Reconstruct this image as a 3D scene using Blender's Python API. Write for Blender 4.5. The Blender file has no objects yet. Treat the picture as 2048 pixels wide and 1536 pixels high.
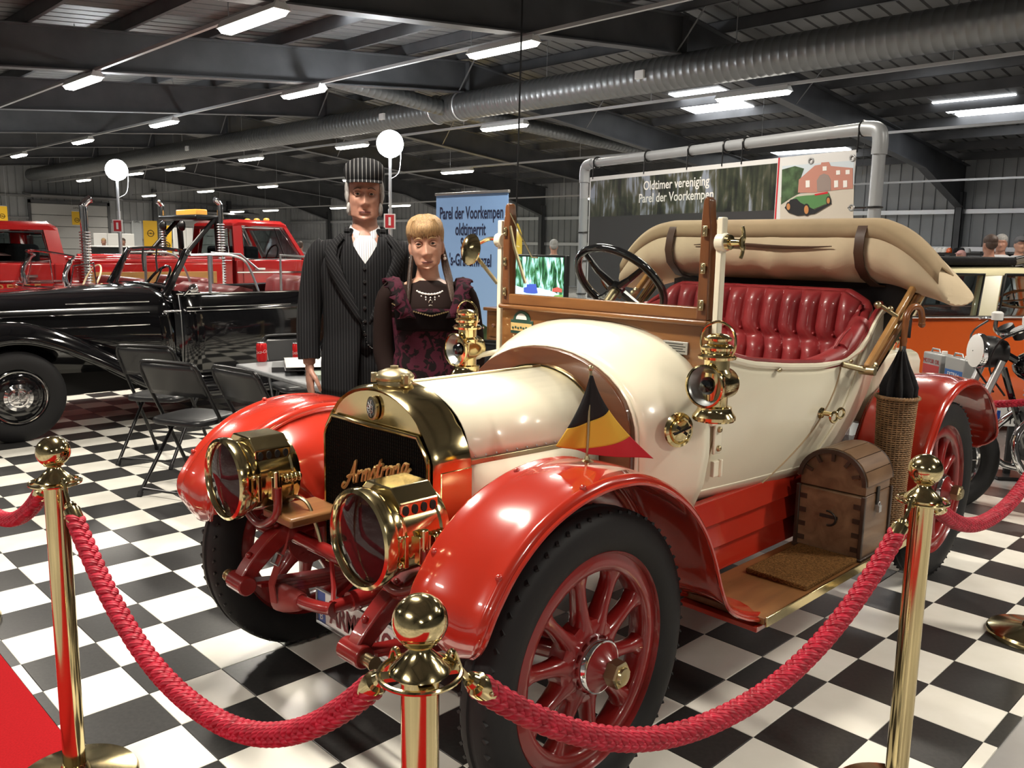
import bpy, bmesh, math, random
from math import sin, cos, pi, radians, sqrt, atan2
from mathutils import Vector, Matrix, Quaternion
random.seed(7)
SC = bpy.context.scene
COL = SC.collection

# ------------------------------------------------------------------ camera
CAM = Vector((-1.23838, -2.43517, 1.47581))
PITCH, ROLL, YAW, FPX = 0.1590145, 0.01766948, 0.7779555, 1698.485
def ray(x, y):
    """world direction of pixel (x, y) of the 2048x1536 frame"""
    u = (x - 1024) / FPX; v = (y - 768) / FPX
    u, v = u * cos(ROLL) + v * sin(ROLL), -u * sin(ROLL) + v * cos(ROLL)
    a, b, c = u, cos(PITCH) - v * sin(PITCH), -sin(PITCH) - v * cos(PITCH)
    return Vector((a * cos(YAW) + b * sin(YAW), -a * sin(YAW) + b * cos(YAW), c))
def px(x, y, ax, val):
    """point where pixel (x, y) meets the plane ax = val"""
    d = ray(x, y); i = 'xyz'.index(ax)
    return CAM + d * ((val - CAM[i]) / d[i])
cam = bpy.data.cameras.new('camera')
cam.sensor_fit = 'HORIZONTAL'; cam.sensor_width = 36.0
cam.lens = 36.0 * FPX / 2048; cam.clip_start = 0.05; cam.clip_end = 200
camo = bpy.data.objects.new('camera', cam); COL.objects.link(camo)
fw = ray(1024, 768).normalized()
rt = (ray(1124, 768) - ray(1024, 768)).normalized()
up = rt.cross(fw)
m = Matrix((rt, up, -fw)).transposed().to_4x4(); m.translation = CAM
camo.matrix_world = m
SC.camera = camo

# ------------------------------------------------------------------ world and exposure
w = bpy.data.worlds.new('hall_air'); SC.world = w; w.use_nodes = True
w.node_tree.nodes['Background'].inputs[0].default_value = (0.75, 0.85, 1.0, 1)
w.node_tree.nodes['Background'].inputs[1].default_value = 0.5
vs = SC.view_settings
vs.view_transform = 'Standard'; vs.look = 'None'; vs.gamma = 1.0; vs.use_curve_mapping = False
vs.exposure = 0.0
LAMP_W = 118.0       # watts of one fluorescent fixture
FLOOD_L = 110.0      # radiance of the flood light globes
try:
    SC.cycles.max_bounces = 8; SC.cycles.glossy_bounces = 5; SC.cycles.transmission_bounces = 6; SC.cycles.transparent_max_bounces = 12
    SC.cycles.diffuse_bounces = 3
    SC.cycles.sample_clamp_indirect = 6.0; SC.cycles.caustics_reflective = False; SC.cycles.caustics_refractive = False
except Exception: pass

# ------------------------------------------------------------------ materials
MATS = {}
def mat(name, col=(0.8, 0.8, 0.8), rough=0.5, metal=0.0, coat=0.0, emit=None, es=0.0, alpha=1.0, trans=0.0, ior=1.45, spec=0.5, sheen=0.0):
    m = bpy.data.materials.new(name); m.use_nodes = True
    b = m.node_tree.nodes['Principled BSDF']; I = b.inputs
    I['Base Color'].default_value = (*col, 1); I['Roughness'].default_value = rough; I['Metallic'].default_value = metal
    I['Coat Weight'].default_value = coat; I['Coat Roughness'].default_value = 0.04
    I['IOR'].default_value = ior; I['Specular IOR Level'].default_value = spec
    I['Transmission Weight'].default_value = trans; I['Alpha'].default_value = alpha
    I['Sheen Weight'].default_value = sheen
    if emit: I['Emission Color'].default_value = (*emit, 1); I['Emission Strength'].default_value = es
    MATS[name] = m
    return m
def nodes(m): return m.node_tree.nodes, m.node_tree.links, m.node_tree.nodes['Principled BSDF']
def coords(m, kind='Object', scale=(1, 1, 1), rot=(0, 0, 0)):
    n, l, b = nodes(m)
    tc = n.new('ShaderNodeTexCoord'); mp = n.new('ShaderNodeMapping')
    mp.inputs['Scale'].default_value = scale; mp.inputs['Rotation'].default_value = rot
    l.new(tc.outputs[kind], mp.inputs[0]); return mp.outputs[0]
def ramp(m, fac, stops):
    n, l, b = nodes(m); r = n.new('ShaderNodeValToRGB'); e = r.color_ramp.elements
    while len(e) < len(stops): e.new(0.5)
    for el, (p, c) in zip(e, stops): el.position = p; el.color = (*c, 1)
    l.new(fac, r.inputs[0]); return r.outputs[0]
def noise(m, vec, scale, detail=3, dist=0.0):
    n, l, b = nodes(m); t = n.new('ShaderNodeTexNoise'); t.inputs['Scale'].default_value = scale
    t.inputs['Detail'].default_value = detail; t.inputs['Distortion'].default_value = dist
    l.new(vec, t.inputs['Vector']); return t.outputs['Fac']
def wave(m, vec, scale, dist=0.0, axis='X', kind='BANDS', detail=2, dscale=1.0, prof='SIN'):
    n, l, b = nodes(m); t = n.new('ShaderNodeTexWave'); t.wave_type = kind; t.wave_profile = prof
    if kind == 'BANDS': t.bands_direction = axis
    t.inputs['Scale'].default_value = scale; t.inputs['Distortion'].default_value = dist
    t.inputs['Detail'].default_value = detail; t.inputs['Detail Scale'].default_value = dscale
    l.new(vec, t.inputs['Vector']); return t.outputs['Fac']
def bump(m, h, strength=0.3, dist=0.01):
    n, l, b = nodes(m); t = n.new('ShaderNodeBump'); t.inputs['Strength'].default_value = strength
    t.inputs['Distance'].default_value = dist; l.new(h, t.inputs['Height']); l.new(t.outputs[0], b.inputs['Normal'])
def setcol(m, c): m.node_tree.links.new(c, m.node_tree.nodes['Principled BSDF'].inputs['Base Color'])
def setrough(m, fac, lo, hi):
    n, l, b = nodes(m); r = n.new('ShaderNodeMapRange'); r.inputs['To Min'].default_value = lo; r.inputs['To Max'].default_value = hi
    l.new(fac, r.inputs[0]); l.new(r.outputs[0], b.inputs['Roughness'])
def mixc(m, fac, a, c):
    n, l, b = nodes(m); t = n.new('ShaderNodeMix'); t.data_type = 'RGBA'
    if isinstance(fac, float): t.inputs[0].default_value = fac
    else: l.new(fac, t.inputs[0])
    for k, v in ((6, a), (7, c)):
        if isinstance(v, tuple): t.inputs[k].default_value = (*v, 1)
        else: l.new(v, t.inputs[k])
    return t.outputs[2]
def math_(m, op, a, b_=None):
    n, l, b = nodes(m); t = n.new('ShaderNodeMath'); t.operation = op
    for k, v in ((0, a), (1, b_)):
        if v is None: continue
        if isinstance(v, (int, float)): t.inputs[k].default_value = v
        else: l.new(v, t.inputs[k])
    return t.outputs[0]
def sepxyz(m, vec):
    n, l, b = nodes(m); t = n.new('ShaderNodeSeparateXYZ'); l.new(vec, t.inputs[0]); return t.outputs

def speckle(m, base, amount=0.06, scale=8):
    """slight uneven colour on a plain surface"""
    v = coords(m); f = noise(m, v, scale, 4)
    lo = tuple(max(0, c * (1 - amount)) for c in base); hi = tuple(min(1, c * (1 + amount)) for c in base)
    setcol(m, ramp(m, f, [(0.3, lo), (0.7, hi)]))

def paint(name, col, rough=0.22, coat=1.0):
    m = mat(name, col, rough, 0, coat); speckle(m, col, 0.03, 3); return m
paint('red_paint', (0.40, 0.024, 0.011)); paint('dark_red_paint', (0.20, 0.010, 0.009), 0.3, 0.6)
paint('cream_paint', (0.83, 0.79, 0.62), 0.28, 0.7).node_tree.nodes['Principled BSDF'].inputs['Coat Roughness'].default_value = 0.13; paint('black_paint', (0.004, 0.004, 0.005), 0.1, 1.0)
paint('pickup_red', (0.40, 0.012, 0.012)); paint('orange_paint', (0.72, 0.12, 0.02)); paint('ivory_paint', (0.85, 0.78, 0.5))
paint('maroon_paint', (0.25, 0.015, 0.02)); paint('white_paint', (0.8, 0.78, 0.7)); paint('yellow_paint', (0.72, 0.5, 0.06))
mat('brass', (0.70, 0.58, 0.31), 0.13, 1.0); m = MATS['brass']; setrough(m, noise(m, coords(m), 14, 3), 0.06, 0.2)
mat('dull_brass', (0.5, 0.42, 0.25), 0.3, 1.0); m = MATS['dull_brass']; setrough(m, noise(m, coords(m), 9, 3), 0.2, 0.42)
mat('chrome', (0.82, 0.82, 0.84), 0.08, 1.0); mat('steel', (0.55, 0.56, 0.57), 0.35, 1.0)
mat('galvanised', (0.62, 0.63, 0.64), 0.42, 0.85); m = MATS['galvanised']; setrough(m, noise(m, coords(m), 20, 2), 0.3, 0.5)
mat('rubber', (0.011, 0.011, 0.012), 0.6, spec=.35); m = MATS['rubber']; bump(m, noise(m, coords(m), 60, 2), 0.15, 0.003)
mat('black_plastic', (0.012, 0.012, 0.013), 0.35); mat('black_matte', (0.01, 0.01, 0.01), 0.8)
mat('bakelite', (0.006, 0.006, 0.007), 0.12, 0, 1.0)
mat('dark_glass', (0.01, 0.012, 0.012), 0.08)
mat('white_plastic', (0.75, 0.75, 0.73), 0.4)
mat('glass', (1, 1, 1), 0.02, 0, 0, trans=1.0, ior=1.45)
def thin_glass(name, tint, alpha, rough=0.03):
    m = bpy.data.materials.new(name); m.use_nodes = True; n = m.node_tree.nodes; l = m.node_tree.links
    n.remove(n['Principled BSDF']); o = n['Material Output']
    t = n.new('ShaderNodeBsdfTransparent'); t.inputs[0].default_value = (*tint, 1)
    g = n.new('ShaderNodeBsdfGlossy'); g.inputs['Roughness'].default_value = rough
    fr = n.new('ShaderNodeFresnel'); fr.inputs[0].default_value = 1.45
    ad = n.new('ShaderNodeMath'); ad.operation = 'ADD'; ad.inputs[1].default_value = alpha; l.new(fr.outputs[0], ad.inputs[0])
    ge = n.new('ShaderNodeNewGeometry'); iv = n.new('ShaderNodeMath'); iv.operation = 'SUBTRACT'; iv.inputs[0].default_value = 1.0; l.new(ge.outputs['Backfacing'], iv.inputs[1])
    mu = n.new('ShaderNodeMath'); mu.operation = 'MULTIPLY'; l.new(ad.outputs[0], mu.inputs[0]); l.new(iv.outputs[0], mu.inputs[1])
    mx = n.new('ShaderNodeMixShader'); l.new(mu.outputs[0], mx.inputs[0]); l.new(t.outputs[0], mx.inputs[1]); l.new(g.outputs[0], mx.inputs[2])
    l.new(mx.outputs[0], o.inputs[0]); MATS[name] = m
thin_glass('pane', (0.93, 0.95, 0.94), 0.0); thin_glass('dark_pane', (0.45, 0.5, 0.5), 0.03)
def wood(name, a, b, scale=6, rough=0.3, coat=0.5, axis='X', stretch=8):
    m = mat(name, a, rough, 0, coat)
    sc = {'X': (1, stretch, stretch), 'Y': (stretch, 1, stretch), 'Z': (stretch, stretch, 1)}[axis]
    v = coords(m, 'Object', sc); f = noise(m, v, scale, 5, 0.6)
    setcol(m, ramp(m, f, [(0.25, a), (0.75, b)])); bump(m, f, 0.05, 0.002)
wood('oak_y', (0.15, 0.058, 0.018), (0.26, 0.115, 0.036), 3, 0.28, 0.6, 'Y')
wood('oak_z', (0.11, 0.038, 0.014), (0.18, 0.07, 0.025), 3, 0.28, 0.6, 'Z')
wood('oak_x', (0.14, 0.06, 0.02), (0.24, 0.11, 0.038), 3, 0.35, 0.4, 'X')
wood('dark_wood', (0.075, 0.025, 0.010), (0.13, 0.045, 0.018), 3, 0.3, 0.5, 'Y')
wood('pale_wood', (0.34, 0.17, 0.055), (0.46, 0.25, 0.085), 3, 0.35, 0.5, 'X')
wood('chest_wood', (0.09, 0.045, 0.022), (0.22, 0.13, 0.07), 2.5, 0.42, 0.2, 'X', 6)
wood('chest_dark', (0.02, 0.010, 0.006), (0.045, 0.024, 0.014), 3, 0.42, 0.2, 'X', 6)
wood('bamboo', (0.17, 0.055, 0.018), (0.27, 0.105, 0.035), 8, 0.3, 0.5, 'Z')
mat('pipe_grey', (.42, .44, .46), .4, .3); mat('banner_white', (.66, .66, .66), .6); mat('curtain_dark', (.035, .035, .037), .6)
mat('forest_print', (.05, .06, .04), .5); m = MATS['forest_print']; v = coords(m, 'Object', (1, 1, .55)); f1 = noise(m, v, 5, 6, .8); f2 = noise(m, coords(m, 'Object', (9, 1, .6)), 3, 4, .4)
setcol(m, ramp(m, math_(m, 'MULTIPLY', f1, math_(m, 'ADD', f2, .5)), [(.36, (.008, .010, .009)), (.48, (.03, .038, .022)), (.57, (.075, .075, .05)), (.68, (.24, .27, .33))]))
mat('tv_picture', (.2, .4, .3), .2); m = MATS['tv_picture']; v = coords(m, 'Object', (1, 1, .4)); f = noise(m, coords(m, 'Object', (1, 3, .8)), 9, 5, .8); c = ramp(m, f, [(.36, (.01, .04, .02)), (.46, (.06, .22, .09)), (.54, (.25, .55, .5)), (.64, (.7, .9, 1.0))]); n_, l_, b_ = nodes(m); l_.new(c, b_.inputs['Emission Color']); b_.inputs['Emission Strength'].default_value = 1.0; setcol(m, c)
mat('red_leather', (0.38, 0.028, 0.03), 0.38, 0, 0.25); m = MATS['red_leather']
v = coords(m); setcol(m, ramp(m, noise(m, v, 5, 4), [(0.3, (0.20, 0.014, 0.018)), (0.75, (0.33, 0.036, 0.038))])); bump(m, noise(m, v, 45, 3), 0.12, 0.004)
mat('maroon_leather', (0.13, 0.02, 0.022), 0.4); speckle(MATS['maroon_leather'], (0.14, 0.022, 0.024), .2, 6)
mat('strap_leather', (0.24, 0.03, 0.025), 0.5); mat('brown_leather', (0.07, 0.035, 0.02), 0.5)
mat('canvas', (0.62, 0.50, 0.33), 0.85); m = MATS['canvas']; speckle(m, (0.64, 0.52, 0.35), 0.08, 3); bump(m, noise(m, coords(m), 9, 3, 0.5), 0.25, 0.02)
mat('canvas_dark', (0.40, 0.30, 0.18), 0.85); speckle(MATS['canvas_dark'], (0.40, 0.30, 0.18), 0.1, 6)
mat('coir', (0.30, 0.16, 0.06), 0.95, spec=.1); m = MATS['coir']; v = coords(m); f = noise(m, v, 160, 2); setcol(m, ramp(m, f, [(0.3, (0.08, 0.04, 0.014)), (0.7, (0.22, 0.11, 0.035))])); bump(m, f, 0.8, 0.01)
mat('rope_red', (0.62, 0.012, 0.04), 0.42, 0, 0, sheen=0.4)
mat('carpet_red', (0.30, 0.008, 0.011), 0.95, spec=.1); speckle(MATS['carpet_red'], (0.30, 0.008, 0.011), 0.14, 180)
mat('black_cloth', (0.010, 0.010, 0.012), 0.9); bump(MATS['black_cloth'], noise(MATS['black_cloth'], coords(MATS['black_cloth']), 14, 3), 0.5, 0.02)
mat('wicker', (0.24, 0.135, 0.06), 0.6); speckle(MATS['wicker'], (0.24, 0.135, 0.06), 0.3, 60)

# ------------------------------------------------------------------ mesh builder
class MB:
    def __init__(s): s.v = []; s.f = []; s.fm = []; s.mi = 0; s.M = None
    def add(s, vs, fs):
        o = len(s.v)
        for p in vs:
            p = Vector(p)
            s.v.append(s.M @ p if s.M is not None else p)
        for f in fs: s.f.append([i + o for i in f]); s.fm.append(s.mi)
        return s
    def box(s, c, d, rot=None):
        x, y, z = d[0] / 2, d[1] / 2, d[2] / 2
        P = [Vector((a * x, b * y, e * z)) for e in (-1, 1) for b in (-1, 1) for a in (-1, 1)]
        if rot is not None: P = [rot @ p for p in P]
        return s.add([p + Vector(c) for p in P], [(0, 2, 3, 1), (4, 5, 7, 6), (0, 1, 5, 4), (2, 6, 7, 3), (0, 4, 6, 2), (1, 3, 7, 5)])
    def b2(s, lo, hi): return s.box([(a + b) / 2 for a, b in zip(lo, hi)], [abs(b - a) for a, b in zip(lo, hi)])
    def bar(s, a, b, w, h=None, upv=(0, 0, 1)):
        """rectangular bar from a to b"""
        a, b = Vector(a), Vector(b); h = h or w; d = (b - a); L = d.length; d.normalize(); u = Vector(upv)
        if abs(d.dot(u)) > 0.99: u = Vector((1, 0, 0))
        r = d.cross(u).normalized(); u = r.cross(d)
        return s.box((a + b) / 2, (w, L, h), Matrix((r, d, u)).transposed())
    def loft(s, rings, closed=True, cap=True, loop=False):
        n = len(rings[0]); vs = [p for r in rings for p in r]; fs = []
        m = len(rings)
        for i in range(m if loop else m - 1):
            for j in range(n if closed else n - 1):
                a = i * n + j; b = i * n + (j + 1) % n; i2 = (i + 1) % m
                fs.append((a, b, i2 * n + (j + 1) % n, i2 * n + j))
        if cap and closed and not loop:
            fs.append(tuple(range(n))[::-1]); fs.append(tuple(range((m - 1) * n, m * n)))
        return s.add(vs, fs)
    def tube(s, pts, r, n=8, closed=False, cap=True):
        pts = [Vector(p) for p in pts]; m = len(pts); rs = r if isinstance(r, (list, tuple)) else [r] * m
        T = []
        for i in range(m):
            if closed: d = pts[(i + 1) % m] - pts[i - 1]
            else: d = pts[min(i + 1, m - 1)] - pts[max(i - 1, 0)]
            T.append(d.normalized() if d.length > 1e-9 else Vector((0, 0, 1)))
        u = T[0].orthogonal().normalized(); rings = []
        for i in range(m):
            u = (u - T[i] * u.dot(T[i])); u = u.normalized() if u.length > 1e-6 else T[i].orthogonal().normalized()
            w_ = T[i].cross(u)
            rings.append([pts[i] + (u * cos(2 * pi * k / n) + w_ * sin(2 * pi * k / n)) * rs[i] for k in range(n)])
        return s.loft(rings, True, cap and not closed, closed)
    def cyl(s, a, b, r, r2=None, n=16): return s.tube([a, b], [r, r if r2 is None else r2], n)
    def lathe(s, prof, n=24, at=(0, 0, 0), axis=(0, 0, 1), cap=True):
        q = Vector((0, 0, 1)).rotation_difference(Vector(axis)).to_matrix(); at = Vector(at)
        rings = [[at + q @ Vector((r * cos(2 * pi * k / n), r * sin(2 * pi * k / n), z)) for k in range(n)] for r, z in prof]
        return s.loft(rings, True, cap)
    def ball(s, c, r, n=16, mm=10, rot=None):
        r = r if isinstance(r, (tuple, list)) else (r, r, r); c = Vector(c); rings = []
        for i in range(mm + 1):
            t = pi * i / mm; st = max(sin(t), 1e-4)
            ring = [Vector((r[0] * st * cos(2 * pi * k / n), r[1] * st * sin(2 * pi * k / n), -r[2] * cos(t))) for k in range(n)]
            rings.append([c + (rot @ p if rot is not None else p) for p in ring])
        return s.loft(rings)
    def torus(s, c, axis, R, r, n=32, k=8, a0=0.0, a1=2 * pi):
        q = Vector((0, 0, 1)).rotation_difference(Vector(axis)).to_matrix(); full = abs(a1 - a0 - 2 * pi) < 1e-6
        m = n if full else n + 1
        return s.tube([Vector(c) + q @ Vector((R * cos(a0 + (a1 - a0) * i / n), R * sin(a0 + (a1 - a0) * i / n), 0)) for i in range(m)], r, k, full)
    def prism(s, poly, ax, a, b):
        """polygon in the plane across ax, extruded from a to b; poly gives the other two axes in order"""
        def P(p, t):
            return {'x': (t, p[0], p[1]), 'y': (p[0], t, p[1]), 'z': (p[0], p[1], t)}[ax]
        return s.loft([[P(p, a) for p in poly], [P(p, b) for p in poly]])
    def grid(s, fn, nu, nv, u0=0, u1=1, v0=0, v1=1):
        vs = [fn(u0 + (u1 - u0) * i / nu, v0 + (v1 - v0) * j / nv) for i in range(nu + 1) for j in range(nv + 1)]
        fs = [(i * (nv + 1) + j, i * (nv + 1) + j + 1, (i + 1) * (nv + 1) + j + 1, (i + 1) * (nv + 1) + j) for i in range(nu) for j in range(nv)]
        return s.add(vs, fs)
    def mesh(s, name, mats, angle=40, smooth=True):
        me = bpy.data.meshes.new(name); me.from_pydata([tuple(p) for p in s.v], [], s.f)
        for mm in (mats if isinstance(mats, (list, tuple)) else [mats]): me.materials.append(MATS[mm])
        bm = bmesh.new(); bm.from_mesh(me)
        for f, i in zip(bm.faces, s.fm): f.material_index = i; f.smooth = smooth
        bmesh.ops.recalc_face_normals(bm, faces=bm.faces); bm.to_mesh(me); bm.free()
        if smooth: me.set_sharp_from_angle(angle=radians(angle))
        return me
    def build(s, name, mats, parent=None, angle=40, smooth=True, bev=0, solid=0, sub=0, loc=None, rot=None, off=0.0):
        o = bpy.data.objects.new(name, s.mesh(name, mats, angle, smooth)); COL.objects.link(o)
        if parent is not None: o.parent = parent
        if loc is not None: o.location = loc
        if rot is not None: o.rotation_euler = rot
        if solid:
            md = o.modifiers.new('thick', 'SOLIDIFY'); md.thickness = solid; md.offset = off
        if bev:
            md = o.modifiers.new('bevel', 'BEVEL'); md.width = bev; md.segments = 2; md.limit_method = 'ANGLE'; md.angle_limit = radians(35)
        if sub:
            md = o.modifiers.new('subd', 'SUBSURF'); md.levels = sub; md.render_levels = sub
        return o
def thing(name, label, cat, loc=(0, 0, 0), rotz=0.0, group=None):
    o = bpy.data.objects.new(name, None); COL.objects.link(o); o.empty_display_size = 0.1
    o.location = loc; o.rotation_euler = (0, 0, rotz); o['label'] = label; o['category'] = cat
    if group: o['group'] = group
    return o
def tag(o, label, cat, group=None):
    o['label'] = label; o['category'] = cat
    if group: o['group'] = group
    return o
def struct(o): o['kind'] = 'structure'; return o
def lab(o, label): o['label'] = label; return o
def dup(o, parent=None, mirror=None):
    c = o.copy(); COL.objects.link(c); c.parent = parent
    for ch in o.children: dup(ch, c)
    return c
def mirror_y(mb):
    r = MB(); r.v = [Vector((p[0], -p[1], p[2])) for p in mb.v]; r.f = [f[::-1] for f in mb.f]; r.fm = list(mb.fm); return r
def arc(c, r, a0, a1, n, plane='xz'):
    out = []
    for i in range(n + 1):
        a = a0 + (a1 - a0) * i / n; p, q = c[0] + r * cos(a), c[1] + r * sin(a)
        out.append((p, q))
    return out
def smooth_path(P, k=6):
    """Catmull-Rom through points"""
    P = [Vector(p) for p in P]; out = []
    for i in range(len(P) - 1):
        p0 = P[max(i - 1, 0)]; p1 = P[i]; p2 = P[i + 1]; p3 = P[min(i + 2, len(P) - 1)]
        for j in range(k):
            t = j / k
            out.append(0.5 * ((2 * p1) + (p2 - p0) * t + (2 * p0 - 5 * p1 + 4 * p2 - p3) * t * t + (3 * p1 - p0 - 3 * p2 + p3) * t ** 3))
    out.append(P[-1]); return out
def interp(tbl, x):
    for (a, u), (b, v) in zip(tbl, tbl[1:]):
        if x <= b: return u + (v - u) * max(0.0, (x - a)) / (b - a)
    return tbl[-1][1]
def text_mb(txt, size, depth, M, sx=1.0, shear=0.0, align='CENTER', space=1.0, offset=0.0):
    """letters as solid mesh; M places the text plane (x right, y up)"""
    cu = bpy.data.curves.new('lettering', 'FONT'); cu.body = txt; cu.size = size; cu.extrude = depth / 2; cu.align_x = align
    cu.shear = shear; cu.space_character = space; cu.space_line = 1.15; cu.offset = offset; cu.resolution_u = 3
    o = bpy.data.objects.new('lettering', cu); COL.objects.link(o)
    bpy.context.view_layer.update()
    me = bpy.data.meshes.new_from_object(o.evaluated_get(bpy.context.evaluated_depsgraph_get()))
    r = MB(); S = Matrix.Diagonal((sx, 1, 1, 1)); r.M = M @ S
    r.add([v.co for v in me.vertices], [list(p.vertices) for p in me.polygons])
    bpy.data.objects.remove(o); bpy.data.curves.remove(cu); bpy.data.meshes.remove(me)
    return r
def frame(o, x, y):
    """matrix with origin o and plane axes x (right) and y (up)"""
    x = Vector(x).normalized(); y = Vector(y).normalized(); z = x.cross(y)
    m = Matrix((x, y, z)).transposed().to_4x4(); m.translation = Vector(o); return m
# ------------------------------------------------------------------ the hall
T = 0.25                               # floor tile side
XRIDGE, XL, XR, YN, YF = 10.8, -7.0, 24.5, -12.0, 42.0
def z_raf(x): return 4.62 - 0.095 * abs(x - XRIDGE)        # underside of the rafters
def z_roof(x): return z_raf(x) + 0.82
mat('concrete', (0.32, 0.31, 0.30), 0.25); m = MATS['concrete']; v = coords(m); f = noise(m, v, 0.9, 6, 0.4)
setcol(m, ramp(m, f, [(0.3, (0.22, 0.215, 0.21)), (0.7, (0.46, 0.45, 0.44))])); setrough(m, noise(m, v, 2.5, 4), 0.12, 0.4)
mat('tile_white', (0.80, 0.78, 0.70), 0.3); m = MATS['tile_white']; v = coords(m, 'Object'); setcol(m, ramp(m, noise(m, v, 6, 4), [(0.3, (0.74, 0.72, 0.64)), (0.7, (0.82, 0.80, 0.73))])); setrough(m, noise(m, v, 3, 2), 0.2, 0.3)
mat('tile_black', (0.016, 0.016, 0.017), 0.3); m = MATS['tile_black']; v = coords(m, 'Object'); setcol(m, ramp(m, noise(m, v, 70, 2), [(0.3, (0.022, 0.022, 0.022)), (0.7, (0.036, 0.035, 0.034))])); setrough(m, noise(m, v, 3, 2), 0.26, 0.38)
mb = MB(); mb.box(((XL + XR) / 2, (YN + YF) / 2, -0.106), (XR - XL, YF - YN, 0.2))
floor = struct(mb.build('floor', 'concrete', smooth=False))
def tile_mesh(name, mt):
    g = 0.0008; h = T / 2 - g; k = 0.0015
    mb = MB(); mb.loft([[(-h, -h, -0.006), (h, -h, -0.006), (h, h, -0.006), (-h, h, -0.006)], [(-h, -h, -k), (h, -h, -k), (h, h, -k), (-h, h, -k)],
                        [(-h + k, -h + k, 0), (h - k, -h + k, 0), (h - k, h - k, 0), (-h + k, h - k, 0)]])
    return mb.mesh(name, mt, smooth=False)
TM = [tile_mesh('tile_dark', 'tile_black'), tile_mesh('tile_light', 'tile_white')]
def pix(P):
    d = Vector(P) - CAM; X = d.x * cos(YAW) - d.y * sin(YAW); Y = d.x * sin(YAW) + d.y * cos(YAW)
    zf = Y * cos(PITCH) - d.z * sin(PITCH); yu = Y * sin(PITCH) + d.z * cos(PITCH)
    if zf < 0.1: return None
    u, v_ = X / zf, -yu / zf; u, v_ = u * cos(ROLL) - v_ * sin(ROLL), u * sin(ROLL) + v_ * cos(ROLL)
    return 1024 + FPX * u, 768 + FPX * v_, zf
cells = []
for i in range(-2, 19):
    for j in range(-7, 29):
        q = pix(((i + .5) * T, (j + .5) * T, 0)); vis = 0
        if q and -60 < q[0] < 2108 and q[1] < 1620:
            vis = 1 / q[2]
            # tiles under the big car are hidden from view
            if 0.9 < (i + .5) * T < 2.6 and -0.75 < (j + .5) * T < 0.3: vis *= 0.3
        cells.append((vis, i, j))
cells.sort(reverse=True)
rest = MB()
for k, (vis, i, j) in enumerate(cells):
    light = (i + j) % 2
    if k < 300:
        o = bpy.data.objects.new('tile', TM[light]); COL.objects.link(o); o.parent = floor; o.location = ((i + .5) * T, (j + .5) * T, 0)
    else:
        g = T / 2 - .0008; x, y = (i + .5) * T, (j + .5) * T; rest.mi = light
        rest.b2((x - g, y - g, -0.006), (x + g, y + g, 0))
o = rest.build('tile_field', ['tile_black', 'tile_white'], floor, smooth=False); o['kind'] = 'stuff'
# narrow chequered border of the laid floor
mb = MB()
for i in range(-2, 19):
    mb.mi = (i + 0) % 2; mb.b2((i * T, -1.79, -0.006), ((i + 1) * T - .001, -1.751, 0))
for j in range(-7, 29):
    mb.mi = (j + 1) % 2; mb.b2((-0.53, j * T, -0.006), (-0.501, (j + 1) * T - .001, 0))
mb.build('border_strip', ['tile_black', 'tile_white'], floor, smooth=False)

mat('cladding', (0.30, 0.31, 0.315), 0.5, 0.0); speckle(MATS['cladding'], (0.30, 0.31, 0.315), 0.12, 1.2)
mat('roof_sheet', (0.115, 0.115, 0.115), 0.5, 0.0); speckle(MATS['roof_sheet'], (0.115, 0.115, 0.115), 0.15, 0.8)
mat('beam_paint', (0.075, 0.077, 0.082), 0.5); speckle(MATS['beam_paint'], (0.075, 0.077, 0.082), 0.2, 2.0)
mat('door_panel', (0.42, 0.42, 0.41), 0.5)
# roof sheet with trapezoid ribs running down the slope
mb = MB(); n = int((YF - YN) / 0.30)
prof = []
for k in range(n):
    y = YN + k * 0.30
    prof += [(y, 0.0), (y + 0.235, 0.0), (y + 0.25, 0.04), (y + 0.285, 0.04)]
prof.append((YF, 0.0))
mb.loft([[(x, y, z_roof(x) + dz) for y, dz in prof] for x in (XL, XRIDGE, XR)], closed=False, cap=False)
ceiling = struct(mb.build('ceiling', 'roof_sheet', smooth=False, solid=0.02))
# rafters: I sections following both slopes, deeper at ridge and eaves
YRAF = [6.0 + 5.3 * k for k in range(-3, 7)]
def rafter():
    mb = MB()
    xs = [XL, XL + 2.5, XRIDGE - 1.5, XRIDGE, XRIDGE + 1.5, XR - 3.2, XR]
    lo = [z_raf(x) for x in xs]; lo[3] -= 0.02; lo[0] -= 0.5; lo[-1] -= 0.62
    for (x0, x1, a, b) in zip(xs, xs[1:], lo, lo[1:]):
        t0, t1 = z_raf(x0) + 0.6, z_raf(x1) + 0.6
        for (za, zb, hw, th) in ((a, b, 0.11, 0.022), (t0, t1, 0.11, -0.022)):
            mb.loft([[(x0, -hw, za), (x0, hw, za), (x0, hw, za + th), (x0, -hw, za + th)], [(x1, -hw, zb), (x1, hw, zb), (x1, hw, zb + th), (x1, -hw, zb + th)]])
        mb.loft([[(x0, -.006, a), (x0, .006, a), (x0, .006, t0), (x0, -.006, t0)], [(x1, -.006, b), (x1, .006, b), (x1, .006, t1), (x1, -.006, t1)]])
    mb.box((XRIDGE, 0, z_raf(XRIDGE) + .3), (.03, .22, .62))
    return mb.mesh('rafter', 'beam_paint', smooth=False)
RM = rafter()
for y in YRAF:
    o = bpy.data.objects.new('rafter', RM); COL.objects.link(o); o.parent = ceiling; o.location = (0, y, 0)
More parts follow.
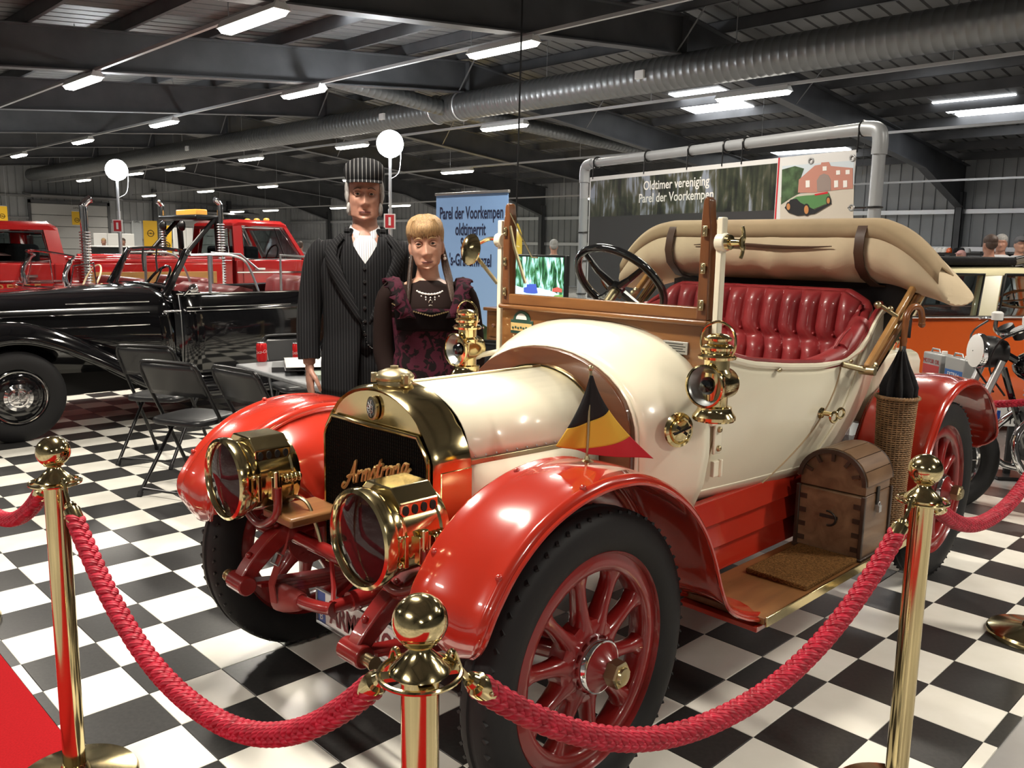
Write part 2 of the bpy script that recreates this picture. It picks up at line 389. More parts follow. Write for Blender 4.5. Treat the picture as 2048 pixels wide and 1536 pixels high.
# purlins along the hall
x = XL + 0.4; PX = []
while x < XR:
    PX.append(x); x += 1.32
mb = MB(); L = YF - YN
mb.b2((-.03, 0, 0), (.03, L, .012)); mb.b2((-.03, 0, .188), (.03, L, .2)); mb.b2((-.03, 0, 0), (-.022, L, .2))
PM = mb.mesh('purlin', 'beam_paint', smooth=False)
for x in PX:
    o = bpy.data.objects.new('purlin', PM); COL.objects.link(o); o.parent = ceiling; o.location = (x, YN, z_raf(x) + 0.61)
# fly braces from rafter flange up to the purlins
mat('brace_steel', (0.2, 0.2, 0.205), 0.4, 0.3)
mb = MB(); mb.bar((0, 0.08, 0.02), (0, 0.62, 0.66), 0.03, 0.012); BM_ = mb.mesh('brace', 'brace_steel', smooth=False)
for y in YRAF:
    for x in PX[4::3]:
        o = bpy.data.objects.new('brace', BM_); COL.objects.link(o); o.parent = ceiling; o.location = (x, y, z_raf(x))
        if int(x * 10) % 2: o.rotation_euler = (0, 0, pi)
# rooflights: daylight panels lying in the roof between purlins
mat('rooflight', (1, 1, 1), 0.5, emit=(0.95, 0.98, 1.0), es=9.0)
for k, (pxx, pyy, ly, lx) in enumerate([(1815, 93, 1.25, 1.0), (1408, 192, 1.3, .9), (1440, 218, 1.6, 1.0), (1960, 209, 1.6, 1.0), (1990, 231, 1.4, .8), (1620, 303, 2.2, .9), (690, 20, 0.35, 2.4), (560, 2, 0.35, 1.6)]):
    d = ray(pxx, pyy); t = 1.0
    for _ in range(40):                      # meet the roof plane
        P = CAM + d * t; t *= (z_roof(P.x) - 0.03 - CAM.z) / max(1e-3, (P.z - CAM.z))
    P = CAM + d * t; s = -0.095 * (1 if P.x > XRIDGE else -1)
    mb = MB(); hx, hy = lx / 2, ly / 2
    mb.loft([[(-hx, -hy, -hx * s), (hx, -hy, hx * s), (hx, hy, hx * s), (-hx, hy, -hx * s)], [(-hx, -hy, -hx * s + .02), (hx, -hy, hx * s + .02), (hx, hy, hx * s + .02), (-hx, hy, -hx * s + .02)]])
    mb.build('rooflight', 'rooflight', ceiling, smooth=False, loc=P)
# walls of vertical cladding
def clad(name, fn, length, height):
    """fn(s, z, depth) -> point; s along the wall"""
    prof = []; s = 0.0
    while s < length:
        prof += [(s, 0.0), (s + 0.26, 0.0), (s + 0.275, -0.035), (s + 0.32, -0.035)]; s += 0.335
    prof = [(min(a, length), b) for a, b in prof] + [(length, 0.0)]
    mb = MB(); mb.loft([[fn(a, 0.0, b) for a, b in prof], [fn(a, height(a), b) for a, b in prof]], closed=False, cap=False)
    return struct(mb.build(name, 'cladding', smooth=False, solid=0.02))
wr = clad('wall_right', lambda s, z, d: (XR - d * 1.0 - .04, YN + s, z), YF - YN, lambda s: z_roof(XR) + .02)
wl = clad('wall_left', lambda s, z, d: (XL + d + .04, YN + s, z), YF - YN, lambda s: z_roof(XL) + .02)
wb = clad('wall_back', lambda s, z, d: (XL + s, YF - d - .04, z), XR - XL, lambda s: z_roof(XL + s) + .02)
wf = clad('wall_front', lambda s, z, d: (XL + s, YN + d + .04, z), XR - XL, lambda s: z_roof(XL + s) + .02)
mb = MB()
for z in (1.6, 2.62): mb.b2((XR - .16, YN, z), (XR - .08, YF - .1, z + .12))
mb.build('wall_rail', 'galvanised', wr, smooth=False)
for y in YRAF:
    mb = MB(); mb.b2((-.32, -.1, 0), (-.1, -.08, 3.2)); mb.b2((-.32, .08, 0), (-.1, .1, 3.2)); mb.b2((-.32, -.1, 0), (-.31, .1, 3.2))
    mb.b2((-.215, -.09, 0), (-.205, .09, 3.2)); mb.build('column', 'beam_paint', wr, smooth=False, loc=(XR, y, 0))
mb = MB()
for z in (1.5, 2.4, 3.4): mb.b2((XL, YF - .16, z), (XR - .4, YF - .09, z + .1))
mb.build('wall_rail', 'brace_steel', wb, smooth=False)
for x in (9.4, 16.6, 20.6):
    mb = MB(); mb.b2((-.1, -.32, 0), (.1, -.1, z_raf(x))); mb.build('column', 'beam_paint', wb, smooth=False, loc=(x, YF, 0))
# sectional doors in the back wall
def sect_door(name, xa, xb, h):
    mb = MB(); mb.b2((xa - .12, YF - .2, 0), (xa, YF - .08, h + .15)); mb.b2((xb, YF - .2, 0), (xb + .12, YF - .08, h + .15)); mb.b2((xa - .12, YF - .2, h), (xb + .12, YF - .08, h + .15))
    d = struct(mb.build(name, 'beam_paint', smooth=False)); n = 6
    for k in range(n):
        m2 = MB(); m2.b2((xa, YF - .17, h * k / n + .01), (xb, YF - .12, h * (k + 1) / n - .012)); m2.build('door_panel', 'door_panel', d, smooth=False, bev=.01)
    m2 = MB(); m2.loft([[(xa - .3, YF - 1.4, h + .25), (xb + .3, YF - 1.4, h + .25), (xb + .3, YF - 1.4, h + .33), (xa - .3, YF - 1.4, h + .33)], [(xa - .3, YF - .1, h + .4), (xb + .3, YF - .1, h + .4), (xb + .3, YF - .1, h + .48), (xa - .3, YF - .1, h + .48)]])
    m2.build('canopy', 'brace_steel', d, smooth=False)
sect_door('door_1', px(60, 420, 'y', YF).x, px(212, 420, 'y', YF).x, 3.15)
sect_door('door_2', px(365, 430, 'y', YF).x, px(484, 430, 'y', YF).x, 2.7)

# ventilation duct with spiral seams and its cross branch
mat('duct_metal', (0.17, 0.175, 0.175), 0.4, 0.7); m = MATS['duct_metal']; setrough(m, noise(m, coords(m), 4, 3), 0.3, 0.48)
DZ, DR = 4.36, 0.275
def spiral(mb, a, b, r, pitch=0.14, n=24):
    a, b = Vector(a), Vector(b); L = (b - a).length; k = int(L / pitch); pts = []; rs = []
    for i in range(k + 1):
        for t, dr in ((0, 0), (0.84, 0), (0.88, 0.0035), (0.95, 0.0035)):
            q = (i + t) / (k + 1); pts.append(a + (b - a) * q); rs.append(r + dr)
    return mb.tube(pts, rs, n)
dv = thing('ventilation_duct', 'long grey spiral ventilation duct under the roof ridge', 'duct', (XRIDGE, 15, DZ))
mb = MB(); spiral(mb, (0, -24, 0), (0, 26, 0), DR); mb.build('main_pipe', 'duct_metal', dv, angle=60)
for s, x1 in ((-1, -5.2), (1, 6.5)):
    mb = MB(); dz = .36 if s < 0 else -.25; spiral(mb, (s * .2, -3.2, -.02), (x1, -3.2, dz), 0.16, 0.14, 18); mb.build('branch_pipe', 'duct_metal', dv, angle=60)
mb = MB()
mb = None
for y in (-3.6, -2.8):
    mb = MB(); mb.torus((0, y, 0), (0, 1, 0), DR + .01, .02, 32, 6); mb.build('joint_band', 'galvanised', dv)
for y in (-8.4, -1.2, 9.0):
    mb = MB(); mb.box((-DR - .02, y, -.02), (.06, .18, .14)); mb.build('sensor_box', 'white_plastic', dv, bev=.01)
for y in range(-22, 26, 4):
    mb = MB(); mb.cyl((0, y, DR - .02), (0, y, .9), .008, n=6); mb.build('hanger_rod', 'steel', dv)

# fluorescent fixtures hung in rows on trunking
mat('diffuser', (1, 1, 1), 0.5, emit=(1.0, 0.95, 0.86), es=14.0)
mat('trunking', (0.42, 0.42, 0.42), 0.4, 0.3)
def fixture_proto():
    mb = MB(); mb.loft([[(-.05, -.62, .09), (.05, -.62, .09), (.05, .62, .09), (-.05, .62, .09)], [(-.1, -.65, .0), (.1, -.65, 0), (.1, .65, 0), (-.1, .65, 0)]])
    a = mb.mesh('housing', 'white_plastic', smooth=False)
    mb = MB(); mb.loft([[(-.085, -.63, -.002), (.085, -.63, -.002), (.085, .63, -.002), (-.085, .63, -.002)], [(-.06, -.6, -.05), (.06, -.6, -.05), (.06, .6, -.05), (-.06, .6, -.05)]])
    return a, mb.mesh('diffuser', 'diffuser', smooth=False)
FH, FD = fixture_proto()
al = bpy.data.lights.new('fixture_lamp', 'AREA'); al.shape = 'RECTANGLE'; al.size = 0.17; al.size_y = 1.2; al.energy = LAMP_W; al.color = (1.0, 0.92, 0.80); al.spread = radians(150)
ROWS = {}
def fixture(x, y, z, row, lit=True):
    t = thing('ceiling_light', 'x', 'ceiling light', (x, y, z), 0, 'fluorescent lights under the hall roof')
    for nm, me in (('housing', FH), ('diffuser', FD)):
        o = bpy.data.objects.new(nm, me); COL.objects.link(o); o.parent = t
    if lit:
        o = bpy.data.objects.new('fixture_lamp', al); COL.objects.link(o); o.parent = t; o.location = (0, 0, -.06)
    ROWS.setdefault(row, []).append(t)
# rows read from the photograph: height of each row fixed by the rafters above it
def rowfix(row, z, pts):
    xs = [px(a, b, 'z', z) for a, b in pts]; xm = sum(p.x for p in xs) / len(xs)
    for p in xs: fixture(xm, p.y, z, row)
    return xm, [p.y for p in xs]
XS = {}
XS['b'] = (4.15,) + rowfix('b', 4.15, [(1015, 100), (612, 186), (330, 247), (160, 282), (30, 310)])
XS['a'] = (3.85,) + rowfix('a', 3.85, [(510, 42), (160, 163)])
XS['c'] = (3.95,) + rowfix('c', 3.95, [(505, 318), (350, 337), (703, 292), (1005, 253)])
XS['d'] = (3.62,) + rowfix('d', 3.62, [(912, 343), (541, 373), (424, 383), (686, 357), (1230, 320)])
XS['e'] = (3.1,) + rowfix('e', 3.1, [(560, 409), (860, 400), (1060, 383), (1810, 411)])
# extra fixtures added along the rows to brighten the back wall
for (row, ys) in (('c', (30.5, 36.0)), ('d', (28.0, 33.5, 39.0)), ('e', (26.0, 31.0, 36.5, 40.0)), ('b', (36.0, 40.5)), ('a', (19.5, 25.0, 31.0, 37.0))):
    for y in ys:
        if all(abs(y - k) > 2.5 for k in XS[row][2]): fixture(XS[row][1], y, XS[row][0], row)
# the same rows carried on overhead and behind the viewer
for (row, xx, z, ys) in (('b', XS['b'][1], 4.15, (1.2, -4.2)), ('a', XS['a'][1], 3.85, (1.9, -3.4)), ('f', 0.2, 3.35, (-5.6, 0.4, 5.8)), ('f', -3.4, 3.1, (-6.0, -1.2, 4.2, 9.6)), ('c', XS['c'][1], 3.95, (5.0, -0.5))):
    for y in ys: fixture(xx, y, z, row)
ORD = ['nearest', 'second', 'third', 'fourth', 'fifth', 'sixth', 'seventh', 'eighth', 'ninth', 'tenth', 'eleventh']
RN = {'a': 'in the high row at upper left', 'b': 'in the row left of the duct', 'c': 'in the row just right of the duct', 'd': 'in the second row right of the duct', 'e': 'in the low far row by the wall', 'f': 'hanging above the stand behind the viewer'}
for r, ts in ROWS.items():
    ts.sort(key=lambda t: (t.location - CAM).length)
    vis = [t for t in ts if (lambda q: q and -30 < q[0] < 2078 and -30 < q[1])(pix(t.location))]
    hid = [t for t in ts if t not in vis]
    for k, t in enumerate(vis): t['label'] = f'lit fluorescent ceiling light, {ORD[k]} {RN[r]}' if k else f'lit fluorescent ceiling light, the nearest {RN[r]}'
    for t in hid: t['label'] = 'lit fluorescent ceiling light overhead outside the view'; t['group'] = 'fluorescent lights overhead'
for k, (r, (z, xx, ys)) in enumerate(XS.items()):
    t = thing('lighting_rail', f'thin grey rail carrying the ceiling lights {RN[r]}', 'rail', (xx, 12, z + .1))
    mb = MB(); mb.box((0, 6, 0), (.05, 46, .045)); mb.build('rail', 'trunking', t, smooth=False)
    mb = MB()
    for y in range(-15, 28, 5): mb.cyl((0, y, .02), (0, y, z_roof(xx) - z - .12), .006, n=5)
    mb.build('hanger_wires', 'steel', t)['kind'] = 'stuff'
# ------------------------------------------------------------------ the cream and red veteran car
CY = -0.41
car = thing('vintage_car', 'cream and red open veteran car with brass lamps and folded beige hood', 'car', (0, CY, 0))
def L2(x, y, ax, val):
    """pixel to car coordinates on a plane given in car coordinates"""
    p = px(x, y, ax, val + (CY if ax == 'y' else 0)); return Vector((p.x, p.y - CY, p.z))
XF, XRW, WR, RIM, WY = 0.37, 2.83, 0.41, 0.298, 0.675
# --- wheels
def tyre_mb():
    mb = MB(); hw = 0.058; prof = [(RIM - .004, -.036), (RIM + .012, -.05), (.345, -hw), (.378, -hw + .004), (.398, -.046), (.408, -.03), (.41, -.012), (.405, -.009), (.405, .009), (.41, .012), (.408, .03), (.398, .046), (.378, hw - .004), (.345, hw), (RIM + .012, .05), (RIM - .004, .036)]
    n = 72
    mb.loft([[(r * cos(2 * pi * k / n), y, r * sin(2 * pi * k / n)) for r, y in prof] for k in range(n)], True, False, True)
    for k in range(60):
        a = 2 * pi * k / 60
        for s in (-1, 1):
            rot = Matrix.Rotation(-a, 3, 'Y')
            c = rot @ Vector((.4015, s * .041, 0)); mb.box(c, (.008, .014, .008), rot @ Matrix.Rotation(s * .7, 3, 'X'))
    return mb
def rim_mb():
    mb = MB(); n = 64
    prof = [(.298, -.042), (.302, -.036), (.298, -.026), (.275, -.03), (.262, -.034), (.246, -.03), (.240, -.018), (.240, .018), (.246, .03), (.262, .034), (.275, .03), (.298, .026), (.302, .036), (.298, .042), (.29, .03), (.29, -.03)]
    mb.loft([[(r * cos(2 * pi * k / n), y, r * sin(2 * pi * k / n)) for r, y in prof] for k in range(n)], True, False, True)
    return mb
def spoke_mb():
    mb = MB(); rings = []
    for r, wd, th in ((.075, .036, .032), (.10, .030, .030), (.12, .021, .027), (.15, .0175, .024), (.19, .0165, .022), (.215, .019, .022), (.235, .028, .024), (.247, .040, .026)):
        rings.append([(r, th * (abs(sin(a)) ** .7) * (1 if sin(a) >= 0 else -1), wd * (abs(cos(a)) ** .7) * (1 if cos(a) >= 0 else -1)) for a in [2 * pi * k / 12 for k in range(12)]])
    mb.loft(rings); return mb
def hub_mb():
    """outer face towards -y"""
    mb = MB(); mb.lathe([(.085, -.03), (.108, -.03), (.112, -.024), (.112, .02), (.10, .028), (.02, .03)], 32, (0, 0, 0), (0, -1, 0)); return mb
TY, RI, SP, HU = tyre_mb().mesh('tyre', 'rubber'), rim_mb().mesh('rim', 'dark_red_paint', 60), spoke_mb().mesh('spoke', 'dark_red_paint', 70), hub_mb().mesh('hub_plate', 'dark_red_paint')
mb = MB(); mb.lathe([(.062, .02), (.078, .022), (.078, .05), (.070, .064), (.058, .066)], 32, (0, 0, 0), (0, -1, 0)); NR = mb.mesh('hub_ring', 'chrome')
mb = MB(); mb.lathe([(.068, .05), (.066, .066), (.05, .074), (.034, .09), (.028, .098)], 28, (0, 0, 0), (0, -1, 0)); HC = mb.mesh('hub_cone', 'dark_red_paint')
mb = MB(); mb.lathe([(.036, .095), (.036, .125), (.033, .13)], 6, (0, 0, 0), (0, -1, 0)); mb.lathe([(.024, .128), (.022, .137), (.01, .139)], 18, (0, 0, 0), (0, -1, 0)); NU = mb.mesh('hub_nut', 'dull_brass', 25)
for (x, s, steer) in ((XF, -1, .035), (XF, 1, .035), (XRW, -1, 0), (XRW, 1, 0)):
    o = bpy.data.objects.new('wheel', RI); COL.objects.link(o); o.parent = car; o.location = (x, s * WY, WR + .002); o.rotation_euler = (0, 0, (0 if s < 0 else pi) + steer)
    for nm, me in (('tyre', TY), ('hub_plate', HU), ('hub_ring', NR), ('hub_cone', HC), ('hub_nut', NU)):
        c = bpy.data.objects.new(nm, me); COL.objects.link(c); c.parent = o
    for k in range(10):
        c = bpy.data.objects.new('spoke', SP); COL.objects.link(c); c.parent = o; c.rotation_euler = (0, 2 * pi * (k + .25) / 10, 0)
# brake drums behind the rear wheels
for s in (-1, 1):
    mb = MB(); mb.lathe([(.05, -.03), (.15, -.03), (.15, .03), (.05, .035)], 28, (XRW, s * (WY - .08), WR), (0, s, 0)); mb.build('brake_drum', 'dark_red_paint', car)
# --- mudguards: pressed sheet with a raised bead along the edges
def guard(name, prof, y_out, y_in, s, nose=True, tail=False):
    """prof: (x, z) along the guard, from the nose back; y_out and y_in as distances from the centre line"""
    P = [Vector((a, 0, b)) for a, b in prof]; P = smooth_path(P, 4); n = len(P)
    cum = [0]
    for a, b in zip(P, P[1:]): cum.append(cum[-1] + (b - a).length)
    ym, hw = (y_out + y_in) / 2, (y_out - y_in) / 2
    def width(i):
        d = cum[i]
        if nose and d < .12: return hw * (1 - (1 - d / .12) ** 2.2 * .55)
        if tail and cum[-1] - d < .1: return hw * (1 - (1 - (cum[-1] - d) / .1) ** 2 * .5)
        return hw
    us = [-1, -.95, -.9, -.86, -.8, -.5, -.2, .2, .5, .8, .86, .9, .95, 1]
    rows = []
    for i, p in enumerate(P):
        t = (P[min(i + 1, n - 1)] - P[max(i - 1, 0)]).normalized(); nn = Vector((-t.z, 0, t.x))
        w_ = width(i); row = []
        for u in us:
            crown = .018 * (1 - u * u)
            fd = min(1, cum[i] / .12) if nose else 1
            bead = fd * .006 if .85 < abs(u) < .92 else 0
            edge = -.010 * fd if abs(u) > .99 else 0
            row.append(p + nn * (crown + bead + edge) + Vector((0, s * (ym + u * w_), 0)))
        rows.append(row)
    mb = MB(); mb.loft(rows, closed=False, cap=False)
    g = mb.build(name, 'red_paint', car, angle=60, solid=.004)
    e = MB()
    loop = [r[0] for r in rows] + [r[-1] for r in rows][::-1]
    e.tube(loop, .006, 6, True); e.build('rolled_edge', 'red_paint', g)
    return g, rows
FP = [(-.048, .570), (-.072, .615), (-.072, .67), (-.038, .727), (.016, .79), (.1, .852), (.2, .893), (.3, .912), (.39, .913), (.48, .899), (.59, .853), (.69, .785), (.77, .70), (.83, .60), (.875, .50), (.93, .42), (1.03, .365), (1.15, .325), (1.2, .318)]
for s in (-1, 1):
    g, rows = guard('front_mudguard', FP, .78, .51, s)
    for (i, u) in ((14, 4), (14, 10), (26, 4), (26, 10)):
        mb = MB(); mb.ball(rows[i][u] + Vector((0, 0, .002)), .009, 10, 6); mb.build('rivet', 'red_paint', g)
RP = [(2.33, .34), (2.355, .45), (2.40, .60), (2.475, .74), (2.58, .845), (2.72, .905), (2.86, .918), (3.0, .90), (3.14, .84), (3.26, .745), (3.335, .63), (3.345, .56), (3.33, .535)]
for s in (-1, 1):
    g, rows = guard('rear_mudguard', RP, .79, .47, s, False, True)
    # inner valance closing the gap to the body
    mb = MB(); poly = [(p[0].x, p[0].z) for p in rows] + [(3.2, .5), (3.05, .68), (2.83, .74), (2.6, .68), (2.48, .5), (2.44, .34)]
    mb.prism(poly, 'y', s * .475, s * .47); mb.build('valance', 'dark_red_paint', g, smooth=False)
# front guard inner valance towards the chassis
for s in (-1, 1):
    P = [p for p in FP[1:15]]
    mb = MB(); mb.loft([[(x, s * .515, z - .004) for x, z in P], [(max(.16, x), s * .43, (z + .62) / 2 if z > .62 else z) for x, z in P], [(max(.24, x), s * .345, min(.60, z)) for x, z in P]], closed=False, cap=False)
    mb.build('inner_valance', 'red_paint', car, solid=.004)
# --- running boards with red side valance and boards
for s in (-1, 1):
    mb = MB(); mb.b2((1.10, s * .50, .318), (2.40, s * .80, .342)); rb = mb.build('running_board', 'oak_x', car, bev=.003)
    mb = MB(); mb.b2((1.10, s * .80, .314), (2.40, s * .808, .347)); mb.build('edge_strip', 'brass', rb, bev=.002)
    mb = MB(); mb.b2((1.07, s * .50, .300), (2.40, s * .79, .317)); mb.build('board_tray', 'red_paint', rb, bev=.002)
    for k, (za, zb) in enumerate(((.345, .43), (.436, .52), (.526, .61))):
        mb = MB(); mb.loft([[(.95, s * .455, za), (2.45, s * .455, za), (2.45, s * .485, za), (.95, s * .485, za)], [(.92, s * .435, zb), (2.45, s * .435, zb), (2.45, s * .465, zb), (.92, s * .465, zb)]])
        mb.build('side_valance', 'red_paint', car, bev=.003, smooth=False)
# --- chassis rails, dumb irons, springs, axle
for s in (-1, 1):
    mb = MB(); mb.b2((.2, s * .30, .50), (3.2, s * .36, .60)); mb.build('chassis_rail', 'dark_red_paint', car, bev=.005)
    path = smooth_path([(-.09, s * .306, .455), (-.05, s * .308, .50), (.03, s * .31, .565), (.13, s * .315, .60), (.25, s * .32, .605)], 5)
    mb = MB(); rings = []
    for i, p in enumerate(path):
        t = i / (len(path) - 1); hw, hh = .024 + .008 * t, .020 + .018 * t
        d = (path[min(i + 1, len(path) - 1)] - path[max(i - 1, 0)]).normalized(); nn = Vector((-d.z, 0, d.x))
        rings.append([p + nn * hh * a + Vector((0, b * hw, 0)) for a, b in ((-1, -1), (-1, 1), (1, 1), (1, -1))])
    mb.loft(rings); di = mb.build('dumb_iron', 'dark_red_paint', car, bev=.006)
    mb = MB(); mb.cyl((-.09, s * .306 - .045, .45), (-.09, s * .306 + .045, .45), .03, n=18); mb.build('spring_eye', 'dark_red_paint', di, bev=.004)
    mb = MB(); mb.cyl((-.09, s * .351, .45), (-.09, s * .386, .45), .016, n=14); mb.cyl((-.09, s * .386, .45), (-.09, s * .392, .45), .019, n=14); mb.build('grease_cap', 'dull_brass', di)
    for i in (5, 11):
        mb = MB(); mb.ball(path[i] + Vector((-.01, 0, .03)), .011, 10, 6); mb.build('bolt', 'dark_red_paint', di)
    for k in range(4):
        x0, x1 = -.085 + .05 * k, .83 - .06 * k; mb = MB(); rows = []
        for i in range(11):
            t = i / 10; x = x0 + (x1 - x0) * t; z = .45 - .052 * sin(pi * (x + .085) / .92) - .011 * k
            rows.append([(x, s * .306 - .022, z - .005), (x, s * .306 + .022, z - .005), (x, s * .306 + .022, z + .005), (x, s * .306 - .022, z + .005)])
        mb.loft(rows); mb.build('spring_leaf', 'dark_red_paint', car, smooth=False)
    mb = MB(); mb.box((XF, s * .306, .39), (.06, .07, .09)); mb.build('spring_clamp', 'dark_red_paint', car, bev=.005)
mb = MB(); mb.tube(smooth_path([(XF, -.62, WR), (XF, -.45, .38), (XF, -.3, .36), (XF, 0, .36), (XF, .3, .36), (XF, .45, .38), (XF, .62, WR)], 4), .026, 10); mb.build('front_axle', 'dark_red_paint', car)
mb = MB(); mb.cyl((XF + .12, -.6, .36), (XF + .12, .6, .36), .012, n=8); mb.build('track_rod', 'dark_red_paint', car)
mb = MB(); mb.cyl((XRW, -.6, WR), (XRW, .6, WR), .04, n=14); mb.ball((XRW, 0, WR), .13, 18, 12); mb.build('rear_axle', 'dark_red_paint', car)
mb = MB(); mb.cyl((.1, -.30, .555), (.1, .30, .555), .022, n=12); mb.build('cross_tube', 'dark_red_paint', car)
mb = MB(); mb.b2((.33, -.22, .34), (.9, .22, .5)); mb.build('sump', 'black_matte', car, bev=.03)
# starting handle with its leather sock and strap
HX = .12
mb = MB(); mb.cyl((.18 + HX, .005, .43), (-.08 + HX, .005, .43), .02, n=14); mb.cyl((-.02 + HX, .005, .43), (.1 + HX, .005, .43), .03, n=14); hd = mb.build('starting_handle', 'dark_red_paint', car)
mb = MB(); mb.tube(smooth_path([(-.085 + HX, -.012, .43), (-.095 + HX, .03, .425), (-.10 + HX, .10, .415), (-.10 + HX, .16, .41)], 4), [.024] + [.019] * 11 + [.016], 10); mb.build('crank_arm', 'dark_red_paint', hd)
mb = MB(); rings = []
for t, r, fl in ((0, .022, 1), (.08, .028, 1), (.3, .034, .95), (.6, .040, .8), (.85, .040, .65), (.97, .026, .5), (1, .006, .4)):
    c = Vector((-.10 + HX, .14 + .17 * t, .41 - .035 * t)); rings.append([c + Vector((r * fl * cos(a), 0, r * 1.15 * sin(a))) for a in [2 * pi * k / 14 for k in range(14)]])
mb.loft(rings); sk = mb.build('leather_sock', 'strap_leather', hd, angle=70)
mb = MB(); mb.loft([[(-.02, .22, .39), (-.024, .25, .385), (-.02, .25, .385), (-.016, .22, .39)], [(-.018, .24, .44), (-.018, .272, .44), (-.013, .272, .44), (-.013, .24, .44)], [(.045, .275, .53), (.045, .307, .53), (.05, .307, .535), (.05, .275, .535)], [(.075, .285, .628), (.075, .345, .628), (.082, .345, .634), (.082, .285, .634)]])
mb.build('strap', 'strap_leather', hd)
mb = MB(); mb.tube([(.028, .262, .52), (.028, .308, .52), (.012, .308, .49), (.012, .262, .49)], .003, 6, True); mb.build('buckle', 'steel', hd)
# wooden step between the front irons (right side)
mb = MB(); mb.b2((.0, .16, .635), (.19, .33, .665)); mb.build('step_board', 'oak_x', car, bev=.008)
# number plate hung under the irons
mat('plate_white', (0.72, 0.72, 0.70), 0.35); mat('plate_blue', (0.01, 0.06, 0.32), 0.35); mat('plate_red', (0.16, 0.012, 0.02), 0.5)
PX0 = .14
pl = MB(); pl.b2((PX0, -.275, .278), (PX0 + .006, .245, .388)); pl = pl.build('number_plate', 'plate_white', car, bev=.003)
mb = MB(); mb.tube([(PX0 - .002, -.277, .276), (PX0 - .002, .247, .276), (PX0 - .002, .247, .390), (PX0 - .002, -.277, .390)], .005, 6, True); mb.build('plate_frame', 'steel', pl)
mb = MB(); mb.b2((PX0 - .0012, .202, .281), (PX0, .243, .385)); mb.build('country_band', 'plate_blue', pl, smooth=False)
text_mb('B', .034, .001, frame((PX0 - .002, .223, .290), (0, -1, 0), (0, 0, 1))).build('country_letter', 'plate_white', pl, smooth=False)
for txt, yc in (('ARMS', .085), ('TRONG', -.14)):
    text_mb(txt, .098, .001, frame((PX0 - .002, yc, .296), (0, -1, 0), (0, 0, 1)), sx=.72, offset=.002).build('plate_lettering', 'plate_red', pl, smooth=False)
# --- radiator
mat('mesh_black', (0.003, 0.003, 0.003), 0.7, spec=.1); m = MATS['mesh_black']
v = coords(m, 'Object', (1, 1, 1)); bw = math_(m, 'MULTIPLY', wave(m, v, 30, axis='Y'), wave(m, v, 30, axis='Z')); bump(m, bw, 1.0, .01)
setcol(m, ramp(m, bw, [(0.4, (0.0008, 0.0008, 0.0008)), (0.9, (0.005, 0.005, 0.004))]))
RX = .19
def shell(d=0.0):
    """outline of the radiator front, (y, z)"""
    h = [(.272 + d, .46 - d), (.272 + d, .885), (.262 + d, .91 + d * .3), (.228 + d, .958 + d * .6)]
    for i in range(1, 8):
        a = radians(18 + 72 * i / 8); h.append(((.24 + d) * cos(a) * 1.0, .90 + (.16 + d) * sin(a)))
    h.append((0, 1.06 + d)); return h + [(-a, b) for a, b in h[::-1][1:]]
rd = MB(); rd.loft([[(RX + .006, a, b) for a, b in shell(-.006)], [(RX, a, b) for a, b in shell(.002)], [(RX + .02, a, b) for a, b in shell(.012)], [(RX + .13, a, b) for a, b in shell(.012)], [(RX + .14, a, b) for a, b in shell(.004)]])
rd = rd.build('radiator', 'brass', car, angle=35)
grille = [(.258, .47), (.258, .885), (.25, .905), (.212, .952), (-.212, .952), (-.25, .905), (-.258, .885), (-.258, .47)]
mb = MB(); mb.prism([(a, b) for a, b in grille], 'x', RX - .004, RX + .01); mb.build('grille', 'mesh_black', rd, smooth=False)
mb = MB(); mb.tube([(RX - .004, a, b) for a, b in grille], .0065, 8, True); mb.build('grille_frame', 'brass', rd)
# filler cap
mb = MB(); mb.lathe([(.05, 0), (.052, .012), (.05, .02), (.057, .022), (.06, .03), (.057, .036), (.05, .043), (.03, .052), (.012, .055), (.012, .062), (.004, .064)], 28, (.265, 0, 1.062)); fc = mb.build('filler_cap', 'dull_brass', rd, angle=30)
for a in (0.4, 2.5, 4.6):
    mb = MB(); mb.box((.265 + .06 * cos(a), .06 * sin(a), 1.09), (.018, .018, .03), Matrix.Rotation(a, 3, 'Z')); mb.build('cap_lug', 'dull_brass', fc, bev=.003)
# oval badge on the header tank
mb = MB(); rot = Matrix.Rotation(0, 3, 'Z')
mb.loft([[(RX - .004 - t, .026 * k * cos(a), 1.005 + .036 * k * sin(a)) for a in [2 * pi * i / 28 for i in range(28)]] for t, k in ((-.006, 1), (.004, 1), (.006, .85))]); bd = mb.build('badge', 'dull_brass', rd)
mb = MB(); mb.loft([[(RX - .0105 - t, .020 * cos(a), 1.005 + .029 * sin(a)) for a in [2 * pi * i / 24 for i in range(24)]] for t in (0, .001)]); mb.build('badge_enamel', 'black_paint', bd)
mb = MB()
for k in range(7): mb.cyl((RX - .0125, 0, 1.005), (RX - .0125, .016 * cos(k * .9), 1.005 + .024 * sin(k * .9)), .0018, n=5)
mb.torus((RX - .0125, 0, 1.005), (1, 0, 0), .013, .002, 18, 5); mb.build('badge_emblem', 'steel', bd)
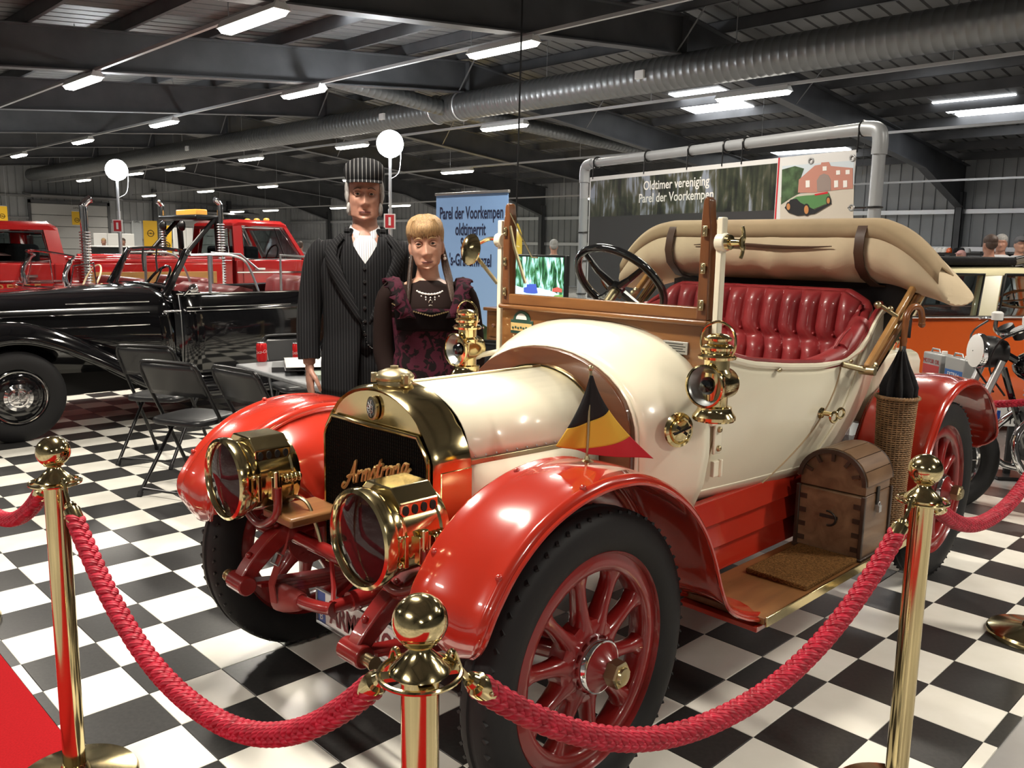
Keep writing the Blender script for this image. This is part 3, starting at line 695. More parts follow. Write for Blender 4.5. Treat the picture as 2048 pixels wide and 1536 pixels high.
# script lettering across the grille: "Armstrong"
mat('script_gold', (0.55, 0.33, 0.12), 0.35, 0.7)
def script():
    S = []  # strokes in letter units (x, y): x-height 1
    S.append([(-.55, .15), (-.75, -.15), (-.5, -.35), (-.1, .1), (.35, 1.3), (.55, 2.0), (.55, 1.2), (.62, .2), (.75, 0)])                 # A
    S.append([(-.25, .62), (.2, .75), (.75, .72), (1.0, .3)])
    S.append([(1.0, 0), (1.05, .6), (1.1, 1.0), (1.2, .78), (1.45, .98), (1.55, .8)])                                                        # r
    S.append([(1.7, 0), (1.75, .9), (1.85, .7), (2.0, 1.0), (2.12, .8), (2.12, 0)]); S.append([(2.12, .7), (2.32, 1.0), (2.47, .8), (2.47, .1), (2.62, 0), (2.8, .3)])  # m
    S.append([(2.75, .35), (3.05, 1.15), (3.1, .7), (3.25, .35), (3.1, -.02), (2.85, .08)])                                                   # s
    S.append([(3.4, .3), (3.62, 1.7), (3.5, .2), (3.65, 0), (3.85, .3)]); S.append([(3.25, 1.15), (3.95, 1.25)])                             # t
    S.append([(3.95, 0), (4.0, .6), (4.05, 1.0), (4.15, .78), (4.4, .98), (4.5, .8)])                                                        # r
    S.append([(4.85, .95), (4.62, .75), (4.58, .3), (4.78, 0), (5.02, .2), (5.05, .7), (4.85, .95), (5.1, .85), (5.3, .8)])                   # o
    S.append([(5.35, 0), (5.4, .9), (5.5, .7), (5.7, 1.0), (5.85, .8), (5.85, .1), (6.0, 0), (6.15, .3)])                                     # n
    S.append([(6.75, .85), (6.5, .98), (6.28, .7), (6.3, .25), (6.5, .1), (6.75, .6), (6.8, .95), (6.72, .0), (6.55, -.62), (6.3, -.55), (6.45, -.2), (7.15, .45)])  # g
    mb = MB(); k = .0425
    for st in S:
        P = smooth_path([(x, y, 0) for x, y in st], 4)
        mb.tube([Vector((RX - .012, .118 - k * (p.x + .22 * p.y), .755 + .036 * p.y + .0125 * p.x)) for p in P], .0052, 6)
    return mb
script().build('script_lettering', 'script_gold', rd)
# red side flanks of the radiator
for s in (-1, 1):
    mb = MB(); mb.b2((RX + .02, s * .2845, .47), (RX + .132, s * .2875, .862)); mb.build('side_panel', 'brass', rd, bev=.002)
    mb = MB(); mb.b2((.23, s * .285, .585), (.33, s * .31, .67)); mb.build('stay_plate', 'red_paint', car, bev=.006)
# --- bonnet, hinge, firewall arch
def arch(hw, zb, zs, zt, n=20):
    """half-round arch outline (y, z): vertical side up to zs, then ellipse to the top"""
    out = [(hw, zb), (hw, (zb + zs) / 2)]
    for i in range(n + 1):
        a = pi * i / n; out.append((hw * cos(a), zs + (zt - zs) * sin(a) ** .92))
    return out + [(-hw, (zb + zs) / 2), (-hw, zb)]
mb = MB(); st = [(.325, .272, .878, 1.066), (.6, .268, .872, 1.066), (.9, .264, .862, 1.066)]
half = lambda hw, zs, zt: [(hw * cos(pi * i / 24), zs + (zt - zs) * sin(pi * i / 24) ** .9) for i in range(25)]
mb.loft([[(x, a, b) for a, b in half(hw, zs, zt)] for x, hw, zs, zt in st], closed=False, cap=False); bn = mb.build('bonnet', 'cream_paint', car, solid=.004, angle=60)
for s in (-1, 1):
    mb = MB(); mb.loft([[(.325, s * .272, .868), (.325, s * .274, .56)], [(.9, s * .264, .852), (.9, s * .29, .56)]], closed=False, cap=False); sp = mb.build('bonnet_side', 'cream_paint', bn, solid=.004)
    mb = MB(); mb.bar((.325, s * .277, .873), (.9, s * .269, .857), .008, .016); mb.build('hinge_strip', 'dull_brass', bn, bev=.002)
    mb = MB()
    for k in range(14): mb.ball((.345 + .042 * k, s * .275, .886 - .0009 * k), .0035, 6, 4)
    mb.build('hinge_rivets', 'steel', bn)['kind'] = 'stuff'
mb = MB(); mb.tube([(.33, 0, 1.07), (.9, 0, 1.07)], .006, 8); mb.build('top_hinge', 'dull_brass', bn)
mb = MB(); mb.tube([(.897, a * 1.01, b + .004) for a, b in half(.264, .862, 1.066)], .008, 8); mb.build('bonnet_trim', 'brass', bn)
mb = MB(); mb.prism(arch(.398, .56, .86, 1.135), 'x', .905, .935); fwl = mb.build('firewall', 'dark_wood', car, bev=.004)
# --- scuttle: flares from the firewall to the wooden dash
st = []
for t in [i / 8 for i in range(9)]:
    e = t ** .75; st.append((.935 + .24 * t, .40 + .118 * e, .86 - .03 * t, 1.138 + .078 * sin(t * pi / 2)))
mb = MB(); rows = []
for (x, hw, zs, zt) in st:
    pw = .92 - .2 * (x - .93) / .24; row = [(hw * (1 - .12), .58), (hw * .97, .70), (hw, zs - .03)]
    for i in range(25):
        a = pi * i / 24; row.append((hw * (abs(cos(a)) ** (1 - .15 * (x - .93) / .24)) * (1 if cos(a) >= 0 else -1), zs + (zt - zs) * sin(a) ** pw))
    row += [(-hw, zs - .03), (-hw * .97, .70), (-hw * (1 - .12), .58)]
    rows.append([(x, a, b) for a, b in row])
mb.loft(rows, closed=False, cap=False); sc_ = mb.build('scuttle', 'cream_paint', car, solid=.006, angle=60)
mb = MB(); mb.tube([(.933, a, b) for a, b in arch(.401, .58, .86, 1.138)], .007, 8); mb.build('scuttle_bead', 'cream_paint', sc_)
# round vents on the scuttle sides
for s in (-1, 1):
    c = Vector((1.03, s * .492, .905)); ax = Vector((-.28, s, .05)).normalized()
    mb = MB(); mb.lathe([(.058, 0), (.056, .006), (.046, .010), (.042, .006), (.036, .005), (.036, .012), (.022, .018), (.004, .02)], 28, c, ax); vt = mb.build('air_vent', 'brass', sc_)
    mb = MB(); q = Vector((0, 0, 1)).rotation_difference(ax).to_matrix()
    mb.box(c + q @ Vector((0, 0, .02)), (.07, .006, .004), q); mb.box(c + q @ Vector((0, 0, .018)), (.01, .05, .003), q @ Matrix.Rotation(.7, 3, 'Z')); mb.build('vent_slot', 'black_matte', vt, smooth=False)
# --- wooden dash and windscreen
mb = MB(); mb.prism([(-.475, .84), (-.49, 1.0), (-.49, 1.235), (.49, 1.235), (.49, 1.0), (.475, .78)], 'x', 1.175, 1.205); ds = mb.build('dash_panel', 'oak_y', car, bev=.004)
mb = MB(); mb.b2((1.155, -.495, 1.232), (1.225, .495, 1.25)); mb.build('dash_moulding', 'oak_y', ds, bev=.006)
ws = MB(); ws.b2((1.17, -.485, 1.25), (1.205, .485, 1.292)); ws = ws.build('windscreen', 'oak_y', car, bev=.004)
for s in (-1, 1):
    mb = MB(); mb.prism([(s * .445, 1.25), (s * .487, 1.25), (s * .483, 1.56), (s * .478, 1.595), (s * .474, 1.64), (s * .462, 1.652), (s * .452, 1.64), (s * .447, 1.59)], 'x', 1.168, 1.208); mb.build('screen_post', 'oak_z', ws, bev=.004)
    mb = MB(); mb.bar((1.19, s * .513, .90), (1.19, s * .513, 1.585), .022, .03, (1, 0, 0)); st_ = mb.build('screen_stay', 'cream_paint', ws, bev=.004)
    mb = MB(); mb.cyl((1.19, s * .5, 1.505), (1.19, s * .535, 1.505), .03, n=18); mb.build('pivot_boss', 'cream_paint', st_, bev=.004)
    for z in (1.30, 1.42, 1.54):
        mb = MB(); mb.box((1.162, s * .466, z), (.004, .018, .034)); mb.ball((1.160, s * .466, z + .009), .005, 8, 5); mb.ball((1.160, s * .466, z - .009), .005, 8, 5); mb.build('screw_plate', 'dull_brass', ws, bev=.003)
mb = MB(); mb.b2((1.185, -.448, 1.285), (1.190, .448, 1.66)); mb.build('screen_glass', 'pane', ws, smooth=False)
# wing knob on the near stay, mirror on the far one
mb = MB(); mb.lathe([(.026, 0), (.024, .012), (.012, .014), (.010, .045), (.016, .05)], 18, (1.19, -.535, 1.505), (0, -1, 0)); mb.tube(smooth_path([(1.185, -.588, 1.455), (1.19, -.592, 1.48), (1.19, -.588, 1.505), (1.19, -.592, 1.53), (1.185, -.588, 1.555)], 4), [.006] * 5 + [.009] * 7 + [.006] * 5, 8); mb.build('wing_knob', 'brass', ws)
mb = MB(); mb.tube(smooth_path([(1.19, .53, 1.51), (1.17, .57, 1.51), (1.14, .6, 1.49)], 4), .008, 8); mr = mb.build('mirror_arm', 'brass', ws)
mb = MB(); mb.lathe([(.004, .018), (.045, .012), (.064, .004), (.066, 0), (.06, -.006), (.004, -.004)], 24, (1.12, .625, 1.465), (-1, .1, .12)); mb.build('mirror_head', 'brass', mr)
mb = MB(); mb.cyl((1.18, .525, 1.33), (1.13, .64, 1.47), .008, n=8); mb.ball((1.13, .645, 1.475), .016, 10, 6); mb.build('mirror_strut', 'dull_brass', mr)
# wiper on the far half of the glass
mb = MB(); mb.tube([(1.155, .43, 1.56), (1.15, .40, 1.48), (1.15, .335, 1.34)], .007, 6); mb.tube([(1.155, .43, 1.61), (1.15, .39, 1.56), (1.15, .30, 1.44), (1.15, .27, 1.44)], .003, 6); mb.build('wiper', 'dull_brass', ws)
# round-topped rally plaque and small maker's plate on the dash
mat('plaque_green', (0.02, 0.06, 0.045), 0.4); mat('plaque_sand', (0.55, 0.40, 0.16), 0.5); mat('plate_grey', (0.45, 0.45, 0.42), 0.35, 0.6)
mb = MB(); yc = .372; pg = [(yc - .062, 1.135), (yc + .062, 1.135), (yc + .062, 1.19)] + [(yc + .048 * cos(a), 1.19 + .038 * sin(a)) for a in [pi * i / 10 for i in range(11)]] + [(yc - .062, 1.19)]
mb.prism(pg, 'x', 1.170, 1.176); pq = mb.build('rally_plaque', 'plaque_green', ds, bev=.002)
mb = MB(); mb.b2((1.168, yc - .058, 1.147), (1.171, yc + .058, 1.178)); mb.build('plaque_field', 'plaque_sand', pq, smooth=False)
mb = MB()
for k in range(7): mb.ball((1.167, yc - .045 + .015 * k, 1.158 + .003 * (k % 2)), (.002, .006, .005), 8, 4)
mb.build('plaque_cars', 'plaque_green', pq)['kind'] = 'stuff'
mb = MB(); mb.prism([(yc + .03 * cos(a), 1.193 + .024 * sin(a)) for a in [pi * i / 10 for i in range(11)]], 'x', 1.1685, 1.171); mb.build('plaque_scene', 'white_plastic', pq, smooth=False)
mb = MB(); mb.b2((1.168, -.418, 1.13), (1.176, -.318, 1.172)); mp_ = mb.build('makers_plate', 'plate_grey', ds, bev=.001)
for k in range(4):
    mb = MB(); mb.b2((1.1672, -.41 + .01 * (k % 2), 1.139 + .008 * k), (1.168, -.328 - .006 * (k % 3), 1.1415 + .008 * k)); mb.build('plate_line', 'black_plastic', mp_, smooth=False)
# --- steering wheel
mb = MB(); sc0 = Vector((1.62, .235, 1.335)); axs = Vector((.72, 0, .69)).normalized()
mb.torus(sc0, axs, .205, .017, 48, 10); sw = mb.build('steering_wheel', 'bakelite', car)
q = Vector((0, 0, 1)).rotation_difference(axs).to_matrix()
mb = MB()
for a in (radians(60), radians(150), radians(240), radians(330)):
    mb.tube([sc0 + q @ Vector((.02 * cos(a), .02 * sin(a), -.03)), sc0 + q @ Vector((.11 * cos(a), .11 * sin(a), -.025)), sc0 + q @ Vector((.195 * cos(a), .195 * sin(a), 0))], [.02, .014, .011], 8)
mb.lathe([(.034, -.05), (.036, -.02), (.02, -.012)], 18, sc0, axs); mb.build('wheel_spokes', 'bakelite', sw)
mb = MB(); mb.cyl(sc0 - axs * .03, sc0 - axs * .5, .02, n=12); mb.build('steering_column', 'dull_brass', sw)
mb = MB(); mb.torus(sc0 - axs * .01, axs, .085, .005, 20, 6, .4, 2.6); mb.cyl(sc0 - axs * .01, sc0 + q @ Vector((.085 * cos(.4), .085 * sin(.4), 0)), .004, n=6); mb.build('throttle_quadrant', 'brass', sw)
# --- body tub
TOP = [(1.2, 1.14), (1.24, 1.127), (1.4, 1.09), (1.62, 1.066), (1.85, 1.05), (2.02, 1.06), (2.15, 1.10), (2.25, 1.18), (2.35, 1.235), (2.5, 1.25), (2.75, 1.24)]
BOT = [(1.2, .605), (1.9, .60), (2.1, .63), (2.3, .71), (2.5, .80), (2.75, .88)]
HW = [(1.2, .517), (1.5, .548), (1.9, .578), (2.2, .60), (2.4, .575), (2.55, .51), (2.65, .43), (2.75, .34)]
xs = [1.2 + 1.55 * i / 28 for i in range(29)]
for s in (-1, 1):
    mb = MB(); rows = []
    for x in xs:
        zt, zb, hw = interp(TOP, x), interp(BOT, x), interp(HW, x); row = []
        for k in range(15):
            t = k / 14; z = zb + (zt - zb) * t; tuck = .10 * (1 - t) ** 2.2 + .012 * t ** 3
            row.append((x, s * (hw - tuck * (1 - .0 * t)), z))
        rows.append(row)
    mb.loft(rows, closed=False, cap=False); bs = mb.build('body_side', 'cream_paint', car, solid=.012, angle=60, off=-1 if s < 0 else -1)
    mb = MB(); mb.tube([(x, s * (interp(HW, x) - .012), interp(TOP, x)) for x in xs], .013, 8); mb.build('body_rail', 'cream_paint', bs)
    mb = MB(); mb.tube([(x, s * (interp(HW, x) - .024), interp(TOP, x) + .016) for x in xs[2:]], .011, 8); mb.build('leather_piping', 'red_leather', bs)
    mb = MB(); mb.tube([(x, s * (interp(HW, x) - .085), interp(BOT, x) + .04) for x in xs[1:18]], .005, 6); mb.build('waist_bead', 'cream_paint', bs)
    # door shut lines as raised seams, hinges and handle
    for x0, dx in ((1.235, 0.0), (2.0, -.36)):
        mb = MB(); pts = []
        for k in range(13):
            t = k / 12; x = x0 + dx * (1 - t) ** 1.6; zt, zb, hw = interp(TOP, x), interp(BOT, x), interp(HW, x)
            pts.append((x, s * (hw - .10 * (1 - t) ** 2.2 - .012 * t ** 3 + .001), zb + (zt - zb) * t))
        mb.tube(pts, .0035, 6); mb.build('door_seam', 'canvas_dark', bs)
    mb = MB(); x0, dx = 2.14, -.24; pts = []
    for k in range(13):
        t = k / 12; x = x0 + dx * (1 - t) ** 1.4; zt, zb, hw = interp(TOP, x), interp(BOT, x), interp(HW, x)
        pts.append((x, s * (hw - .10 * (1 - t) ** 2.2 - .012 * t ** 3 + .003), zb + (zt - zb) * t))
    mb.tube(pts, .006, 8); mb.build('body_bead', 'cream_paint', bs)
    mb = MB(); mb.b2((1.20, s * .512, .80), (1.245, s * .523, .93)); mb.build('pillar_strap', 'cream_paint', bs, bev=.004)
    for z in (.82, .885):
        mb = MB(); mb.ball((1.222, s * .525, z), .011, 10, 6); mb.build('pillar_bolt', 'dull_brass', bs)
    mb = MB(); mb.b2((1.222, s * .497, .715), (1.27, s * .512, .77)); mb.cyl((1.262, s * .512, .712), (1.262, s * .512, .773), .009, n=10); mb.build('door_hinge', 'cream_paint', bs, bev=.003)
    hx, hz = 1.89, .865
    mb = MB(); mb.lathe([(.024, 0), (.02, .008), (.010, .012), (.009, .045)], 16, (hx, s * .56, hz), (0, s, 0)); h1 = Vector((hx + .012, s * .607, hz - .012))
    mb.torus(h1, (0.3, 1, 0), .019, .0055, 18, 7); mb.torus(h1 + Vector((.048, s * .004, .01)), (0.3, 1, 0), .019, .0055, 18, 7); mb.build('door_handle', 'brass', bs)
    for x in (1.55, 2.0, 2.05):
        mb = MB(); mb.ball((x, s * (interp(HW, x) + .004), interp(TOP, x) - .012), (.016, .006, .008), 10, 6); mb.build('rail_stud', 'dull_brass', bs)
mb = MB(); mb.b2((1.0, -.42, .56), (2.7, .42, .62)); mb.build('cockpit_floor', 'dark_wood', car, smooth=False)
# tail of the body and the luggage deck behind the seat
mb = MB(); rows = []
for x, hw, zb, zt in ((2.58, .40, .72, 1.00), (2.62, .46, .70, 1.02), (2.9, .47, .72, 1.025), (3.15, .46, .76, 1.01), (3.2, .43, .80, .98)):
    r = .05; rows.append([(x, -hw, zb), (x, -hw, zt - r), (x, -hw + r * .3, zt - r * .3), (x, -hw + r, zt), (x, hw - r, zt), (x, hw - r * .3, zt - r * .3), (x, hw, zt - r), (x, hw, zb)])
mb.loft(rows); mb.build('rear_deck', 'cream_paint', car, bev=.01)
for s in (-1, 1):
    mb = MB(); mb.lathe([(.02, 0), (.022, .02), (.03, .03), (.036, .05), (.03, .075), (.018, .085), (.012, .1), (.004, .104)], 16, (2.93, s * .40, 1.02)); mb.build('tail_lamp', 'brass', car)
# --- deep-buttoned bench
def seat_path(u):
    """plan curve of the backrest, u in -1..1 across"""
    a = abs(u)
    if a < .72: return (2.30 - .02 * (u / .72) ** 2, .49 * u / .72)
    t = (a - .72) / .28; ang = t * pi / 2
    return (2.28 - .10 * (1 - cos(ang)) - .32 * max(0, t - .25), (.49 + .07 * sin(ang)) * (1 if u > 0 else -1))
NCH = 15
def seat_back(u, v):
    x, y = seat_path(u); x2, y2 = seat_path(min(1, u + .01)); x1, y1 = seat_path(max(-1, u - .01))
    t = Vector((x2 - x1, y2 - y1, 0)).normalized(); nn = Vector((-t.y, t.x, 0))
    if nn.x > 0 and abs(u) < .7: nn = -nn
    if abs(u) >= .7:
        c = Vector((1.8, 0, 0)) - Vector((x, y, 0))
        if nn.dot(c) < 0: nn = -nn
    zt = 1.315 - .20 * max(0, (abs(u) - .62) / .38) ** 1.3; zb = .80
    z = zb + (zt - zb) * v
    w_ = (u + 1) / 2 * NCH
    zb_ = 1.13 - .03 * max(0, abs(u) - .6)                                  # row of buttons
    tt = min(1, max(0, (zb_ + .035 - z) / .13)); tt = tt * tt * (3 - 2 * tt)
    top = max(0, (z - (zt - .07)) / .07)
    bulge = .055 * (abs(sin(pi * (w_ + .5 * tt))) ** .6) * sqrt(max(0, 1 - top ** 2 * .9)) * (1 - .45 * math.exp(-((z - zb_ + .03) / .028) ** 2))
    lean = .10 * (v - .5)
    return Vector((x + lean, y, z)) + nn * bulge
mb = MB(); mb.grid(seat_back, 196, 60, -1, 1, 0, 1); se = mb.build('bench_backrest', 'red_leather', car, angle=75, solid=.01)
mb = MB()
for k in range(NCH + 1):
    u = -1 + 2 * k / NCH
    if abs(u) < .97: mb.ball(seat_back(u, (1.13 - .8) / (1.315 - .8)) + Vector((-.006, 0, 0)), .008, 8, 5)
mb.build('buttons', 'red_leather', se)['kind'] = 'stuff'
mb = MB(); mb.tube([seat_back(-1 + 2 * i / 80, 1.0) + Vector((.045, 0, -.015)) for i in range(81)], .028, 10); mb.build('backrest_roll', 'red_leather', se)
def cushion(u, v):
    a = abs(2 * u - 1); return Vector((1.72 + .58 * u, -.51 + 1.02 * v, .83 + .05 * (1 - a ** 6) * (1 - abs(2 * v - 1) ** 8) + .012 * abs(sin(pi * v * 10)) ** .6))
mb = MB(); mb.grid(cushion, 24, 80); mb.b2((1.72, -.46, .62), (2.30, .46, .84)); mb.build('seat_cushion', 'red_leather', car, angle=60)
for s in (-1, 1):
    mb = MB(); mb.tube(smooth_path([(1.80, s * .525, 1.045), (1.96, s * .54, 1.06), (2.10, s * .545, 1.10), (2.24, s * .535, 1.19)], 5), [.03 + .012 * min(1, i / 6) for i in range(16)], 12); mb.build('arm_roll', 'red_leather', car)
# --- folded canvas hood
HWN, HWF = .80, .88
def hood_e(y):
    h = HWF if y > 0 else HWN; return max(0, (abs(y) - .50) / (h - .50))
def hood_sec(y):
    """closed outline (x, z) of the furled hood at width y"""
    e = hood_e(y); dz = -.17 * e ** 1.7; dx = .04 * e ** 2
    k = 1 - .25 * e ** 2; kz = k * (1 - .5 * e ** 3)
    wob = .010 * sin(y * 23) + .008 * sin(y * 41 + 1)
    pts = [(2.345, 1.578), (2.325, 1.54), (2.315 + wob * .5, 1.48), (2.335 + wob, 1.425), (2.40, 1.372 + wob), (2.50, 1.352), (2.62, 1.345), (2.75, 1.35), (2.83, 1.385), (2.85, 1.42), (2.80, 1.48), (2.68, 1.545), (2.55, 1.59), (2.45, 1.605), (2.38, 1.60)]
    return [(2.5 + (x - 2.5) * k + dx, 1.48 + (z - 1.48) * kz + dz) for x, z in pts]
mb = MB(); ys = [-HWN + (HWN + HWF) * i / 64 for i in range(65)]
mb.loft([[(x, y, z) for x, z in hood_sec(y)] for y in ys]); hd_ = mb.build('hood', 'canvas', car, angle=75, sub=1)
# turned lip along the front top and side flaps
mb = MB(); rows = []
for i in range(65):
    y = ys[i] * .955; sct = hood_sec(y); x, z = sct[0]
    rows.append([(x - .012, y * 1.01, z - .035), (x - .016, y * 1.01, z + .008), (x + .004, y * 1.01, z + .036), (x + .06, y * 1.01, z + .045 - .03 * hood_e(y) ** 2), (x + .15, y * 1.01, z + .035 - .05 * hood_e(y) ** 2)])
mb.loft(rows, closed=False, cap=False); mb.build('hood_lip', 'canvas_dark', hd_, solid=.008, angle=70)
for s in (-1, 1):
    h = HWF if s > 0 else HWN
    mb = MB(); rows = []
    for i in range(9):
        t = i / 8; yy = s * (.52 + (h - .46) * t); e = hood_e(yy) if abs(yy) < h else 1.0
        x, z = 2.40 + .10 * t, 1.635 - .19 * t ** 1.6
        rows.append([(x, yy, z), (x + .08, yy + s * .02, z + .005 - .03 * t), (x + .18, yy + s * .035, z - .05 - .05 * t), (x + .24 + .06 * t, yy + s * .03, z - .13 - .04 * t)])
    # leather straps over the furled hood
    yb = s * .475; sec = hood_sec(yb); loop = [(p[0], p[1]) for p in sec]
    c = (2.55, 1.48); rr = [[(c[0] + (x - c[0]) * k + (-.010 if x < 2.4 else 0), yb + o_, c[1] + (z - c[1]) * k2) for (k, k2, o_) in ((1.02, 1.06, -.02), (1.02, 1.06, .02), (1.05, 1.12, .02), (1.05, 1.12, -.02))] for x, z in loop]
    mb = MB(); mb.loft(rr, True, False, True); mb.build('hood_strap', 'brown_leather', hd_)
    # wooden hood sticks with brass irons, folding back from the body pivot
    p0 = Vector((2.03, s * .66, 1.04)); p1 = Vector((2.52, s * .68, 1.46))
    for k, (o0, o1, w_) in enumerate(((0, 0, .030), (.05, .045, .026))):
        mb = MB(); mb.bar(p0 + Vector((o0 + .01, 0, -o0 * .35)), p1 + Vector((o1 + .02, 0, -o1 * .9)), .022, w_); mb.build('hood_stick', 'pale_wood' if k == 0 else 'oak_x', hd_, bev=.006)
    mb = MB(); mb.bar(p0 + Vector((.09, 0, -.02)), p1 + Vector((.12, 0, -.05)), .010, .024); mb.cyl(p0 + Vector((.06, 0, -.025)), p0 + Vector((.42, 0, .30)), .010, n=8); mb.build('hood_iron', 'brass', hd_, bev=.003)
    mb = MB(); mb.cyl(p0 + Vector((-.05, -s * .07, .01)), p0 + Vector((.02, 0, -.012)), .012, n=10); mb.cyl(p0 + Vector((.02, -.03, -.012)), p0 + Vector((.02, .03, -.012)), .018, n=12); mb.ball(p0 + Vector((.06, 0, .0)), .024, 12, 8); mb.build('hood_pivot', 'dull_brass', hd_)
    pm = p0 + (p1 - p0) * .45
    mb = MB(); mb.cyl(pm + Vector((-.02, -s * .05, .04)), pm + Vector((.0, s * .01, .0)), .008, n=8); mb.ball(pm + Vector((-.03, -s * .06, .045)), .016, 10, 6); mb.ball(pm + Vector((-.005, -s * .02, .03)), .013, 10, 6); mb.build('stick_clamp', 'dull_brass', hd_)
    mb = MB(); ps = p0 + (p1 - p0) * .86; mb.bar(ps + Vector((-.01, 0, 0)), ps + Vector((.02, 0, .03)), .04, .075); mb.build('stick_strap', 'brown_leather', hd_, bev=.006)
    mb = MB(); mb.tube([ps + Vector((.06, s * .02, -.01)) + Vector((a * .02, 0, b * .03)) for a, b in ((-1, -1), (1, -1), (1, 1), (-1, 1))], .004, 6, True); mb.build('strap_buckle', 'dull_brass', hd_)
# dark curtain hanging behind the seat under the furled hood
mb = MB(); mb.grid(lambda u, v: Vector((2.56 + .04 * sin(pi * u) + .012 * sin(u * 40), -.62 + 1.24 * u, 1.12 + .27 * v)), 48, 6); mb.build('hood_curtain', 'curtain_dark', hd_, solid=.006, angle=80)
# long fold slit in the front of the hood
mb = MB(); pts = [(hood_sec(y)[2][0] - .008, y, 1.505 + .006 * sin(y * 9)) for y in [-.36 + .7 * i / 20 for i in range(21)]]
mb.tube(pts, [.002 + .007 * sin(pi * i / 20) for i in range(21)], 6); mb.build('hood_slit', 'brown_leather', hd_)
# --- brass acetylene headlamps
def headlamp(s):
    c = Vector((-.10, s * .357, .768)); ax = Vector((-1, 0, 0))
    mb = MB(); mb.lathe([(.092, -.20), (.108, -.19), (.112, -.178), (.112, -.165), (.106, -.16), (.106, -.06), (.110, -.055), (.113, -.045), (.113, -.03), (.118, -.026), (.126, -.016), (.128, 0), (.125, .012), (.116, .016), (.111, .010), (.109, .0)], 40, c, ax, cap=False)
    lb = mb.build('headlamp', 'brass', car, angle=30)
    mb = MB(); mb.lathe([(.004, .02), (.055, .016), (.110, .004)], 36, c, ax, False); mb.build('lens', 'lamp_glass', lb)
    mb = MB(); mb.lathe([(.109, -.01), (.108, -.012), (.085, -.10), (.05, -.15), (.004, -.17)], 30, c, ax, False); mb.build('reflector', 'maroon_reflection', lb)
    mb = MB(); mb.lathe([(.092, -.20), (.004, -.205)], 30, c, ax, False); mb.build('back_plate', 'brass', lb)
    # chimney box on top with slots
    x0, x1 = c.x + .05, c.x + .17; z0 = c.z + .058
    mb = MB(); mb.loft([[(x0, c.y - .086, z0), (x1, c.y - .086, z0), (x1, c.y + .086, z0), (x0, c.y + .086, z0)], [(x0, c.y - .086, z0 + .036), (x1, c.y - .086, z0 + .036), (x1, c.y + .086, z0 + .036), (x0, c.y + .086, z0 + .036)], [(x0, c.y - .05, z0 + .07), (x1, c.y - .05, z0 + .07), (x1, c.y + .05, z0 + .07), (x0, c.y + .05, z0 + .07)]]); ch = mb.build('chimney', 'brass', lb, bev=.004, smooth=False)
    for t in (-1, 1):
        for k in range(4):
            xx = x0 + .018 + .028 * k
            mb = MB(); mb.lathe([(.0, 0), (.0085, 0), (.0085, .003), (0, .003)], 14, (xx, c.y + t * .086, z0 + .018), (0, t, 0)); mb.v = [Vector((p.x, p.y, (p.z - z0 - .018) * 1.45 + z0 + .018)) for p in mb.v]; mb.build('vent_slot', 'black_matte', ch)
    # hinge block, screws and side clips
    mb = MB(); mb.box((c.x + .10, c.y - .112, c.z - .02), (.035, .022, .07)); mb.cyl((c.x + .10, c.y - .118, c.z - .06), (c.x + .10, c.y - .118, c.z + .03), .011, n=12); mb.cyl((c.x + .125, c.y - .12, c.z + .002), (c.x + .185, c.y - .115, c.z + .004), .010, n=10)
    for k in range(4): mb.torus((c.x + .135 + .014 * k, c.y - .118, c.z + .003), (1, 0, 0), .012, .003, 14, 5)
    mb.build('wing_bolt', 'brass', lb, bev=.002)
    mb = MB(); mb.box((c.x + .048, c.y - .11, c.z - .015), (.012, .016, .08)); mb.ball((c.x + .032, c.y - .112, c.z - .045), .008, 8, 5); mb.ball((c.x + .032, c.y - .112, c.z + .02), .008, 8, 5); mb.build('door_clip', 'brass', lb, bev=.002)
    # forked bracket
    zb = .605
    mb = MB(); mb.tube(smooth_path([(c.x + .10, c.y - .125, c.z - .02), (c.x + .10, c.y - .122, c.z - .09), (c.x + .10, c.y - .09, zb + .035), (c.x + .10, c.y, zb), (c.x + .10, c.y + .09, zb + .035), (c.x + .10, c.y + .122, c.z - .09), (c.x + .10, c.y + .125, c.z - .02)], 5), .013, 10)
    mb.tube(smooth_path([(c.x + .10, c.y, zb), (c.x + .12, c.y * .97, zb - .015), (c.x + .15, s * .32, .59)], 4), .018, 10); mb.build('lamp_bracket', 'dark_red_paint', lb)
mat('maroon_reflection', (0.05, 0.005, 0.007), 0.5, 0.0)  # maroon painted inside the lamp as the red carpet's reflection in the lens
thin_glass('lamp_glass', (0.8, 0.75, 0.75), 0.0, 0.03)
for s in (-1, 1): headlamp(s)
# gas pipe from the right lamp to the irons
mb = MB(); mb.tube(smooth_path([(.02, .34, .66), (.06, .28, .70), (.09, .22, .69), (.10, .18, .62), (.10, .15, .56)], 6), .006, 8); mb.build('gas_pipe', 'dull_brass', car)
mb = MB(); mb.tube([(.1, .10, .56), (.07, .04, .47), (.04, .0, .43)], .008, 6); mb.build('stay_rod', 'dark_red_paint', car)
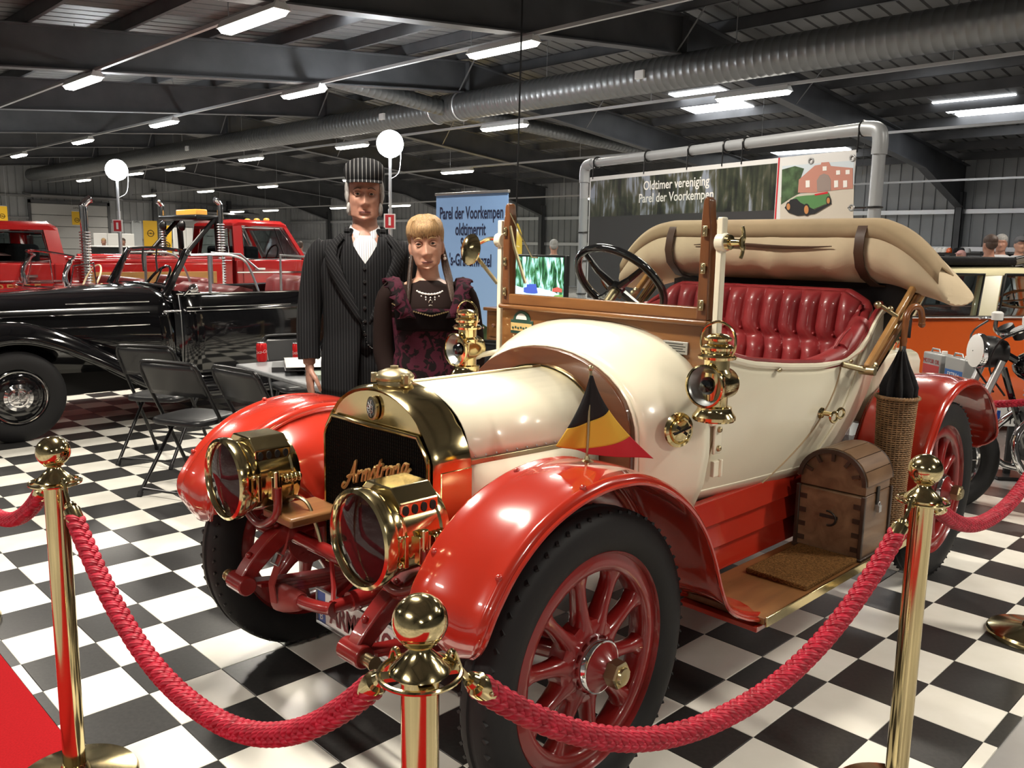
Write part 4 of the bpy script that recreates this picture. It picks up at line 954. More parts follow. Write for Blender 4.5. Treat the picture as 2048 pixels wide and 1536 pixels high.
# --- brass side lamps
def sidelamp(s):
    a = Vector((1.075, s * .592, 1.062)); prof = [(.055, -.115), (.058, -.11), (.058, -.10), (.05, -.088), (.046, -.078), (.046, -.07), (.034, -.066), (.034, -.03), (.040, .0), (.040, .04), (.034, .05), (.034, .078), (.050, .082), (.052, .09), (.044, .098), (.034, .10), (.034, .106), (.043, .110), (.045, .118), (.038, .126), (.026, .13), (.026, .136), (.036, .14), (.038, .147), (.026, .158), (.006, .162)]
    prof = [(r * 1.17, z) for r, z in prof]; mb = MB(); mb.lathe(prof, 28, a); lb = mb.build('side_lamp', 'brass', car, angle=30)
    mb = MB(); mb.lathe([(.048, .06), (.050, .055), (.053, .0), (.056, -.03), (.063, -.055), (.068, -.06), (.068, -.068), (.062, -.07)], 30, a, (1, 0, 0), False); mb.build('lens_barrel', 'brass', lb)
    mb = MB(); mb.lathe([(.049, .06), (.004, .062)], 24, a, (1, 0, 0), False); mb.build('barrel_back', 'brass', lb)
    mb = MB(); mb.lathe([(.004, -.088), (.03, -.083), (.064, -.066)], 28, a, (1, 0, 0), False); mb.build('lens', 'pane', lb)
    mb = MB(); mb.lathe([(.062, -.060), (.047, -.035), (.03, -.02), (.004, -.015)], 28, a, (1, 0, 0), False); mb.build('reflector', 'steel', lb)
    mb = MB(); mb.lathe([(.028, -.05), (.02, -.06), (.004, -.063)], 20, a, (1, 0, 0), False); mb.build('bullseye', 'black_paint', lb)
    mb = MB(); mb.tube(smooth_path([a + Vector((0, -.05, .088)), a + Vector((0, -.062, .13)), a + Vector((0, -.05, .175)), a + Vector((0, 0, .198)), a + Vector((0, .05, .175)), a + Vector((0, .062, .13)), a + Vector((0, .05, .088))], 5), .0045, 8); mb.build('carry_handle', 'brass', lb)
    mb = MB(); mb.cyl(a + Vector((.02, -s * .03, -.03)), Vector((1.19, s * .513, 1.05)), .011, n=10); mb.build('lamp_stay', 'cream_paint', lb)
    if s > 0:
        mb = MB(); mb.lathe([(.06, 0), (.058, .006), (.004, .008)], 24, a + Vector((.03, .05, .0)), (.8, .6, 0)); mb.build('side_disc', 'brass', lb)
for s in (-1, 1): sidelamp(s)
# ------------------------------------------------------------------ rope barrier
mat('plush', (0.45, 0.008, 0.03), 0.5); m = MATS['plush']
v = coords(m); bump(m, wave(m, v, 60, 1.0, 'DIAGONAL', detail=1), 0.5, 0.004); setcol(m, ramp(m, noise(m, v, 40, 2), [(0.3, (0.28, 0.004, 0.016)), (0.7, (0.50, 0.010, 0.036))]))
def stanchion_meshes():
    base = MB(); base.lathe([(.158, 0), (.16, .006), (.16, .018), (.154, .026), (.10, .036), (.04, .046), (.034, .06), (.031, .066)], 48)
    pole = MB(); pole.cyl((0, 0, .05), (0, 0, .852), .0285, n=28)
    neck = MB(); neck.lathe([(.0285, .85), (.03, .862), (.046, .862), (.043, .868), (.03, .88), (.018, .892), (.016, .898), (.024, .903), (.016, .908), (.02, .914), (.012, .918)], 28)
    ball = MB(); ball.ball((0, 0, .938), (.0415, .0415, .040), 28, 18)
    ring = MB(); n = 40; R = [(.036, .855), (.060, .853), (.064, .856), (.060, .859), (.036, .861)]
    ring.lathe([(.029, .853), (.036, .853), (.036, .861), (.029, .861)], n)
    ring.torus((0, 0, .857), (0, 0, 1), .0605, .0042, n, 8)
    for k in range(4):
        a = pi / 4 + k * pi / 2; ring.box((.048 * cos(a), .048 * sin(a), .857), (.03, .022, .006), Matrix.Rotation(a, 3, 'Z'))
    return [('base', base.mesh('base', 'brass', 30)), ('pole', pole.mesh('pole', 'brass')), ('hook_ring', ring.mesh('hook_ring', 'brass')), ('neck', neck.mesh('neck', 'brass', 30)), ('ball_finial', ball.mesh('ball_finial', 'brass', 80))]
SM = stanchion_meshes()
def stanchion(x, y, label):
    t = thing('stanchion', label, 'stanchion', (x, y, 0), 0.3, 'brass rope stanchions')
    for nm, me in SM:
        o = bpy.data.objects.new(nm, me); COL.objects.link(o); o.parent = t
    return Vector((x, y, 0))
S0 = stanchion(-.512, -1.516, 'brass stanchion with ball top nearest the viewer, before the front wheel')
S1 = stanchion(-.585, -.095, 'brass stanchion with ball top standing by the red carpet')
S2 = stanchion(.987, -1.68, 'brass stanchion with ball top beside the running board and chest')
S3 = stanchion(-.60, 1.25, 'brass stanchion at the left edge, only its round base in view')
S4 = stanchion(2.44, -1.64, 'brass stanchion at the right edge, only its round base in view')
S5 = stanchion(4.25, .62, 'brass stanchion standing hidden behind the rear of the cream car')
S6 = stanchion(4.05, -1.64, 'brass stanchion past the right edge behind the rear wheel')
def rope(a, b, sag, label):
    """plaited barrier rope from post a to post b; sag: height of its lowest point"""
    a, b = Vector(a), Vector(b); d = (b - a); d.z = 0; u = d.normalized(); z0 = .845
    A = a + u * .062 + Vector((0, 0, z0)); B = b - u * .062 + Vector((0, 0, z0)); N = 220
    D = z0 - sag
    def P(t):
        p = A.lerp(B, t); k = abs(2 * t - 1); p.z = sag + D * (k ** 2.15); return p
    t = thing('barrier_rope', label, 'rope', (A + B) / 2 - Vector((0, 0, 0)), 0, 'plaited red barrier ropes')
    o0 = t.location.copy()
    pts = [P(i / N) - o0 for i in range(N + 1)]; cum = [0]
    for p, q in zip(pts, pts[1:]): cum.append(cum[-1] + (q - p).length)
    def at(s):
        import bisect
        i = min(max(bisect.bisect(cum, s) - 1, 0), N - 1); f = (s - cum[i]) / max(1e-9, cum[i + 1] - cum[i])
        return pts[i].lerp(pts[i + 1], f), (pts[i + 1] - pts[i]).normalized()
    L = cum[-1]; e0 = .075; step = .0225; mb = MB(); s = e0; k = 0
    mb.tube([at(e0 + (L - 2 * e0) * i / 60)[0] for i in range(61)], .0125, 8)
    while s < L - e0:
        p, tg = at(s); side = tg.cross(Vector((0, 0, 1))).normalized(); up_ = side.cross(tg)
        for j in range(4):
            an = pi / 4 + j * pi / 2; ss = s + (step / 2 if j % 2 else 0)
            out = side * cos(an) + up_ * sin(an); tan = side * -sin(an) + up_ * cos(an)
            dirn = (tg * 1.0 + tan * (.75 if j % 2 else -.75)).normalized(); bi = out.cross(dirn).normalized(); oo = dirn.cross(bi)
            rot = Matrix((dirn, bi, oo)).transposed()
            if oo.dot(out) < 0: rot = Matrix((dirn, -bi, -oo)).transposed()
            mb.ball(at(min(ss, L - e0))[0] + out * .0125, (.0215, .0118, .0108), 8, 6, rot)
        s += step; k += 1
    mb.build('rope', 'plush', t, angle=80)
    for (s0, sg) in ((0, 1), (L, -1)):
        p0, t0 = at(s0); p1, _ = at(s0 + sg * .035); p2, _ = at(s0 + sg * .092); ax = (p2 - p1).normalized()
        c = MB(); h = (p2 - p1).length; c.lathe([(.004, 0), (.012, .002), (.015, .010), (.012, .016), (.019, .02), (.0205, .026), (.0205, h - .004), (.018, h)], 20, p1, ax); fe = c.build('end_cap', 'brass', t, angle=30)
        c = MB(); pa = p0 + Vector((0, 0, .006)); sd = ax.cross(Vector((0, 0, 1))).normalized()
        c.tube(smooth_path([p1 + ax * .004, p0 + (p1 - p0) * .4 + Vector((0, 0, .006)), pa - ax * .004 + Vector((0, 0, .018)), pa - ax * .016 + Vector((0, 0, .008)), pa - ax * .012 - Vector((0, 0, .012))], 5), .005, 8); c.build('hook', 'brass', t)
        c = MB(); q = p1.lerp(p2, .7) + sd * .021; c.ball(q, .004, 8, 5); c.build('cap_screw', 'dull_brass', t)
rope(S0, S1, .52, 'red plaited rope between the nearest stanchion and the one by the carpet')
rope(S0, S2, .53, 'red plaited rope sagging in front of the near front wheel')
rope(S1, S3, .62, 'short stretch of red plaited rope at the left edge')
rope(S2, S4, .66, 'red plaited rope hanging beside the rear wheel')
rope(S6, S5, .60, 'red plaited rope seen behind the rear mudguard at the right edge')
# red carpet along the stand
mb = MB(); mb.b2((-1.42, -3.6, 0), (-.532, 3.2, .006)); o = mb.build('red_carpet', 'carpet_red', smooth=False, loc=(0, 0, -.006)); tag(o, 'flat red carpet runner at the lower left along the tiles', 'carpet')

# ------------------------------------------------------------------ pennant on the mudguard
mat('flag_black', (0.012, 0.012, 0.013), 0.8); mat('flag_yellow', (0.72, 0.42, 0.045), 0.8); mat('flag_red', (0.52, 0.02, 0.03), 0.8)
fb = Vector((.415, -1.04, .925))
fl = thing('table_flag', 'small black yellow and red flag on a brass staff on the mudguard', 'flag', fb)
mb = MB(); mb.lathe([(.022, 0), (.018, .004), (.008, .010), (.005, .02)], 18); mb.cyl((0, 0, .01), (.004, 0, .245), .0042, n=10); mb.ball((.004, 0, .25), .008, 10, 7); mb.build('staff', 'dull_brass', fl)
def cloth(col0, col1, nm, mt):
    # hangs from the staff head as a cone of folds: u across the flag, v down the staff edge
    mb = MB()
    def fn(u, v):
        a = -1 + 2 * u                                    # -1 left edge, 1 right edge
        s0, s1 = min(1, col0(a)), min(1, col1(a)); s = s0 + (s1 - s0) * v
        rr = .012 + .125 * s; spread = a * (.30 + .60 * s)
        # direction across the picture
        rx, ry = .712, -.702
        lat = (rr * sin(spread * 1.05) * 1.1 + .045 * s * s * a) * (1 if a > 0 else .52)
        dep = rr * (cos(spread) - 1) * .5 + .012 * sin(a * 5 + s * 3) * s
        z = .238 - .22 * s * (1 - .10 * abs(a)) + .035 * s * (1 - a) * .2 - .02 * max(0, a) * s
        return Vector((lat * rx + dep * .7 - .002, lat * ry + dep * .7 - .006, max(z, .012)))
    mb.grid(fn, 36, 14); return mb.build(nm, mt, fl, solid=.0012, angle=80)
by_ = lambda a: .60 - .17 * a
yr_ = lambda a: .93 - .19 * a
cloth(lambda a: .03, by_, 'black_stripe', 'flag_black'); cloth(by_, yr_, 'yellow_stripe', 'flag_yellow'); cloth(yr_, lambda a: 1.0, 'red_stripe', 'flag_red')

# ------------------------------------------------------------------ load on the running board
RBZ = .342
ma = MB(); ma.b2((1.40, -1.195, RBZ), (1.80, -.965, RBZ + .018)); o = ma.build('coir_mat', 'coir', bev=.004); tag(o, 'brown coir mat lying on the running board before the chest', 'mat')
ch = thing('wooden_chest', 'dome-topped wooden chest with dark corners on the running board', 'chest', (1.93, -1.06, RBZ))
cw, cd, chh, ctop = .235, .23, .255, .155    # half sizes are cw/2 (x) and cd/2 (y)
X0, X1, Y0, Y1 = -.115, .125, -.135, .12
mb = MB(); mb.b2((X0, Y0, 0), (X1, Y1, .245)); mb.build('chest_body', 'chest_wood', ch, bev=.005)
n = 7; r = (Y1 - Y0) / 2; cyy = (Y0 + Y1) / 2
lidp = [(cyy + r * cos(pi * i / 20), .285 + .115 * sin(pi * i / 20)) for i in range(21)]
mb = MB(); mb.prism([(Y1, .25)] + lidp + [(Y0, .25)], 'x', X0 + .012, X1 - .012); ld = mb.build('chest_lid', 'chest_wood', ch, angle=20)
for k in range(n):     # staves of the domed lid
    a0, a1 = pi * k / n + .012, pi * (k + 1) / n - .012; m2 = MB()
    ring = [[(x, cyy + (r + o_) * cos(a), .285 + (.115 + o_) * sin(a)) for a, o_ in ((a0, .001), ((a0 + a1) / 2, .001), (a1, .001), (a1, .008), ((a0 + a1) / 2, .009), (a0, .008))] for x in (X0 + .01, X1 - .01)]
    m2.loft(ring); m2.build('lid_stave', 'chest_wood', ld, angle=30)
for x in (X0, X1):     # dark end bands
    m2 = MB(); pts = [(cyy + (r + .006) * cos(pi * i / 20), .285 + (.115 + .006) * sin(pi * i / 20)) for i in range(21)]
    m2.loft([[(x - .006, a, b), (x + .006, a, b), (x + .006, cyy + (a - cyy) * .88, .285 + (b - .285) * .86), (x - .006, cyy + (a - cyy) * .88, .285 + (b - .285) * .86)] for a, b in pts]); m2.build('end_band', 'chest_dark', ld)
    for k in range(5):
        a = pi * (k + .6) / 5.2; m2 = MB(); m2.box((x, cyy + (r - .03) * cos(a), .285 + (.115 - .025) * sin(a)), (.008, .012, .03), Matrix.Rotation(a - pi / 2, 3, 'X')); m2.build('dovetail', 'chest_dark', ld, smooth=False)
for x in (X0, X1):
    for y in (Y0, Y1):
        m2 = MB(); m2.box((x, y, .125), (.016, .016, .25)); cn = m2.build('corner_post', 'chest_dark', ch, bev=.003)
        for k in range(4):
            m2 = MB(); m2.box((x - .002 * (1 if x > 0 else -1), y + (.018 if y < 0 else -.018), .04 + .055 * k), (.012, .035, .018)); m2.build('corner_peg', 'chest_dark', cn, smooth=False)
mat('iron', (0.05, 0.045, 0.04), 0.5, 0.8)
m2 = MB(); m2.torus((X0 - .008, cyy, .14), (1, 0, .2), .03, .004, 20, 6, pi * .95, pi * 2.05); m2.box((X0 - .003, cyy, .145), (.004, .07, .012)); m2.build('ring_handle', 'iron', ch)
m2 = MB(); m2.box((.0, Y0 - .004, .235), (.022, .006, .07)); m2.build('hasp', 'iron', ch, bev=.002)
m2 = MB(); m2.box((.0, Y0 - .012, .185), (.022, .012, .026)); m2.torus((.0, Y0 - .012, .202), (0, 1, 0), .009, .0025, 14, 6); m2.build('padlock', 'steel', ch, bev=.002)
m2 = MB(); m2.b2((X0 - .012, Y0 - .012, -.0005), (X1 + .012, Y1 + .01, .012)); m2.build('plinth', 'chest_dark', ch, bev=.003)

# ------------------------------------------------------------------ wicker umbrella basket and umbrella
BKX, BKY = 2.255, -1.115
bk = thing('wicker_basket', 'tall narrow woven wicker umbrella basket between chest and rear mudguard', 'basket', (BKX, BKY, RBZ))
mb = MB(); H = .565; nst = 26; rows = 62
def br(z): return .058 + .016 * (z / H) ** 1.5
for k in range(rows):
    z = .006 + (H - .02) * k / (rows - 1); pts = []
    for i in range(nst * 2):
        a = 2 * pi * i / (nst * 2); pts.append(((br(z) + (.0022 if (i // 1 + k) % 2 else -.0022)) * cos(a), (br(z) + (.0022 if (i + k) % 2 else -.0022)) * sin(a), z))
    mb.tube(pts, .0036, 5, True)
o = mb.build('weave', 'wicker', bk, angle=80); o['kind'] = 'stuff'
for i in range(nst):
    a = 2 * pi * i / nst; m2 = MB(); m2.tube([(br(z) * cos(a), br(z) * sin(a), z) for z in (0.0, H / 2, H - .005)], .0028, 5); m2.build('upright', 'wicker', bk)
m2 = MB()
for k in range(3): m2.tube([((br(H) + .004 + .006 * cos(a * 13 + k * 2.1)) * cos(a), (br(H) + .004 + .006 * cos(a * 13 + k * 2.1)) * sin(a), H + .004 * sin(a * 13 + k * 2.1)) for a in [2 * pi * i / 90 for i in range(90)]], .005, 6, True)
m2.build('plaited_rim', 'wicker', bk); m2 = MB(); m2.cyl((0, 0, 0), (0, 0, .012), .06, n=26); m2.build('basket_bottom', 'wicker', bk)
um = thing('umbrella', 'furled black umbrella with hooked bamboo handle in the wicker basket', 'umbrella', (BKX, BKY, RBZ + .014)); UZ = lambda z: z * .93 + .055 if z > .1 else z
mb = MB(); rings = []; nf = 9
for z, r, fl in ((.02, .008, .1), (.2, .03, .3), (.40, .045, .35), (.505, .052, .3), (.54, .056, .32), (.58, .058, .3), (.62, .047, .3), (.66, .034, .25), (.70, .022, .2), (.745, .011, .05)):
    rings.append([(.35 * .0 + r * (1 + fl * cos(nf * a + z * 9)) * cos(a) + .02 * max(0, z - .45), r * (1 + fl * cos(nf * a + z * 9)) * sin(a), UZ(z)) for a in [2 * pi * i / 72 for i in range(72)]])
mb.loft(rings); mb.build('canopy', 'black_cloth', um, angle=80)
hp = smooth_path([(.006, 0, .735), (.010, 0, .79), (.014, 0, .84), (.022, 0, .885), (.050, -.012, .915), (.085, -.025, .905), (.10, -.03, .87), (.10, -.032, .842)], 5)
mb = MB(); rr = [.0125 + (.002 if i % 9 == 4 else 0) for i in range(len(hp))]; mb.tube(hp, rr, 12); mb.ball(hp[-1], .014, 10, 6); mb.build('handle', 'bamboo', um)
m2 = MB(); m2.cyl((.006, 0, .732), (.008, 0, .757), .0135, n=14); m2.build('collar', 'chrome', um)

# ------------------------------------------------------------------ folding chairs, table and what lies on it
mat('chair_steel', (0.010, 0.010, 0.011), 0.28, 0.2); mat('vinyl', (0.010, 0.0105, 0.012), 0.32)
def chair_parts():
    # faces +x locally, origin under the seat centre
    out = []
    for s in (-1, 1):
        mb = MB(); y = s * .215
        mb.tube(smooth_path([(.22, y, .012), (.16, y, .14), (-.03, y, .50), (-.14, y * .99, .70), (-.165, y * .96, .76)], 5), .0115, 10); out.append(('front_leg', mb.mesh('front_leg', 'chair_steel')))
        mb = MB(); mb.tube([(-.24, s * .195, .012), (.10, s * .195, .43)], .0115, 10); out.append(('rear_leg', mb.mesh('rear_leg', 'chair_steel')))
        mb = MB(); mb.cyl((.22, y, 0), (.214, y, .028), .015, n=12); mb.cyl((-.24, s * .195, 0), (-.226, s * .195, .028), .015, n=12); out.append(('feet', None, mb))
    mb = MB(); mb.tube(smooth_path([(-.165, -.206, .76), (-.176, -.19, .787), (-.18, -.15, .797), (-.182, 0, .80), (-.18, .15, .797), (-.176, .19, .787), (-.165, .206, .76)], 5), .0115, 10); out.append(('top_rail', mb.mesh('top_rail', 'chair_steel')))
    for x, y, z in ((.155, .215, .15), (-.215, .195, .045)):
        mb = MB(); mb.cyl((x, -y, z), (x, y, z), .008, n=8); out.append(('cross_bar', mb.mesh('cross_bar', 'chair_steel')))
    mb = MB()
    def bk_(u, v):
        z = .60 + .19 * v; yy = (-1 + 2 * u) * (.205 - .02 * max(0, v - .8) * 5); bow = -.02 * (1 - (2 * u - 1) ** 2)
        return Vector((-.085 - (.797 - .6) * .0 - (z - .60) * .48 + bow, yy, z))
    mb.grid(bk_, 16, 6); me = mb.mesh('backrest', 'vinyl', 70); out.append(('backrest', me))
    mb = MB(); pts = []
    for i in range(33):
        a = 2 * pi * i / 32; cx_, sy_ = cos(a), sin(a); pts.append((.03 + .195 * (abs(cx_) ** .45) * (1 if cx_ > 0 else -1), .195 * (abs(sy_) ** .45) * (1 if sy_ > 0 else -1)))
    pts = pts[:-1]; mb.loft([[(x * k, y * k, z) for x, y in pts] for z, k in ((.425, .97), (.43, 1), (.448, 1), (.458, .97), (.462, .85))]); out.append(('seat', mb.mesh('seat', 'vinyl', 50)))
    return out
CP = [p for p in chair_parts()]
feet = [p[2].mesh('rubber_foot', 'rubber') for p in CP if p[0] == 'feet']
def folding_chair(x, y, deg, label):
    t = thing('folding_chair', label, 'chair', (x, y, 0), radians(deg), 'black folding chairs')
    for p in CP:
        if p[0] == 'feet': continue
        o = bpy.data.objects.new(p[0], p[1]); COL.objects.link(o); o.parent = t
        if p[0] == 'backrest':
            md = o.modifiers.new('thick', 'SOLIDIFY'); md.thickness = .012
    for f_ in feet:
        o = bpy.data.objects.new('rubber_feet', f_); COL.objects.link(o); o.parent = t
folding_chair(.88, 2.42, 24, 'black folding chair with its seat in view, middle of the three')
folding_chair(1.06, 3.28, 34, 'black folding chair farthest left with shiny blue-grey backrest')
folding_chair(1.07, 1.92, 8, 'black folding chair nearest the red mudguard, pushed to the table')
folding_chair(2.0, 3.1, -100, 'black folding chair behind the table with the red cans')
folding_chair(2.8, 2.0, -160, 'black folding chair half hidden behind the woman and side lamp')
mat('table_top', (0.22, 0.23, 0.24), 0.4); speckle(MATS['table_top'], (0.22, 0.23, 0.24), .1, 30)
tb = thing('folding_table', 'grey folding table with black legs behind the man', 'table', (1.52, 1.86, 0), radians(-4))
mb = MB(); mb.b2((-.38, -.56, .712), (.38, .56, .74)); mb.build('table_top', 'table_top', tb, bev=.008)
for s in (-1, 1):
    for q in (-1, 1):
        mb = MB(); mb.tube([(q * .29, s * .47, 0), (q * .29, s * .44, .712)], .013, 10); mb.build('leg', 'chair_steel', tb)
    mb = MB(); mb.cyl((-.29, s * .465, .12), (.29, s * .465, .12), .011, n=8); mb.build('cross_bar', 'chair_steel', tb)
    mb = MB(); mb.cyl((0, s * .45, .40), (0, s * .12, .71), .009, n=8); mb.build('brace', 'chair_steel', tb)
mat('paper', (0.78, 0.77, 0.74), 0.6); mat('book_dark', (0.03, 0.03, 0.032), 0.4); mat('book_green', (0.25, 0.30, 0.24), 0.5)
tz = .7405
def book(x, y, z, sx, sy, th, rot, cover, label, open_=False):
    t = thing('book', label, 'book', (x, y, z), radians(rot), 'books on the folding table')
    if not open_:
        mb = MB(); mb.b2((-sx / 2 + .004, -sy / 2 + .004, .003), (sx / 2 - .004, sy / 2 - .004, th - .003)); mb.build('pages', 'paper', t, smooth=False)
        for nm, za, zb in (('back_cover', 0, .003), ('front_cover', th - .003, th)):
            mb = MB(); mb.b2((-sx / 2, -sy / 2, za), (sx / 2, sy / 2, zb)); mb.build(nm, cover, t, smooth=False)
        mb = MB(); mb.b2((-sx / 2 - .003, -sy / 2, 0), (-sx / 2, sy / 2, th)); mb.build('spine', cover, t, smooth=False)
    else:
        mb = MB(); mb.b2((-sx / 2, -sy / 2, 0), (sx / 2, sy / 2, .004)); mb.build('cover', cover, t, smooth=False)
        for s in (-1, 1):
            mb = MB(); mb.loft([[(s * (.004 + (sx / 2 - .008) * k / 8), -sy / 2 + .006, .005 + th * (sin(min(1, k / 2.2) * pi / 2) - .5 * (k / 8) ** 2)) for k in range(9)], [(s * (.004 + (sx / 2 - .008) * k / 8), sy / 2 - .006, .005 + th * (sin(min(1, k / 2.2) * pi / 2) - .5 * (k / 8) ** 2)) for k in range(9)]], closed=False, cap=False); mb.build('page_block', 'paper', t, solid=.002)
        for k in range(6):
            mb = MB(); mb.box((.08 + .004 * (k % 2), -.05 + .022 * k, .005 + th * .93), (.09 - .02 * (k % 3), .008, .002)); mb.build('printed_line', 'book_dark', t, smooth=False)
book(1.37, 2.02, tz, .24, .31, .03, 60, 'book_dark', 'thick dark-covered book at the bottom of the pile on the table')
book(1.40, 1.66, tz, .24, .31, .03, 78, 'book_green', 'grey-green book lying on the table edge beside the man')
book(1.39, 1.93, tz + .0305, .44, .30, .03, 62, 'book_dark', 'open white book lying on top of the pile on the table', True)
mat('can_red', (0.55, 0.012, 0.015), 0.3, 0.4); mat('can_silver', (0.7, 0.7, 0.7), 0.25, 1.0)
def can(x, y, label):
    t = thing('drink_can', label, 'can', (x, y, tz), -.5, 'red drink cans')
    mb = MB(); mb.lathe([(.026, 0), (.033, .01), (.033, .108), (.027, .118)], 24); mb.build('can_body', 'can_red', t)
    mb = MB(); mb.lathe([(.0275, .116), (.0275, .121), (.024, .119), (.002, .118)], 24); mb.build('can_lid', 'can_silver', t)
    cu = MB(); k = 0
    mtx = frame((0, 0, 0), (1, 0, 0), (0, 0, 1)); tm = text_mb('Coca-Cola', .03, .001, Matrix.Identity(4), sx=.8, shear=.35)
    tm.v = [Vector((.0335 * sin(p.x / .0335), -.0335 * cos(p.x / .0335), .055 + p.y + .12 * p.x)) for p in tm.v]; tm.build('can_lettering', 'paper', t, smooth=False)
p = px(524, 723, 'z', tz); can(p.x, p.y, 'red drink can standing left of the open book'); p = px(596, 724, 'z', tz); can(p.x, p.y, "red drink can half hidden by the man's sleeve")
# ------------------------------------------------------------------ people
def remeshed(mb, name, mats, vox=.005, it=3, fac=.5):
    """union of overlapping closed pieces as one continuous skin"""
    o = bpy.data.objects.new('tmp', mb.mesh('tmp', mats)); COL.objects.link(o)
    md = o.modifiers.new('r', 'REMESH'); md.mode = 'VOXEL'; md.voxel_size = vox; md.use_smooth_shade = True
    if it:
        sm = o.modifiers.new('s', 'SMOOTH'); sm.iterations = it; sm.factor = fac
    bpy.context.view_layer.update()
    me = bpy.data.meshes.new_from_object(o.evaluated_get(bpy.context.evaluated_depsgraph_get())); me.name = name
    bpy.data.objects.remove(o)
    me.materials.clear()
    for mm in (mats if isinstance(mats, (list, tuple)) else [mats]): me.materials.append(MATS[mm])
    return me
def skin_mat(name, a, b):
    m = mat(name, a, .45); v = coords(m); setcol(m, ramp(m, noise(m, v, 22, 4), [(0.3, a), (0.75, b)])); bump(m, noise(m, v, 90, 3), .12, .002)
    m.node_tree.nodes['Principled BSDF'].inputs['Subsurface Weight'].default_value = .08
    m.node_tree.nodes['Principled BSDF'].inputs['Subsurface Radius'].default_value = (.01, .004, .002)
skin_mat('skin_man', (.30, .145, .10), (.40, .21, .15)); skin_mat('skin_woman', (.42, .22, .15), (.50, .28, .20))
mat('lip', (.27, .10, .08), .5); mat('lip_line', (.07, .02, .018), .6); mat('eye_white', (.55, .52, .48), .2); mat('eye_dark', (.025, .018, .014), .1)
mat('brow_brown', (.09, .055, .04), .8); mat('hair_grey', (.30, .29, .28), .65); mat('hair_blond', (.34, .21, .095), .6); mat('hair_brown', (.06, .035, .025), .5)
for nm in ('hair_grey', 'hair_blond', 'hair_brown'):
    m = MATS[nm]; v = coords(m, 'Object', (14, 14, 1.6)); f = noise(m, v, 14, 3); c = m.node_tree.nodes['Principled BSDF'].inputs['Base Color'].default_value[:3]
    setcol(m, ramp(m, f, [(0.3, tuple(k * .55 for k in c)), (0.7, tuple(min(1, k * 1.3) for k in c))])); bump(m, f, .6, .006)
def pinstripe(name, base, line, scale, thin=.93, axis='X', rot=(0, 0, 0)):
    m = mat(name, base, .9, spec=.15); v = coords(m, 'Object', (1, 1, 1), rot); f = wave(m, v, scale, 0, axis)
    setcol(m, ramp(m, f, [(thin - .05, base), (thin + .03, line)])); bump(m, noise(m, coords(m), 240, 2), .2, .002); return m
pinstripe('suit', (.008, .008, .009), (.032, .032, .034), 24, .95)
pinstripe('suit_lapel', (.009, .009, .010), (.036, .036, .038), 24, .95, rot=(0, .6, 0))
pinstripe('cap_cloth', (.010, .010, .011), (.26, .26, .26), 17, .97)
pinstripe('shirt', (.62, .62, .62), (.25, .25, .27), 30, .88)
mat('velvet', (.06, .012, .02), .85, sheen=.1, spec=.15); m = MATS['velvet']; v = coords(m); f = noise(m, v, 16, 2, 2.2)
setcol(m, ramp(m, f, [(0.47, (.005, .0035, .004)), (0.51, (.042, .008, .016))])); m.node_tree.nodes['Principled BSDF'].inputs['Sheen Tint'].default_value = (.5, .1, .2, 1)
mat('lace', (.004, .003, .0035), .85, spec=.1); mat('sheer', (.014, .008, .007), .85, spec=.12); mat('pearl', (.72, .70, .66), .2, 0, .5); mat('silver', (.6, .6, .6), .25, 1.0)
def ell(cx_, cy_, z, rx, ry, n=36, p=1.0, ph=0.0):
    out = []
    for k in range(n):
        a = 2 * pi * k / n + ph; c, s = cos(a), sin(a)
        out.append((cx_ + rx * (abs(c) ** p) * (1 if c >= 0 else -1), cy_ + ry * (abs(s) ** p) * (1 if s >= 0 else -1), z))
    return out
